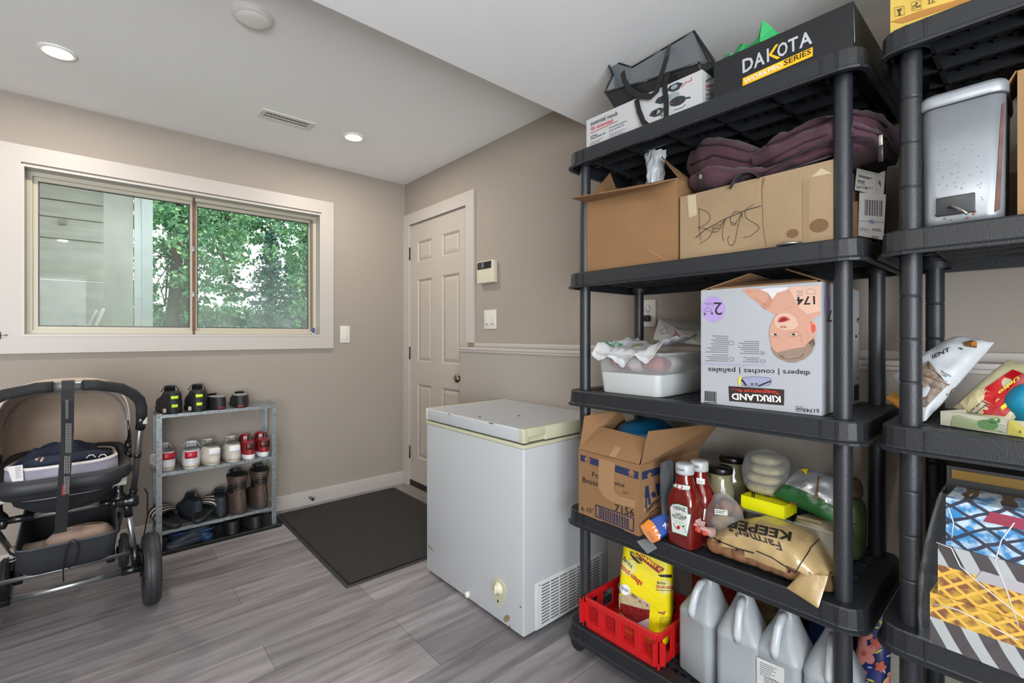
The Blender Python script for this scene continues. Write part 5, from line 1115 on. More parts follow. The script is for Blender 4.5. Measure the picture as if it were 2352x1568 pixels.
pr.poly(dd((500, 165), (560, 152), (690, 160), (780, 150), (1000, 140), (1280, 125), (1350, 115), (1352, 430), (1250, 505), (1150, 470), (1000, 360), (860, 440), (760, 380), (640, 290), (560, 230)), SKN)
pr.lift = .0011
pr.poly(dd((690, 165), (790, 148), (1000, 138), (1010, 150), (960, 180), (880, 200), (830, 270), (780, 200)), M('cloth_white', '#c9c9cf', .7)); pr.poly(dd((1000, 140), (1280, 125), (1352, 118), (1352, 400), (1180, 440), (1100, 330)), SK3)
pr.poly(dd((790, 215), (830, 280), (800, 360), (740, 380), (700, 340), (770, 290)), SK2); pr.poly(dd((1000, 345), (1130, 390), (1230, 480), (1260, 500), (1150, 480), (1050, 400)), SK2)
pr.lift = .0014
hx_, hy_ = 1045, 650
head = [(hx_+250*math.cos(a)*(1 if abs(math.cos(a)) < .9 else 1.0), hy_+(300 if math.sin(a) > 0 else 290)*math.sin(a)) for a in [2*PI*k/36 for k in range(36)]]
pr.poly(dd(*head), SKN); pr.poly(dd(*[(1265+50*math.cos(a), 590+80*math.sin(a)) for a in [2*PI*k/16 for k in range(16)]]), M('baby_ear', '#d98e78', .5))
pr.lift = .0018
pr.poly(dd(*[(1275+26*math.cos(a), 590+50*math.sin(a)) for a in [2*PI*k/12 for k in range(12)]]), M('baby_ear_in', '#b4574a', .5))
pr.poly(dd((808, 790), (880, 850), (1030, 815), (1180, 790), (1290, 660), (1296, 760), (1260, 850), (1180, 920), (1080, 958), (1000, 955), (900, 915), (850, 870)), HAIR); pr.poly(dd((890, 870), (1000, 905), (1120, 890), (1200, 850), (1150, 900), (1060, 930), (960, 925)), M('baby_hair_light', '#a39186', .7)); pr.poly(dd((1230, 620), (1290, 640), (1296, 760), (1250, 800), (1210, 720)), M('baby_temple', '#b7937c', .6))
pr.poly(dd((850, 480), (900, 430), (1000, 420), (1080, 470), (1110, 560), (1060, 600), (950, 610), (860, 570)), SK3)
pr.lift = .0021
pr.poly(dd((882, 515), (905, 470), (950, 455), (990, 462), (1028, 495), (1000, 508), (950, 522), (905, 525)), LIP); pr.poly(dd((900, 508), (925, 478), (960, 468), (1000, 490), (960, 510), (920, 518)), MOU)
pr.poly(dd((905, 575), (935, 560), (975, 562), (998, 575), (970, 585), (930, 585)), SK2); pr.disc(*d1(925, 570), 1.6, .9, EYE_); pr.disc(*d1(965, 572), 1.6, .9, EYE_)
for x in (855, 1065): pr.poly(dd((x-48, 655), (x-20, 644), (x+15, 640), (x+45, 650), (x+20, 668), (x-15, 670)), M('eye_white', '#c6b9b0', .4)); 
pr.lift = .0024
for x in (862, 1062): pr.disc(*d1(x, 655), 4.2, 2.4, EYE_)
pr.line(dd((812, 672), (850, 682), (900, 670)), 1, SK2); pr.line(dd((1015, 640), (1065, 632), (1120, 625)), 1.2, SK2); pr.line(dd((1020, 672), (1080, 680), (1140, 655)), 1, SK2); pr.line(dd((1130, 640), (1150, 690), (1160, 760)), .8, SK2)
pr.line(dd((640, 250), (700, 300), (760, 330)), 1, SK2); pr.line(dd((560, 170), (600, 200)), 1, SK2)
# lilac size disc and lettering (upside down)
pr.lift = .0009; LIL = M('lilac', '#a58fc4', .5); pr.disc(*d1(187, 378), 26.5, 29.5, LIL, 32)
pr.disc(*d1(1425, 330), 7, 27, LIL, 24)
pr.lift = .0012; pr.text('2', d1(280, 308), d1(192, 304), (0, 30), INK); pr.line(dd((95, 400), (100, 370), (130, 358), (160, 372), (165, 400), (98, 402)), .8, INKG); pr.disc(*d1(92, 432), 2.8, 3.4, INKG); pr.disc(*d1(170, 425), 2.8, 3.4, INKG); pr.lines(d1(185, 312), d1(85, 318), (0, 3.2), 2, INKG, 1)
pr.text('174', d1(1292, 238), d1(1090, 246), (1, 19), INK, .02); pr.lines(d1(1160, 225), d1(1085, 228), (0, -4.6), 3, INKG, 1.2); pr.line(dd((1195, 210), (1200, 175), (1250, 152), (1298, 180), (1296, 215), (1195, 210)), .7, INKG)
pr.text('diapers | couches | pañales', d1(1240, 1054), d1(128, 1018), (.5, 11.5), INK, .004)
pr.line(dd((70, 972), (758, 994)), .9, LIL); 
for x0, x1, ys_, n in ((345, 90, 945, 4), (345, 100, 850, 4), (345, 150, 762, 5), (682, 500, 955, 3), (682, 470, 865, 3), (682, 450, 800, 4)):
    pr.lines(d1(x0, ys_), d1(x1, ys_-6), (0, -4.6), n, INKG, 1.1)
pr.line(dd((360, 930), (385, 955), (410, 930), (398, 905), (372, 905), (360, 930)), .7, INKG); pr.line(dd((355, 765), (352, 735), (378, 725), (408, 740), (408, 768), (355, 765)), .7, INKG)
for k in range(3): pr.line(dd((695, 845+k*14), (710, 840+k*14), (725, 848+k*14), (748, 843+k*14)), .7, INKG)
pr.line(dd((697, 945), (720, 968), (752, 955), (748, 935), (697, 932), (697, 945)), .7, INKG)
BRNK = M('label_dark_brown', '#2b2523', .5); pr.poly(dd((350, 1217), (958, 1256), (955, 1428), (360, 1380)), BRNK); pr.poly(dd((32, 313), (58, 315), (58, 331), (32, 330)), INK)
pr.lift = .0016; pr.text('KIRKLAND', d1(918, 1328), d1(382, 1296), (1, 14.5), M('ink_white'), .03); pr.text('Signature', d1(905, 1272), d1(440, 1252), (.5, 8), M('ink_red_bright', '#d8321f', .5), .006, -.5); pr.line(dd((380, 1247), (440, 1254)), 1, M('ink_red_bright'))
pr.lift = .0012; pr.text('51743', d1(1340, 1468), d1(1168, 1462), (0, 8), INK, .012); pr.text('00', d1(1155, 1452), d1(1092, 1450), (0, 7), INK, .004); pr.line(dd((1162, 1440), (1085, 1436), (1086, 1490), (1160, 1496), (1162, 1440)), .6, INK)
pr.bars(d1(90, 1378), d1(218, 1390), (0, -23), INK, 18); pr.lines(d1(85, 1394), d1(228, 1402), (0, 2), 1, INK, 1.6)
# the hand hole shows the blue-white box of wipes inside
HX = [(640+178*math.cos(a)*(1 if abs(math.cos(a)) < .7 else 1), 1165+(56 if math.sin(a) > 0 else 50)*math.copysign(abs(math.sin(a))**.5, math.sin(a))) for a in [2*PI*k/28 for k in range(28)]]
pr.lift = .0012; pr.poly(dd(*HX), M('hole_shadow', '#4a4c66', .6)); pr.lift = .0015; pr.poly(dd(*[(x*.93+50, y*.93+82) for x, y in HX]), M('hole_pack', '#8f94b2', .6)); pr.poly(dd((458, 1165), (465, 1125), (492, 1112), (490, 1212), (468, 1200)), INKY); pr.lift = .0019; pr.line(dd((500, 1150), (540, 1205)), 4, INK); pr.line(dd((680, 1215), (780, 1175), (810, 1165)), 3.2, INK); pr.disc(*d1(608, 1195), 3.6, 2.6, INKG); pr.disc(*d1(655, 1195), 3.6, 2.6, INKG)
# side face: the same picture again, foreshortened, beyond the post
pr.lift = .0010; pr.poly([(1968, 678), (1990, 672), (1991, 700), (1988, 800), (1978, 835), (1968, 830)], M('baby_skin_dim', '#b58c7c', .6)); pr.poly([(1970, 815), (1987, 800), (1982, 836), (1973, 838)], HAIR); pr.lift = .0014; pr.disc(1971, 735, 3, 6, MOU); pr.disc(1976, 766, 2, 3, EYE_); pr.disc(1966, 772, 2, 3, EYE_); pr.poly([(1961, 884), (1972, 882), (1972, 917), (1961, 921)], BRNK); pr.lines((1966, 868), (1986, 862), (0, 3), 2, INKG, 1.4); pr.text('7', (1910, 712), (1899, 712), (0, 28), INK); 
pr.done('printing', t)
# ---------------------------------------------------------------- tier 4
zt = ZS[1]+.0012
FL, FR = V(-.540, onx(1329, 1181, -.540).y, 0), V(-.553, onx(1468, 1241, -.553).y, 0); z1 = onx(1400, 1050, -.546).z
t, pm, c = carton('food_carton', 'brown food service carton with blue arrow band on the fourth shelf', 'box', FL, FR, .36, zt, z1, CARD)
def c1(x, y): return (1300+x/4.2375, 930+y/4.2375)
def cc_(*p): return [c1(*q) for q in p]
pr = Print(pm, .0008)
NB = M('carton_navy', '#1c284c', .7)
pr.poly(cc_((142, 480), (706, 650), (706, 724), (142, 541)), NB); pr.poly(cc_((738, 650), (935, 592), (930, 665), (738, 726)), NB)
pr.lift = .0012
for x, y, s in ((210, 532, 1), (638, 660, 1)): pr.poly(cc_((x-38, y-2), (x, y-40), (x+38, y+8), (x+24, y+6), (x+24, y+40), (x-22, y+28), (x-22, y)), CARD); pr.text('UP', c1(x-16, y+20), c1(x+16, y+28), (0, -4), NB, .02)
pr.poly(cc_((782, 690), (810, 650), (838, 672), (826, 676), (826, 700), (794, 710), (794, 688)), CARD)
pr.text('Fo', c1(258, 695), c1(322, 712), (0, -12), INK, .006); pr.text('vice', c1(472, 775), c1(570, 800), (0, -10), INK, .006); pr.text('Boston', c1(165, 748), c1(345, 800), (0, -12.5), INK, .006); pr.text("n'", c1(560, 855), c1(606, 872), (0, -5), INK, .01)
pr.text('6-10"', c1(152, 1025), c1(268, 1056), (0, -11), INK, .002); pr.text('7156', c1(478, 1030), c1(665, 1085), (0, -17), INK, .006); pr.line(cc_((118, 1008), (140, 1015)), 2, INK)
for A in (cc_((292, 970), (662, 1100)), cc_((292, 1080), (658, 1228))): pr.line(A, 2.4, NB)
pr.line(cc_((292, 970), (292, 1080)), 2.4, NB); pr.line(cc_((661, 1100), (658, 1228)), 2.4, NB); pr.bars(c1(322, 1082), c1(618, 1200), (0, -22), NB, 30); pr.lines(c1(360, 1130), c1(575, 1218), (0, 3), 1, INK, 2, jag=(1,))
# side lettering
pr.poly(cc_((760, 1010), (770, 790), (800, 782), (826, 975), (800, 960), (796, 900), (785, 905), (785, 1000)), NB); pr.poly(cc_((868, 765), (920, 750), (920, 870), (885, 880)), NB); pr.disc(*c1(850, 870), 5.4, 6.6, NB); pr.text('nefPier', c1(782, 1050), c1(915, 925), (0, -12), INK, .012); pr.lines(c1(808, 1055), c1(905, 985), (0, 2), 1, INK, 1.6)
# peeled tape
TP = M('paper_tape', '#997755', .6); pr.lift = .0016; pr.poly(cc_((322, 515), (482, 560), (470, 830), (520, 880), (680, 930), (770, 900), (765, 1030), (660, 1000), (450, 945), (360, 880), (315, 800)), TP)
pr.done('printing', t)
flap(t, [c['FL']+V(0, 0, .001), c['FR']+V(0, 0, .001), onx(1488, 1007, -.49), onx(1377, 979, -.47)], CARD)
w = MB(); a, b = c['FL']+V(0, 0, .001), c['FR']
pm2 = MB(); pm2.add([c['FL']+V(0, 0, .002), c['FR']+V(0, 0, .002), onx(1488, 1007, -.492), onx(1377, 979, -.472)], [(0, 1, 2, 3)]); pr = Print(pm2, .0028); pr.poly(cc_((395, 290), (430, 280), (800, 340), (810, 380), (470, 330), (415, 350)), TP); pr.poly(cc_((485, 400), (545, 420), (500, 530), (420, 500)), TP); pr.done('tape', t)
flap(t, [c['FL']+V(.004, .001, 0), c['BL']+V(-.05, .001, 0), onx(1425, 938, -.40), onx(1342, 955, -.53)], CARD)
fb = flap(t, [c['FR']+V(.006, -.001, 0), c['BR']+V(-.01, -.001, 0), onx(1652, 970, -.19), onx(1489, 990, -.545)], CARD)
pr = Print(fb, .0009); pr.lines((1505, 1000), (1536, 990), (-1, 5), 5, INKG, 1.6); pr.text('THIS SIDE UP', (1549, 1003), (1582, 994), (0, -5), INKG, .02); pr.text('DO NOT DROP', (1543, 1016), (1582, 1007), (0, -5), INKG, .02); pr.disc(1500, 1034, 4, 4, INKG); pr.lines((1505, 1033), (1532, 1026), (0, 4), 1, INKG, 1.6); pr.done('printing', t)
g = thing('blue_bag', 'blue plastic bag inside the open food carton', 'bag', (-.36, -2.45, z1-.1)); w = MB(); q = onx(1482, 973, -.36); w.blob((-.34, q.y, q.z-.035), (.10, .115, .052), disp=.016, ds=16, seed=3); obj('bag_film', w, M('bag_blue', '#125a86', .35, b=(40, .5)), g)
w = MB(); w.blob((-.34, q.y+.02, z1-.10), (.09, .09, .05), disp=.01); obj('bag_bottom', w, M('bag_blue'), g)
t = thing('plastic_bracket', 'dark grey plastic strip leaning between food carton and ketchup bottles', 'plastic part', (-.50, -2.63, zt))
w = MB(); P_ = [onx(1519, 1152, -.50), onx(1546, 1140, -.47), onx(1547, 1062, -.47), onx(1540, 1056, -.475), onx(1520, 1063, -.50)]; P_[0].z = P_[0].z; w.slab([V(p.x, p.y, p.z) for p in P_], (.008, 0, 0)); w.slab([V(-.493, P_[0].y, zt), V(-.475, P_[1].y, zt), P_[1], P_[0]], (.008, 0, 0)); obj('strip', w, M('bracket_grey', '#3f4347', .5), t); obj('rib', MB().tube([P_[0]+V(-.002, .001, 0), P_[4]+V(-.002, .001, 0)], .003, 6), M('bracket_grey'), t)
# ketchup
KR = M('ketchup_red', '#641310', .16, coat=.4)
def bottle_mesh(cx, cy, z, tw=-.15):
    S = [(.040, .028, 0, .012), (.046, .033, .006, .016), (.047, .034, .05, .018), (.044, .032, .09, .018), (.047, .034, .115, .018), (.047, .034, .140, .02), (.040, .030, .164, .024), (.029, .026, .185, .024), (.024, .024, .207, .023), (.023, .023, .220, .022), (.021, .021, .226, .02)]
    R = []; c_, s_ = math.cos(tw), math.sin(tw)
    for hy, hx, zz_, r in S: R.append([V(cx+x*c_-y*s_, cy+x*s_+y*c_, z+zz_) for x, y in rrect(-hx, hx, -hy, hy, r, 5)])
    return R
def ketchup(cx, cy, label, seen):
    t = thing('ketchup_bottle', label, 'bottle', (cx, cy, zt)); w = MB(); w.rings(bottle_mesh(cx, cy, zt), cap=True); obj('bottle_body', w, KR, t)
    z = zt+.219; c2 = MB(); c2.lathe([(.0265, 0), (.0275, .003), (.0275, .026), (.025, .030), (.023, .031), (.001, .031)], (cx, cy, z), 28); o = obj('cap', c2, M('cap_white', '#a9adb0', .35), t); obj('cap_notch', MB().box((cx-.030, cy-.012, z+.014), (cx-.022, cy+.012, z+.019), .001), M('cap_groove', '#75797c', .5), o)
    return t, w
t, w = ketchup(-.496, onx(1573, 1200, -.496).y, 'ketchup bottle with full keystone label, the front one of two', 1)
pr = Print(w, .0010, fine=6); k = lambda *p: [(1300+x/4.2375, 930+y/4.2375) for x, y in p]; k1_ = lambda x, y: (1300+x/4.2375, 930+y/4.2375)
LG = M('label_green', '#23432f', .5); LW = M('label_white', '#c9d0cb', .5)
pr.poly(k((1035, 955), (1090, 952), (1190, 985), (1195, 1050), (1225, 1055), (1185, 1285), (1030, 1235), (1010, 985), (1038, 985)), LG); pr.lift = .0016; pr.poly(k((1040, 965), (1090, 962), (1182, 992), (1186, 1058), (1215, 1064), (1178, 1274), (1037, 1228), (1018, 994), (1044, 994)), LW)
pr.lift = .0020; pr.line(k((1048, 1018), (1110, 1012), (1178, 1050)), .6, LG); pr.text('HEINZ', k1_(1050, 1005), k1_(1168, 1035), (0, -8), INK, .012); pr.text('TOMATO', k1_(1070, 1060), k1_(1135, 1074), (0, -4), INK, .012); pr.text('KETCHUP', k1_(1040, 1085), k1_(1176, 1112), (0, -7), INK, .02); pr.text('AUX TOMATES', k1_(1052, 1098), k1_(1152, 1124), (0, -3.6), INK, .01); pr.lines(k1_(1065, 1120), k1_(1150, 1145), (0, 4), 2, M('print_green'), .8)
pr.disc(*k1_(1098, 1190), 4, 4.6, M('tomato_red', '#b01f1c', .4)); pr.line(k((1050, 1150), (1075, 1200)), 1.4, LG); pr.poly(k((1130, 1180), (1160, 1165), (1150, 1190)), LG); pr.line(k((1110, 1165), (1150, 1185), (1170, 1240)), .6, LG)
pr.lift = .0012; pr.poly(k((1050, 750), (1085, 765), (1130, 768), (1210, 785), (1205, 832), (1150, 828), (1125, 830), (1090, 822), (1042, 795)), LG); pr.lift = .0016; pr.poly(k((1053, 756), (1085, 770), (1205, 790), (1200, 826), (1130, 822), (1048, 792)), LW); pr.disc(*k1_(1108, 797), 7, 8, M('band_red', '#8e1c20', .5), 20); pr.lift = .002
leaf = [(0, -20), (5, -8), (14, -12), (11, -2), (20, 2), (11, 8), (13, 14), (3, 11), (0, 22), (-3, 11), (-13, 14), (-11, 8), (-20, 2), (-11, -2), (-14, -12), (-5, -8)]
pr.poly(k(*[(1108+x, 797+y) for x, y in leaf]), M('ink_white')); pr.lines(k1_(1148, 798), k1_(1196, 806), (0, 3), 2, INKG, .8); pr.done('label', t)
t, w = ketchup(-.430, onx(1606, 1200, -.430).y-.0, 'second ketchup bottle standing half behind the front one', 0)
pr = Print(w, .0010, fine=6); pr.poly(k((1270, 705), (1350, 720), (1350, 775), (1275, 765)), LW); pr.lift = .0016; pr.lines(k1_(1285, 735), k1_(1340, 745), (0, 3), 3, INKG, .8); pr.poly(k((1345, 1010), (1362, 1005), (1345, 1120), (1335, 1115)), LW); pr.done('label', t)
# jars
GLJ = clear('jar_glass', '#a8a58e', .55, .05); 
def jar(px, py, x, zl, r, label):
    q = onx(px, py, x); t = thing('glass_jar', label, 'jar', (x, q.y, zt)); h = zl-zt
    obj('glass', MB().lathe([(r*.8, 0), (r, .006), (r, h*.72), (r*.80, h*.88), (r*.78, h-.004)], (x, q.y, zt), 26), M('jar_glass_olive', '#77735a', .12, coat=.5), t)
    obj('lid', MB().lathe([(r*.86, 0), (r*.88, .002), (r*.88, .016), (r*.84, .019), (.001, .0195)], (x, q.y, zl-.006), 28), M('lid_black', '#1d1c1c', .25, .5), t); return t
jar(1655, 1083, -.345, onx(1655, 1080, -.345).z, .042, 'olive jar with black lid, the front one behind the ketchup'); jar(1682, 1062, -.235, onx(1682, 1055, -.235).z, .047, 'taller olive jar with black lid, behind the other jar')
# clear bag of ginger buns
t = thing('bun_bag', 'clear bag of brown buns beside the ketchup bottles', 'bag', (-.43, -2.76, zt)); q = onx(1662, 1150, -.445)
for k, (dy, dz, r) in enumerate(((.012, .045, .030), (-.018, .040, .030), (.0, .095, .024), (-.02, .085, .022), (.016, .085, .020))): w = MB(); w.blob((-.425+.02*(k % 2), q.y+dy, zt+.03+dz), (r, r, r*.9), disp=.006, ds=30, seed=k); obj('bun', w, M('bun_brown', '#6b4a38', .8, n=(40, .3)) if k > 1 else M('bun_tan', '#8a7757', .8, n=(40, .2)), t)
w = MB(); w.grid(lambda u, v: V(-.44+(.045*math.sin(PI*min(1, v*1.15))**.6+.004)*math.cos(2*PI*u), q.y+(.050*math.sin(PI*min(1, v*1.1))**.5+.005)*math.sin(2*PI*u), zt+.002+.185*v)+V(1, 1, 1)*.007*noise.noise(V(u*12, v*9, 2)), 36, 22); obj('bag_film', w, FILM, t)
w = MB(); w.slab([onx(x_, y_, -.493) for x_, y_ in ((1641, 1168), (1671, 1172), (1671, 1184), (1641, 1180))], (.001, 0, 0)); o = obj('label', w, LW, t); pr = Print(w, .0006); pr.lines((1643, 1172), (1668, 1175), (0, 4), 2, INK, 1.3); pr.done('printing', o)
# clear bin carrying the things behind the potato sack
bz = .655
t = thing('clear_bin', 'clear plastic bin of pale packets behind the potato sack', 'bin', (-.24, -2.93, zt))
def bq2(o, z): return [V(x, y, z) for x, y in rrect(-.375-o, -.11+o, -3.055-o, -2.80+o, .02, 4)]
w = MB(); w.rings([bq2(-.012, zt+.001), bq2(-.004, zt+.05), bq2(0, bz-.004), bq2(.005, bz-.004), bq2(.005, bz), bq2(-.002, bz)]); w.add(bq2(-.012, zt+.001), [list(range(20))]); obj('bin_wall', w, FILM2, t)
for k, (x, y, c_) in enumerate(((-.30, -2.87, '#3b4a3a'), (-.30, -2.97, '#8c8066'), (-.22, -3.0, '#8a7f55'), (-.20, -2.87, '#4c5a50'))): 
    g = thing('food_packet', ('dark green packet at the left front inside the clear bin', 'tan packet at the right front inside the clear bin', 'straw coloured packet at the right back inside the clear bin', 'grey green packet at the left back inside the clear bin')[k], 'packet', (x, y, zt+.006))
    w = MB(); w.blob((x, y, zt+.064), (.048, .046, .056), disp=.008, ds=18, seed=k, e=.6, flatb=zt+.006); obj('packet_body', w, M('packet_%s' % 'abcd'[k], c_, .4, b=(50, .4)), g)
    w = MB(); w.box((x-.04, y-.030, zt+.117), (x-.038, y+.030, zt+.125)); obj('seam_or_crease', w, M('packet_%s' % 'abcd'[k]), g)
YB_ = M('box_yellow', '#d8d600', .5)
a, b = onx(1702, 1150, -.372), onx(1804, 1175, -.372)
t, pm, c = carton('yellow_box', 'flat bright yellow box with a barcode lying on the clear bin', 'box', (-.372, a.y), (-.380, b.y), .085, bz+.001, bz+.039, YB_, closed=True)
pr = Print(pm, .0008); pr.bars((1708, 1137), (1733, 1143), (2, -17), INK, 12); pr.line([(1700, 1142), (1803, 1168)], .8, M('yellow_shade', '#a8a600', .5)); pr.lines((1756, 1138), (1768, 1141), (0, 2), 1, INKG, 2); pr.done('printing', t)
# crumpet bag
t = thing('crumpet_bag', 'clear bag of pale round crumpets on top of the yellow box', 'bag', (-.31, -2.86, bz+.04)); q = onx(1757, 1080, -.32)
for k in range(4): w = MB(); w.blob((-.31, q.y+.004*math.sin(k*2), bz+.060+.029*k), (.050-.003*k, .056-.004*k, .0165), e=.85, disp=.004, ds=40, seed=k); obj('crumpet', w, M('crumpet', '#8f8767', .8, n=(50, .15), b=(120, .4)), t)
w = MB(); w.blob((-.31, q.y, bz+.107), (.058, .066, .068), n=36, m=22, e=.8, disp=.008, ds=24, seed=8); obj('bag_film', w, FILM, t)
# soft bag helper
def pillow(cx, cy, cz, w2, h2, th, ax, up, nrm, amp=.006, seed=0, nu=34, nv=26, pw=.5, taper=0):
    """sealed bag: w2,h2 half sizes along unit ax / up, thickness th along nrm"""
    C_, A, U, N = V(cx, cy, cz), Vector(ax).normalized(), Vector(up).normalized(), Vector(nrm).normalized()
    m = MB()
    for sgn in (-1, 1):
        def f(u, v):
            a, b = 2*u-1, 2*v-1; t_ = max(0, (1-abs(a)**2.6))**pw*max(0, (1-abs(b)**3.2))**pw
            k = (1-taper*max(0, b)); p = C_+A*(w2*a*k*(1-.06*(1-b*b)))+U*(h2*b*(1-.05*(1-a*a)))
            d = th*t_*(1-.25*max(0, b)); n1 = noise.noise(p*14+V(seed, 0, 0))*amp*(.4+t_)+noise.noise(p*38+V(0, seed, 0))*amp*.6*(.3+t_)
            return p+N*(sgn*d+n1)
        m.grid(f, nu, nv)
    return m
def pxbag(quad, xs, th, amp=.006, seed=0, nu=30, nv=30, zmin=None, pw=.5):
    """sealed bag whose four corners (bl, br, tr, tl) are points in the room"""
    c = [onx(q[0], q[1], x) for q, x in zip(quad, xs)]; m = MB(); N = (c[1]-c[0]).cross(c[3]-c[0]).normalized()
    if N.dot(CO-c[0]) < 0: N = -N
    for sgn in (1, -1):
        def f(u, v):
            a, b = 2*u-1, 2*v-1; p = (c[0]*(1-u)+c[1]*u)*(1-v)+(c[3]*(1-u)+c[2]*u)*v; t_ = max(0, (1-abs(a)**2.6))**pw*max(0, (1-abs(b)**3))**pw
            p = p+N*(sgn*th*t_+noise.noise(p*13+V(seed, 0, 0))*amp*(.5+t_)+noise.noise(p*34+V(0, seed, 0))*amp*.7*(.4+t_))
            if zmin and p.z < zmin: p.z = zmin
            return p
        m.grid(f, nu, nv)
    return m
# chips bag
t = thing('snack_bag', 'silver and green snack bag leaning on the right of the yellow box', 'bag', (-.33, -2.98, bz)); 
q = onx(1846, 1150, -.34); GRNB = M('bag_green', '#1c5428', .3, b=(45, .5)); SIL = M('bag_silver', '#a9abb0', .28, .5, b=(45, .5))
w = pxbag([(1775, 1136), (1926, 1206), (1924, 1098), (1838, 1070)], [-.36, -.37, -.30, -.30], .024, .007, 3); w.mat(SIL); 
mm = []
for f_ in w.f:
    cz_ = sum((w.v[i] for i in f_), V(0, 0, 0))/len(f_); mm.append(1 if len(mm) % 900 < 900*.36 else 0)
w.mats = [SIL, GRNB]; w.mi = mm; obj('bag_film', w, None, t)
pr = Print(w, .001, fine=8); pr.lines((1812, 1110), (1848, 1092), (2, 5), 6, INKG, 1.2); pr.poly([(1879, 1092), (1883, 1094), (1877, 1150), (1870, 1150)], M('bag_brown_stripe', '#6a4a34', .5)); pr.disc(1817, 1160, 8, 8, M('badge_red', '#b8323a', .5)); pr.poly([(1840, 1078), (1856, 1076), (1852, 1090)], INKY); pr.lift = .0016; pr.disc(1817, 1160, 5, 5, M('badge_pale', '#c9a09a', .5)); pr.done('printing', t)
# packets seen right of the post
t = thing('pasta_packet', 'green and white packet standing in the bin just right of the front post', 'packet', (-.20, -3.02, zt)); q = onx(1968, 1190, -.20)
w = MB(); w.blob((-.20, q.y+.02, .625), (.045, .040, .090), e=.55, disp=.008, ds=20, seed=6); obj('packet_body', w, M('packet_leafgreen', '#4d5f3a', .4, n=(20, .5)), t)
w = MB(); w.box((-.25, q.y+.0, .60), (-.244, q.y+.030, .66)); obj('label', w, M('label_greyblue', '#8f9aa6', .5), t); w = MB(); w.blob((-.20, q.y+.015, .735), (.03, .03, .030), disp=.012, ds=30, seed=2); obj('bag_top', w, M('packet_brown', '#574338', .5), t)
# potato sack
t = thing('potato_bag', 'tan printed bag of potatoes lying upside down along the front of the fourth shelf', 'bag', (-.43, -2.90, zt))
kp = [(1612, 1226, 1240, .0, .25), (1622, 1200, 1262, 0, .7), (1660, 1186, 1300, 0, .95), (1720, 1180, 1318, 0, 1), (1780, 1196, 1340, 0, 1.02), (1830, 1220, 1362, 0, 1), (1868, 1262, 1382, 0, .9), (1894, 1290, 1366, 0, .7), (1906, 1318, 1345, .01, .3)]
def proll(): 
    R = []; K = []
    for i in range(len(kp)-1):
        for k in range(7): K.append([kp[i][j]+(kp[i+1][j]-kp[i][j])*k/7 for j in range(5)])
    K.append(list(kp[-1]))
    for px, pt, pb, ox, s_ in K:
        b = onx(px, pb, -.530); y = b.y; zb0 = zt+.001; zc = zb0
        # height from the photograph's top line, taken at the crest of the bag
        a = onx(px, pt, -.42); H = max(.03, min(.135, a.z-zt+.004)); xf = -.435-.102*s_; xb_ = -.435+.080*s_; ring = []
        for k in range(26):
            g_ = 2*PI*k/26; cx_ = math.copysign(abs(math.cos(g_))**.8, math.cos(g_)); sz = math.copysign(abs(math.sin(g_))**.75, math.sin(g_))
            p = V((xf+xb_)/2+(xb_-xf)/2*cx_, y, zb0+H/2+H/2*sz); p += V(cx_, 0, max(0, sz))*(.007*noise.noise(p*16)+.004*noise.noise(p*40)); p.z = max(p.z, zb0); ring.append(p)
        R.append(ring)
    return R
R = proll(); w = MB(); w.rings(R, cap=True)
KRAFT = M('kraft_film', '#a89066', .3, b=(26, 1.0), coat=.35); POT = M('potato', '#83583c', .8, n=(30, .25))
w.mats = [KRAFT, clear('potato_window', '#b08a66', .86, .12)]; w.mi = [1 if (lambda c_: c_.x < -.475 and c_.z < zt+.050)(sum((w.v[i] for i in f_), V(0, 0, 0))/len(f_)) else 0 for f_ in w.f]
bagm = w; obj('bag_film', w, None, t)
rd = random.Random(2)
for k in range(9):
    px = 1640+k*28; b = onx(px, 1290+k*8, -.51); m_w = MB(); m_w.blob((-.488+.006*(k % 2), b.y, zt+.031), (.030, .027+.004*rd.random(), .026), disp=.004, ds=22, seed=k); obj('potato', m_w, POT, t, )
for k in range(6): b = onx(1660+k*40, 1290, -.44); m_w = MB(); m_w.blob((-.425, b.y, zt+.033), (.03, .03, .028), disp=.004, ds=22, seed=k+20); obj('potato', m_w, POT, t)
def z4(*p): return [(1500+x/3.733, 1000+y/3.733) for x, y in p]
pr = Print(bagm, .0012, fine=7)
BK = M('print_bagblack', '#1e1a18', .6)
for s in ([(460, 845), (570, 905), (720, 965), (865, 1005)], [(890, 990), (1010, 1040), (1120, 1110), (1218, 1172)], [(1222, 1170), (1270, 1090), (1340, 985), (1345, 965), (1420, 890)], [(525, 690), (545, 740), (540, 790), (548, 815)]): pr.line(z4(*s), 2.6, BK)
for x, y in ((572, 908), (722, 975), (1170, 1163), (545, 812)): pr.disc(*z4((x, y))[0], 3.6, 3.6, BK)
pr.lift = .0016
def zt4(s, a, b, up, **kw): A, B = z4(a, b); pr.text(s, A, B, up, BK, **kw)
zt4('KEEPER', (1190, 835), (625, 705), (-3, 20), bold=.03); zt4('Farmer\'s', (1130, 930), (640, 770), (-5, 17), bold=.012, italic=-.5); zt4('10 lb', (640, 735), (565, 712), (0, 6), bold=.01)
pr.lines(z4((1250, 830))[0], z4((1390, 900))[0], (-1, 4), 4, M('print_tan2', '#8a7452', .6), 1); pr.done('printing', t)
w = MB(); e0 = onx(1894, 1330, -.50); tip = onx(1880, 1393, -.515)
w = pxbag([(1806, 1350), (1880, 1397), (1902, 1322), (1842, 1312)], [-.534, -.556, -.520, -.524], .006, .004, 9); obj('bag_end', w, KRAFT, t)
w = MB(); q = onx(1615, 1215, -.515)
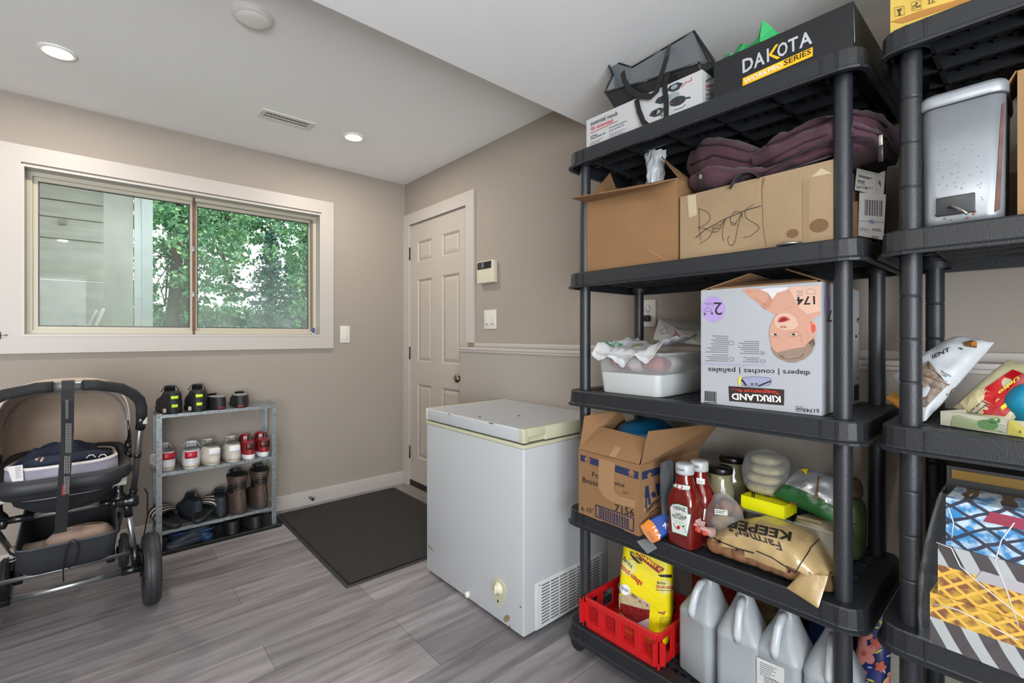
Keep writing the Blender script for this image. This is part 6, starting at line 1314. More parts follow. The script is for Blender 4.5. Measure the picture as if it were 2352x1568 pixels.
w.tube([q+V(.02, -.02, -.01), q, q+V(-.004, .008, .004)], [.018, .006, .004], 8); 
for k in range(7):
    a = k*.9; w.add([q, q+V(-.008, .018*math.cos(a)+.010, .020*math.sin(a)+.006), q+V(.008, .020*math.cos(a+.6)+.010, .022*math.sin(a+.6)+.006)], [(0, 1, 2)])
obj('knotted_neck', w, clear('neck_film', '#c9a7a2', .45, .15), t); w = MB(); w.blob(tuple(onx(1603, 1215, -.517)), (.006, .010, .010), disp=.002, ds=60); w.blob(tuple(onx(1618, 1224, -.517)), (.006, .009, .007), disp=.002, ds=60); obj('closure_tag', w, M('tag_red', '#b5402f', .5), t)
# pouch and plastic scrap
t = thing('snack_pouch', 'open blue and orange pouch on its side left of the ketchup', 'pouch', (-.49, -2.61, zt))
PO = M('pouch_orange', '#d07a2b', .4); PBL = M('pouch_blue', '#1d4291', .35)
w = MB(); L0, L1, L2, L3 = onx(1471, 1217, -.555), onx(1503, 1257, -.56), onx(1517, 1250, -.54), onx(1487, 1205, -.53); M0, M1 = onx(1541, 1228, -.50), onx(1530, 1188, -.485)
def ring(a, b, th, n=14): 
    c_ = (a+b)/2; d = (b-a)/2; nn = V(.5, 0, .85)*th; return [c_+d*math.cos(2*PI*k/n)+nn*math.sin(2*PI*k/n) for k in range(n)]
w.mat(PO); w.rings([ring(L0, L1, .010), ring(L3, L2, .014)]); w.mat(PBL); w.rings([ring(L3, L2, .014), ring((L3+M1)/2, (L2+M0)/2, .014), ring(M1, M0, .004)], cap=False); w.mat(M('pouch_inside', '#b4703c', .5)); w.rings([ring(L0, L1, .0095), ring(L3, L2, .008)], cap=True)
mz = min(v.z for v in w.v); 
for v_ in w.v: v_.z += max(0, zt+.0005-mz) if mz < zt else 0
obj('pouch_body', w, None, t); pr = Print(w, .0012, fine=6); pr.text('R', (1522, 1208), (1530, 1215), (5, -9), M('ink_white'), .02); pr.text('14.A', (1497, 1212), (1513, 1238), (8, -5), M('ink_white'), .01); pr.lines((1486, 1222), (1503, 1246), (3, -1), 3, INKG, .9); pr.done('printing', t)
t = thing('plastic_sleeve', 'empty clear plastic sleeve hanging over the shelf edge by the pouch', 'packaging', (-.53, -2.57, zt))
w = MB(); P_ = [onx(1463, 1243, -.538), onx(1488, 1271, -.546), onx(1508, 1259, -.545), onx(1488, 1236, -.53)]; w.slab(P_, (.003, 0, .001)); w.tube(P_+[P_[0]], .0012, 5); obj('film', w, FILM, t)
# ---------------------------------------------------------------- tier 5
zt = ZS[0]+.0012
RED = M('crate_red', '#c01a1e', .38, b=(200, .1))
t = thing('plastic_crate', 'red plastic crate at the left end of the bottom shelf', 'crate', (-.36, -2.445, zt))
y0_, y1_, x0_, x1_ = -2.598, -2.292, -.512, -.235; zc1 = zt+.108
def cr(o, z): return [V(x, y, z) for x, y in rrect(x0_-o, x1_+o, y0_-o, y1_+o, .022, 4)]
w = MB(); w.rings([cr(0, zc1-.022), cr(.003, zc1-.02), cr(.004, zc1-.002), cr(.002, zc1), cr(-.006, zc1), cr(-.006, zc1-.022)], wrap=True, smooth=False); w.rings([cr(.001, zt), cr(.002, zt+.003), cr(.002, zt+.024), cr(-.005, zt+.024), cr(-.005, zt)], wrap=True, smooth=False); w.add(cr(-.004, zt+.003), [list(range(20))])
zz0, zz1 = zt+.02, zc1-.018; ym, xm_ = [y0_+(y1_-y0_)*k/4 for k in range(5)], [x0_+(x1_-x0_)*k/3 for k in range(4)]
def bars_y(x, d):
    for k, y in enumerate(ym): hw = .012 if k not in (0, 4) else .022; w.box((x-.0035, y-hw, zz0), (x+.0035, y+hw, zz1)); w.box((x-.006*d, y-.0015, zt), (x-.003*d, y+.0015, zc1-.002))
def bars_x(y, d):
    for k, x in enumerate(xm_): hw = .014 if k not in (0, 3) else .022; w.box((x-hw, y-.0035, zz0), (x+hw, y+.0035, zz1)); w.box((x-.0015, y-.006*d, zt), (x+.0015, y-.003*d, zc1-.002))
bars_y(x0_+.002, 1); bars_y(x1_-.002, -1); bars_x(y0_+.002, 1); bars_x(y1_-.002, -1)
for k in range(4):
    ya_, yb_ = ym[k]+.014, ym[k+1]-.014
    for x in (x0_+.006, x1_-.006): w.frame(0, 1, 0, 1, .1, 0, 0) if False else w.rings([[V(x, y, z) for y, z in rrect(ya_-.006, yb_+.006, zz0-.002, zz1+.002, .012, 3)], [V(x, y, z) for y, z in rrect(ya_+.004, yb_-.004, zz0+.008, zz1-.008, .008, 3)]], smooth=False)
    # mesh inside the side windows
    for j in range(8): y = ya_+(yb_-ya_)*(j+.5)/8; w.box((x0_+.007, y-.0012, zz0), (x0_+.009, y+.0012, zz1))
    for j in range(5): z = zz0+(zz1-zz0)*(j+.5)/5; w.box((x0_+.007, ya_, z-.0012), (x0_+.009, yb_, z+.0012))
obj('crate_body', w, RED, t)
# flour bag
FY = M('flour_yellow', '#dccb00', .42, b=(22, .7)); 
t = thing('flour_bag', 'yellow printed flour bag standing in the red crate', 'bag', (-.40, -2.52, zt+.01))
zf0 = zt+.006; fz = [(0, .062, .040), (.02, .070, .048), (.10, .073, .050), (.18, .072, .048), (.25, .070, .036), (.30, .068, .020), (.325, .066, .005)]
FC = V(-.395, -2.476, 0); th = R_(22); ca, sa = math.cos(th), math.sin(th)
def fr2(hy, hx, z, dx=0): return [V(FC.x+dx+x*ca-y*sa, FC.y+x*sa+y*ca, z)+V(-1, 0, 0)*.004*noise.noise(V(x*30, y*30, z*26)) for x, y in rrect(-hx, hx, -hy, hy, min(hx, .022), 5)]
w = MB()
S_ = []
for i in range(len(fz)-1):
    for k in range(5): f = k/5; S_.append([fz[i][j]+(fz[i+1][j]-fz[i][j])*f for j in range(3)])
S_.append(list(fz[-1])); w.rings([fr2(b_*1.22, c_*1.12, zf0+a_, .012*(a_/.33)) for a_, b_, c_ in S_], cap=True); obj('bag_body', w, FY, t)
pr = Print(w, .0014, fine=8); fl = lambda *p: [(1380+x/5.809, 1230+y/5.809) for x, y in p]; f1_ = lambda x, y: (1380+x/5.809, 1230+y/5.809)
pr.poly(fl((395, 205), (430, 215), (470, 270), (550, 320), (550, 375), (500, 370), (430, 310), (390, 250)), INK); pr.poly(fl((455, 225), (560, 240), (700, 350), (850, 440), (830, 470), (770, 500), (640, 400), (520, 300)), M('flour_redband', '#8a1f14', .4)); pr.poly(fl((760, 520), (940, 515), (945, 560), (800, 550)), INK)
star = lambda cx, cy, r: [(cx+r*(1 if k % 2 else .8)*math.cos(PI*k/10), cy+r*(1 if k % 2 else .8)*math.sin(PI*k/10)) for k in range(20)]
pr.poly(fl(*star(370, 420, 120)), M('star_pale', '#cfc87a', .5)); pr.poly(fl(*star(850, 680, 105)), M('star_pale'))
pr.poly(fl((190, 760), (260, 800), (400, 760), (450, 780), (660, 910), (630, 1330), (420, 1240), (240, 1090), (185, 900)), M('plate_lilac', '#b5a3b0', .4))
pr.lift = .0020
pr.text('farine', f1_(300, 320), f1_(412, 440), (4, -9), INK, .012); pr.text('tout-usage', f1_(262, 425), f1_(545, 668), (5, -11), M('ink_red'), .02); pr.text('farine', f1_(750, 640), f1_(862, 650), (0, -7), INK, .012); pr.text('tout-usage', f1_(742, 695), f1_(1010, 712), (0, -9), M('ink_red'), .02); pr.lines(f1_(740, 722), f1_(940, 732), (0, 3), 1, INK, 1.4)
pr.text('sans nom', f1_(408, 235), f1_(540, 370), (2, -4), INKY, .02); pr.text('FORMAT C', f1_(500, 250), f1_(800, 480), (3, -6), INKY, .03)
pr.poly(fl((262, 890), (400, 930), (560, 970), (655, 985), (645, 1100), (600, 1110), (480, 1165), (370, 1110), (260, 1020)), M('pie_red', '#6f1a1a', .3, n=(120, .5))); pr.poly(fl((262, 800), (400, 790), (520, 840), (655, 950), (655, 985), (560, 975), (400, 935), (262, 890)), M('pie_crust', '#a89a78', .6, n=(60, .2)))
pr.poly(fl((192, 640), (240, 600), (280, 760), (230, 790), (195, 770)), M('pie_brown', '#7c5a3a', .6)); pr.poly(fl((420, 760), (500, 820), (480, 850), (400, 800)), M('pie_brown')); pr.poly(fl((520, 850), (640, 920), (620, 950), (500, 880)), M('pie_brown')); pr.poly(fl((190, 900), (240, 1060), (420, 1220), (630, 1310), (630, 1335), (400, 1260), (230, 1110)), M('plate_dark', '#4c3a36', .4))
pr.disc(*f1_(325, 715), 11, 13, M('ink_white'), rot=-40); pr.lift = .0025; pr.text('Simple', f1_(272, 700), f1_(372, 755), (1, -8), M('ink_blue', '#24407e', .5), .01, .3)
pr.lines(f1_(790, 1090), f1_(975, 1078), (0, 3.2), 13, M('yellow_print', '#7d7400', .5), .9); pr.text('Simple', f1_(770, 1030), f1_(855, 1030), (0, -4), M('ink_blue'), .02); pr.line(fl((762, 1010), (840, 1050), (862, 1000)), 1.2, M('ink_red'))
pr.done('printing', t)
# red carton behind the flour
t = thing('red_carton', 'dark red carton with a white stripe behind the flour bag', 'box', (-.21, -2.66, zt))
w = MB(); w.box((-.225, -2.735, zt), (-.10, -2.560, zt+.30)); obj('box_body', w, M('carton_red', '#861e20', .5), t); w = MB(); w.slab([(-.2262, -2.735, zt+.195), (-.2262, -2.560, zt+.235), (-.2262, -2.560, zt+.265), (-.2262, -2.735, zt+.225)], (.001, 0, 0)); obj('white_stripe', w, M('stripe_white', '#b0a9a8', .5), t)
t = thing('paper_sack', 'brown patterned paper sack behind the white jugs', 'sack', (-.20, -2.84, zt)); w = MB(); w.blob((-.20, -2.835, zt+.16), (.085, .085, .17), e=.7, disp=.012, ds=14, seed=4, flatb=zt); obj('sack_body', w, M('sack_brown', '#6e5537', .7, n=(45, .4)), t); w = MB(); w.box((-.22, -2.90, zt+.318), (-.21, -2.77, zt+.335), .002); obj('rolled_top', w, M('sack_brown'), t)
t = thing('blue_packet', 'dark blue packet behind the white jugs at the right', 'packet', (-.20, -2.985, zt)); w = MB(); w.blob((-.21, -2.985, zt+.14), (.06, .055, .15), e=.6, disp=.008, ds=16, seed=5, flatb=zt); obj('packet_body', w, M('packet_blue', '#22376a', .45, b=(30, .5)), t); w = MB(); w.box((-.262, -3.02, zt+.12), (-.258, -2.95, zt+.20)); obj('label', w, M('label_redwhite', '#a88f96', .5, n=(70, .4, '#8c2a35')), t)
# jugs
JM = M('jug_plastic', '#a3abb3', .28, b=(6, .05)); 
def jug_material():
    a = bpy.data.materials.new('milky_jug'); a.use_nodes = True; nt = a.node_tree; P = nt.nodes['Principled BSDF']; P.inputs['Base Color'].default_value = (*lin('#b3bac0'), 1); P.inputs['Roughness'].default_value = .3
    P.inputs['Transmission Weight'].default_value = .12; P.inputs['Subsurface Weight'].default_value = .0; P.inputs['Alpha'].default_value = .80
    return a
JM = jug_material(); JL = M('jug_filled', '#868d94', .35); JH = M('jug_handle', '#bcc2c8', .25)
def jug_s(hx, hy, z, r, dx=0): return [V(x+dx, y, z) for x, y in rrect(-hx, hx, -hy, hy, r, 6)]
jt = thing('jug', 'milky white plastic jug, the leftmost beside the red crate', 'jug', (0, 0, 0), group=None)
w = MB(); w.rings([jug_s(.058, .055, 0, .012), jug_s(.063, .060, .006, .016), jug_s(.064, .061, .10, .02), jug_s(.064, .061, .180, .022), jug_s(.066, .063, .184, .026), jug_s(.064, .061, .195, .030), jug_s(.054, .052, .218, .034, .006), jug_s(.040, .038, .250, .034, .012), jug_s(.026, .025, .280, .024, .015), jug_s(.020, .020, .296, .02, .014), jug_s(.020, .020, .312, .02, .014)], cap=False); w.add(jug_s(.058, .055, 0.0005, .012), [list(range(28))]); obj('jug_body', w, JM, jt, world=False)
w = MB(); w.rings([jug_s(.0625, .0595, .003, .016), jug_s(.0632, .0602, .176, .02)]); w.add(jug_s(.0632, .0602, .176, .02), [list(range(28))]); obj('water', w, JL, jt, world=False)
w = MB(); w.tube([(-.006, 0, .286), (-.028, 0, .282), (-.045, 0, .262), (-.056, 0, .236), (-.065, 0, .208), (-.062, 0, .186)], [.010, .011, .011, .011, .012, .010], 12, flat=1.0); obj('handle', w, JH, jt, world=False)
w = MB(); w.lathe([(.021, .311), (.0225, .313), (.0225, .318), (.018, .320), (.016, .312)], (.014, 0, 0), 20, cap=False); obj('neck_ring', w, JH, jt, world=False)
jl = [('milky white plastic jug, second from the red crate', -.412, -2.820, 8), ('milky white plastic jug with a paper label, third from the red crate', -.405, -2.932, -6), ('milky white plastic jug half hidden by the right front post', -.408, -3.048, 6)]
jugs = []
for l_, x, y, r in jl: jugs.append(dup(jt, (x, y, zt), R_(r), l_))
jt.location = (-.400, -2.700, zt); jt.rotation_euler = (0, 0, R_(-14))
bpy.context.view_layer.update()
w = MB(); P_ = [onx(1738, 1508, -.4712), onx(1802, 1536, -.4712), onx(1799, 1600, -.4712), onx(1738, 1575, -.4712)]; lw_ = MB(); lw_.slab(P_, (.0008, 0, 0))
o = obj('paper_label', lw_, M('label_paper', '#c4c6c6', .6), None, base=(0, 0, 0)); o.parent = jugs[1]; o.matrix_parent_inverse = jugs[1].matrix_world.inverted()
pr = Print(lw_, .0006); pr.lines((1746, 1520), (1785, 1537), (0, 4.5), 7, INKG, 1.2); pr.lines((1755, 1555), (1790, 1568), (0, 4.5), 4, INK, 1.2); p2_ = obj('printing', pr.mb, None, None, base=(0, 0, 0)); p2_.parent = o
# floral bag at the right end
t = thing('floral_bag', 'navy bag with pink flowers standing upright between the two shelf units', 'bag', (-.20, -3.075, zt))
FB_ = M('floral_navy', '#1f2d6b', .4, n=(28, .0, '#141d4a'))
w = MB()
def fb(u, v):
    a = 2*PI*u; t_ = (1-.45*v*v); hx_, hy_ = .040*t_, .046*(1-.35*v); cx_, cy_ = -.235+.05*v, -3.085-.012*v
    p = V(cx_+hx_*math.copysign(abs(math.cos(a))**.7, math.cos(a)), cy_+hy_*math.copysign(abs(math.sin(a))**.7, math.sin(a)), zt+.335*v); return p+V(1, .3, 0)*.005*noise.noise(p*18)
w.grid(fb, 30, 26); obj('bag_body', w, FB_, t)
pr = Print(w, .0014, fine=8); PK = M('petal_pink', '#c98078', .6); PK2 = M('petal_coral', '#b5533f', .6); YL = M('leaf_yellow', '#b9b438', .6); WL = M('leaf_pale', '#8fa0b4', .6)
def flower(x, y, r, m):
    for k in range(5): a = k*1.257+x; pr.disc(x+r*.6*math.cos(a), y+r*.6*math.sin(a), r*.55, r*.42, m, 10, rot=math.degrees(a))
    pr.lift = .0018; pr.disc(x, y, r*.25, r*.25, PK2, 8); pr.lift = .0014
for x, y, r, m in ((1978, 1458, 24, PK), (1985, 1500, 27, PK), (2012, 1478, 14, PK2), (2040, 1395, 13, PK2), (2050, 1560, 18, PK), (2022, 1530, 12, PK2), (1975, 1550, 16, PK2)): flower(x, y, r, m)
for x, y, a in ((2020, 1425, 50), (2018, 1495, -30), (2000, 1562, 20), (2034, 1560, -50), (2010, 1440, 10)): pr.disc(x, y, 10, 2.6, YL, 8, rot=a)
for x, y, a in ((2030, 1450, 30), (2005, 1418, -60), (1998, 1532, 10), (1968, 1528, 40), (2040, 1505, -20), (1990, 1568, -40), (2030, 1540, 70)): pr.disc(x, y, 6, 2.4, WL, 8, rot=a)
pr.done('floral_print', t)
w = MB(); q = onx(2036, 1380, -.20); w.tube([q+V(0, .012, -.02), q, q+V(0, -.014, -.012)], [.010, .006, .003], 8); obj('white_collar', w, M('tissue_white'), t)
# ================================================================ SECOND UNIT
zt = ZS2[4]+.0012
FL, FR = V(-.482, onx(2045, 60, -.482).y, 0), V(-.482, -3.52, 0)
t, pm, c = carton('yellow_carton', 'golden yellow carton with packing symbols on top of the right shelf unit', 'box', FL, FR, .30, zt, 2.06, M('carton_gold', '#c9a94c', .5, n=(6, .15)), closed=True)
pr = Print(pm, .0008, fine=30); BRN_ = M('print_brown', '#4a3a1e', .6)
pr.poly([(2045, 62), (2046, 50), (2110, 26), (2225, -8), (2235, 0), (2100, 45)], M('gold_worn', '#a87434', .7)); pr.lift = .0012
for x, y in ((2066, 27), (2105, 14)): pr.line([(x-11, y-9), (x+11, y-13), (x+12, y+7), (x-10, y+11), (x-11, y-9)], .7, BRN_)
pr.poly([(2060, 22), (2073, 19), (2068, 28), (2070, 35), (2064, 36), (2065, 28)], BRN_); pr.line([(2097, 16), (2103, 12), (2108, 16), (2114, 12)], 2, BRN_); pr.disc(2106, 8, 2.4, 2.4, BRN_); pr.line([(2096, 20), (2116, 15)], 1, BRN_); pr.line([(2135, 8), (2135, -4)], 2, BRN_); pr.line([(2143, 5), (2143, -6)], 2, BRN_); pr.line([(2131, 10), (2150, 4)], 1, BRN_)
pr.done('printing', t)
zt = ZS2[3]+.0012
STL = M('bin_steel', '#a2a8af', .36, .5, n=(8, .12)); RUST = M('rust', '#7a4f35', .8)
q0, q1 = onx(2118, 515, -.49), onx(2305, 495, -.49)
t = thing('pedal_bin', 'dented steel pedal bin with a rusty foot pedal on the right shelf unit', 'bin', (-.38, (q0.y+q1.y)/2, zt))
cyb, hb_ = (q0.y+q1.y)/2, abs(q0.y-q1.y)/2
zl_ = onx(2200, 236, -.49).z
def bn(o, z, s=1): return [V(x, y, z) for x, y in rrect(-.490-o, -.30+o, cyb-hb_-o, cyb+hb_+o, .026, 6)]
w = MB(); w.rings([bn(0, zt+.002), bn(.001, zt+.02), bn(.0035, zl_-.002)], cap=True); bb = obj('bin_body', w, STL, t)
w = MB(); w.rings([bn(.007, zl_), bn(.008, zl_+.004), bn(.008, zl_+.020), bn(.004, zl_+.028), bn(-.02, zl_+.031)], cap=True); obj('lid', w, STL, t)
w = MB(); w.rings([bn(.004, zt), bn(.004, zt+.005)], cap=True); obj('base_ring', w, PLK, t)
pq0, pq1 = onx(2150, 478, -.495), onx(2246, 498, -.495); pq0b = onx(2150, 462, -.495)
w = MB(); w.box((-.497, pq1.y+.004, pq1.z+.012), (-.490, pq0.y, pq0b.z+.006), .002); pl = obj('pedal_plate', w, M('pedal_dark', '#2e3134', .4), t)
w = MB(); w.tube([onx(2180, 475, -.499), onx(2190, 473, -.508), onx(2208, 482, -.518), onx(2222, 491, -.520)], .003, 8); obj('pedal', w, M('bright_metal'), pl)
pm = MB(); pm.rings([bn(0, zt+.002), bn(.001, zt+.02), bn(.0035, zl_-.002)], cap=True); pr = Print(pm, .001, fine=10); rd = random.Random(11)
for k in range(46): x = 2145+rd.random()*110; y = 270+rd.random()*190; pr.line([(x, y), (x+2+3*rd.random(), y-1-rd.random())], .9, M('scratch', '#5a5e63', .6))
for x, y, r in ((2150, 494, 3), (2238, 486, 5), (2236, 492, 3), (2170, 502, 3), (2222, 500, 4), (2185, 505, 2)): pr.disc(x, y, r, r*.7, RUST, 8)
pr.poly([(2300, 240), (2306, 236), (2296, 480), (2284, 488)], M('rusty_side', '#6d4a44', .7, n=(30, .3))); pr.done('rust_spots', bb)
FL, FR = V(-.485, onx(2330, 400, -.485).y-.004, 0), V(-.485, -3.70, 0)
t, pm, c = carton('cardboard_box', 'brown carton right of the steel pedal bin, cut by the picture edge', 'box', FL, FR, .30, zt, onx(2345, 160, -.485).z, M('cardboard_kraft', '#96744f', .85, n=(5, .08)))
flap(t, [c['FL']+V(.001, 0, .0), c['FL']+V(.13, 0, .0), c['FL']+V(.12, .030, -.040), c['FL']+V(.01, .022, -.035)], CARD)
# tier 3 of the second unit
zt = ZS2[2]+.0012
t = thing('seed_bag', 'white and clear bag of mixed seeds leaning on the right shelf unit', 'bag', (-.33, -3.27, zt)); 
# bag slumps: axis runs up to the right and back
a, b = onx(2098, 945, -.42), onx(2262, 800, -.30)
up = (b-a).normalized(); cm = (a+b)/2
w = pxbag([(2052, 862), (2122, 972), (2284, 786), (2195, 772)], [-.34, -.42, -.30, -.27], .034, .006, 5, zmin=zt+.001)
mz = min(v.z for v in w.v)
for v_ in w.v: v_.z = zt+.001+max(0, v_.z-zt-.001) if v_.z < zt+.001 else v_.z
SEED = M('seed_mix', '#a39384', .7, n=(95, .3, '#4d3f38')); SWH = M('seed_bag_white', '#b9bec4', .4, b=(30, .6))
obj('bag_film', w, SWH, t); pr = Print(w, .0014, fine=8); sd = lambda *p: [(2060+x/6.031, 760+y/6.031) for x, y in p]; s1_ = lambda x, y: (2060+x/6.031, 760+y/6.031)
pr.poly(sd((235, 460), (400, 440), (460, 430), (440, 490), (320, 610), (500, 660), (700, 745), (600, 850), (400, 1060), (235, 1030)), SEED); pr.lift = .0018; pr.line(sd((440, 430), (445, 500)), 4, M('bag_brown_stripe')); pr.line(sd((320, 605), (500, 660), (715, 745)), 3, M('bag_brown_stripe')); pr.disc(*s1_(820, 850), 15, 12, SEED, rot=-20)
pr.line(sd((515, 555), (570, 610), (620, 650), (640, 690)), 1.4, INK); pr.text('Prairie', s1_(610, 575), s1_(745, 640), (1, -5), INK, .004, .3); pr.text('Leaf', s1_(620, 610), s1_(690, 650), (1, -5), INK, .004, .3); pr.line(sd((665, 690), (690, 700)), 1, INK); pr.poly(sd((945, 690), (975, 700), (1005, 682), (1010, 715), (975, 735), (950, 715)), M('ink_red')); pr.text('IENT', s1_(500, 390), s1_(740, 280), (-2, -9), INK, .012); pr.poly(sd((915, 165), (1040, 135), (1110, 160), (1100, 240), (940, 215)), M('bag_brown_stripe')); pr.poly(sd((1030, 150), (1110, 160), (1105, 215), (1030, 205)), M('amber', '#c47f22', .4)); pr.poly(sd((850, 235), (890, 235), (925, 262), (880, 258)), LG)
pr.done('printing', t)
t = thing('orange_packet', 'orange printed packet under the seed bag behind the ringed post', 'packet', (-.42, -3.19, zt)); P_ = [onz(2034, 922, zt+.012), onz(2105, 962, zt), onz(2122, 930, zt+.004), onz(2050, 905, zt+.02)]
w = MB(); w.slab([onx(2035, 917, -.33), onx(2098, 962, -.43), onx(2122, 936, -.40), onx(2052, 905, -.30)], (0, 0, .006)); mz = min(v.z for v in w.v); 
for v_ in w.v: v_.z = max(v_.z, zt+.0005)
o = obj('packet_body', w, M('packet_orange', '#c98a30', .45), t); pr = Print(w, .001); pr.lines((2100, 935), (2116, 945), (-1, 5), 4, INK, 1.2); pr.done('printing', t)
t = thing('fruit_tray', 'low cardboard fruit tray with printed leaves on the right shelf unit', 'tray', (-.30, -3.40, zt))
a, b = onz(2160, 975, zt), onz(2352, 1005, zt); d = (b-a).normalized(); L = .38; p1 = a+d*L; n = V(-d.y, d.x, 0); n = n if n.x > 0 else -n
hT = onx(2160, 943, a.x).z-zt
C = [a, p1, p1+n*.24, a+n*.24]; I = [a+d*.004+n*.004, p1-d*.004+n*.004, p1-d*.004+n*.236, a+d*.004+n*.236]
C = [V(c_.x, c_.y, zt) for c_ in C]; I = [V(c_.x, c_.y, zt) for c_ in I]; H_ = V(0, 0, hT)
w = MB(); w.rings([C, [c_+H_ for c_ in C], [c_+H_ for c_ in I], [c_+V(0, 0, .004) for c_ in I]], smooth=False); w.add([c_+V(0, 0, .004) for c_ in I], [(0, 1, 2, 3)]); w.add(C, [(0, 1, 2, 3)]); obj('tray_body', w, M('tray_cream', '#c2c1ae', .6), t)
pr = Print(w, .0008); pr.poly([(2184, 978), (2190, 955), (2215, 950), (2290, 956), (2312, 994)], M('leaf_sage', '#94a07c', .6)); pr.lift = .0012; pr.disc(2270, 975, 24, 11, M('leaf_green_print', '#5c8656', .6), rot=8); pr.disc(2285, 966, 14, 7, M('leaf_green_print')); pr.poly([(2318, 966), (2352, 968), (2352, 1004), (2314, 997)], M('tray_yellow', '#b9b057', .6)); pr.text('A', (2340, 994), (2347, 995), (0, -7), INK, .02); pr.lines((2296, 975), (2312, 978), (0, 5), 4, INKG, .8); pr.done('printing', t)
t = thing('semolina_bag', 'red and cream bag of semolina slumped in the fruit tray', 'bag', (-.32, -3.33, zt+.01))
cm = onx(2275, 905, -.34); w = pxbag([(2190, 935), (2305, 990), (2430, 850), (2315, 825)], [-.35, -.39, -.33, -.29], .024, .005, 7)
for v_ in w.v: v_.z = max(v_.z, zt+.006)
obj('bag_film', w, M('semolina_cream', '#c0b896', .4, b=(30, .5)), t); pr = Print(w, .0014, fine=8)
pr.poly(sd((1220, 795), (1610, 535), (1761, 600), (1761, 900), (1500, 1180), (1190, 1150), (1425, 945)), M('unico_red', '#b3121b', .35)); pr.poly(sd((1060, 820), (1220, 800), (1425, 945), (1190, 1150), (960, 1100), (880, 1000)), M('semolina_panel', '#c9bd92', .4)); pr.bars(s1_(820, 1030), s1_(1330, 560), (-4, -12), INKG, 26)
pr.lift = .0020; pr.text('Unico', s1_(1680, 625), s1_(1400, 850), (3.5, 7), M('unico_yellow', '#e0cf1e', .4), .03); pr.text('Li', s1_(1760, 800), s1_(1430, 1060), (4, 9), M('unico_yellow'), .03); pr.text('Semoule', s1_(1260, 1000), s1_(1090, 1130), (2.4, 4.4), M('ink_blue'), .02); pr.text('de blé dur', s1_(1205, 950), s1_(1020, 1105), (2.4, 4.4), M('ink_blue'), .02)
pr.done('printing', t)
t = thing('teal_packet', 'teal blue soft packet at the right end of the fruit tray', 'packet', (-.36, -3.40, zt+.01)); q = onx(2340, 930, -.36)
w = MB(); w.blob((q.x, q.y-.014, q.z), (.03, .040, .045), disp=.008, ds=20, seed=3, flatb=zt+.006); obj('packet_body', w, M('packet_teal', '#0d83a6', .5, b=(40, .5)), t); w = MB(); w.blob((q.x+.01, q.y-.02, q.z+.05), (.025, .03, .02), disp=.01, ds=30, seed=9); obj('packet_top', w, FILM, t)
# tissue boxes
zt = ZS2[1]+.0012
def tissue_mat(kind):
    a = bpy.data.materials.new('tissue_'+kind); a.use_nodes = True; nt = a.node_tree; P = nt.nodes['Principled BSDF']; L = nt.links.new; P.inputs['Roughness'].default_value = .35; P.inputs['Coat Weight'].default_value = .5
    tc = nt.nodes.new('ShaderNodeTexCoord'); mp = nt.nodes.new('ShaderNodeMapping'); L(tc.outputs['Object'], mp.inputs[0])
    if kind == 'zebra':
        mp.inputs['Rotation'].default_value = (R_(28), 0, 0); wv = nt.nodes.new('ShaderNodeTexWave'); wv.bands_direction = 'Y'; wv.inputs['Scale'].default_value = 7; wv.inputs['Distortion'].default_value = 1.2; wv.inputs['Detail'].default_value = 1; L(mp.outputs[0], wv.inputs[0])
        rp = nt.nodes.new('ShaderNodeValToRGB'); rp.color_ramp.interpolation = 'CONSTANT'; rp.color_ramp.elements[0].color = (*lin('#3b3436'), 1); rp.color_ramp.elements[1].color = (*lin('#a9aeb0'), 1); rp.color_ramp.elements[1].position = .55; L(wv.outputs[0], rp.inputs[0]); L(rp.outputs[0], P.inputs['Base Color'])
    else:
        W = kind == 'waffle'; fac = []
        for sg_ in (-1, 1):
            mp = nt.nodes.new('ShaderNodeMapping'); mp.inputs['Rotation'].default_value = (R_(sg_*(38 if W else 32)), 0, 0); L(tc.outputs['Object'], mp.inputs[0])
            wv = nt.nodes.new('ShaderNodeTexWave'); wv.bands_direction = 'Z'; wv.inputs['Scale'].default_value = 14 if W else 11; wv.inputs['Distortion'].default_value = .5 if W else 2.2; wv.inputs['Detail Scale'].default_value = 1.5; L(mp.outputs[0], wv.inputs[0]); fac.append(wv)
        mx = nt.nodes.new('ShaderNodeMath'); mx.operation = 'MAXIMUM'; L(fac[0].outputs['Fac'], mx.inputs[0]); L(fac[1].outputs['Fac'], mx.inputs[1])
        ns = nt.nodes.new('ShaderNodeTexNoise'); ns.inputs['Scale'].default_value = 45; L(tc.outputs['Object'], ns.inputs[0])
        r1 = nt.nodes.new('ShaderNodeValToRGB'); r1.color_ramp.elements[0].position = .42; r1.color_ramp.elements[1].position = .58; L(ns.outputs[0], r1.inputs[0])
        r1.color_ramp.elements[0].color = (*lin('#7a4717' if W else '#1f7cb8'), 1); r1.color_ramp.elements[1].color = (*lin('#c39a22' if W else '#b8ccd8'), 1)
        r2 = nt.nodes.new('ShaderNodeMapRange'); r2.inputs['From Min'].default_value = .80 if W else .86; r2.inputs['From Max'].default_value = .9 if W else .92; L(mx.outputs[0], r2.inputs['Value'])
        m3 = nt.nodes.new('ShaderNodeMix'); m3.data_type = 'RGBA'; m3.inputs[7].default_value = (*lin('#dcae3e' if W else '#101d3a'), 1); L(r2.outputs[0], m3.inputs[0]); L(r1.outputs[0], m3.inputs[6]); L(m3.outputs[2], P.inputs['Base Color'])
    return a
TZ, TW, TB = tissue_mat('zebra'), tissue_mat('waffle'), tissue_mat('blue')
fa = V(-.540, onx(2136, 1500, -.54).y, 0); u_ = V(-.05, -1, 0).normalized(); n_ = V(1, -.05, 0); Lb = .225; z_ = zt
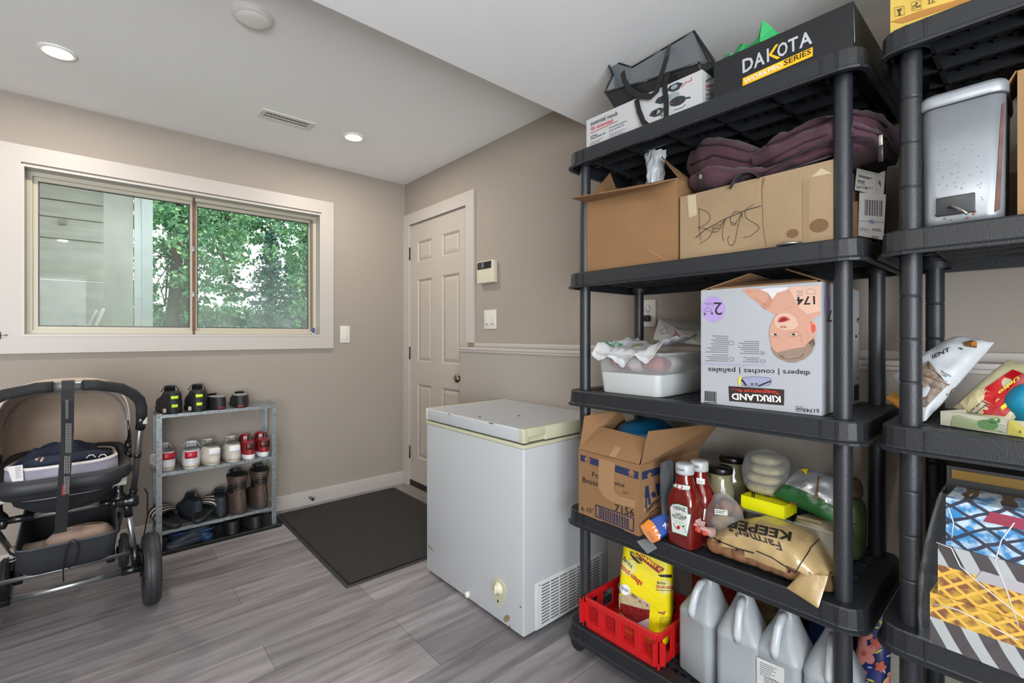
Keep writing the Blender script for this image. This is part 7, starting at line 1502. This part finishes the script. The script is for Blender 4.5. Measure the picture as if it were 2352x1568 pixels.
hs_ = (.105, .105, .098); pat = (((.055, TZ), (.050, TW)), ((.062, TW), (.043, TZ)), ((.098, TB),))
labs = ('zebra and waffle patterned tissue box, bottom of the wrapped stack', 'waffle and zebra patterned tissue box, middle of the wrapped stack', 'blue lattice patterned tissue box, top of the wrapped stack')
for k in range(3):
    A = fa+n_*(.002*k)+V(0, -.012*k, 0); t = thing('tissue_box', labs[k], 'tissue box', tuple(A+u_*Lb/2+n_*.055+V(0, 0, z_))); z0b = z_; t['group'] = 'wrapped tissue boxes'
    w = MB()
    for h_, m_ in pat[k]:
        w.mat(m_); C = [A, A+u_*Lb, A+u_*Lb+n_*.115, A+n_*.115]; w.hexa([c_+V(0, 0, z0b) for c_ in C]+[c_+V(0, 0, z0b+h_) for c_ in C]); z0b += h_
    obj('box_body', w, None, t)
    w = MB(); q = A+u_*.055+V(0, 0, z_+(.052 if k < 2 else .066)); w.slab([q-n_*.0015, q+u_*.16-n_*.0015, q+u_*.17+V(0, 0, .018)-n_*.0015, q+u_*.01+V(0, 0, .022)-n_*.0015], n_*.001)
    if k != 0: obj('brand_band', w, M('band_pale', '#a9a5ac', .4) if k == 1 else M('band_crimson', '#8c1d3c', .4), t)
    w = MB(); w.lathe([(.030, 0), (.028, .0008), (.001, .0008)], tuple(A+u_*.11+n_*.057+V(0, 0, z_+hs_[k])), 20); 
    z_ += hs_[k]+.0006
t = thing('dark_carton', 'dark carton with a gold band behind and above the tissue boxes', 'box', (-.25, -3.36, zt)); w = MB(); w.box((-.385, -3.50, zt), (-.16, -3.262, zt+.345)); obj('box_body', w, M('carton_dark', '#3c3a3a', .6), t); obj('gold_band', MB().box((-.387, -3.49, zt+.318), (-.385, -3.27, zt+.338)), M('band_gold', '#8a6b2c', .5), t)
t = thing('shrink_wrap', 'torn clear shrink wrap pulled around the stack of tissue boxes', 'packaging', tuple(fa+u_*.1+V(0, 0, zt)))
def sw(u, v):
    y = fa.y+.016-.25*u-.012*v*2.6; bul = .012+.010*math.sin(PI*v)+.010*noise.noise(V(u*5, v*6, 1))+.006*noise.noise(V(u*15, v*18, 4)); return V(fa.x-abs(bul)-.002-.0125*u, y+.012*math.sin(PI*v)*(1-u), zt+.006+.315*v)
w = MB(); w.grid(sw, 40, 50); w.grid(lambda u, v: V(fa.x-.012+.12*u, fa.y+.014+.006*noise.noise(V(u*8, v*9, 2))-.012*v*2.6+.012*math.sin(PI*v), zt+.006+.315*v), 14, 30); obj('wrap_film', w, clear('shrink_film', '#dfe4ea', .97, .06, rim=.10), t)
w = MB()
for pts in ([(2150, 1245), (2185, 1258), (2205, 1300), (2250, 1340), (2300, 1380), (2352, 1420)], [(2178, 1165), (2190, 1200), (2186, 1235)], [(2330, 1200), (2300, 1240), (2285, 1290), (2310, 1350), (2340, 1440)], [(2140, 1385), (2200, 1400), (2260, 1430), (2340, 1470)]): w.tube([onx(x, y, fa.x-.03) for x, y in pts], .0011, 5)
obj('film_crease', w, M('film_white', '#c9ced4', .2), t)
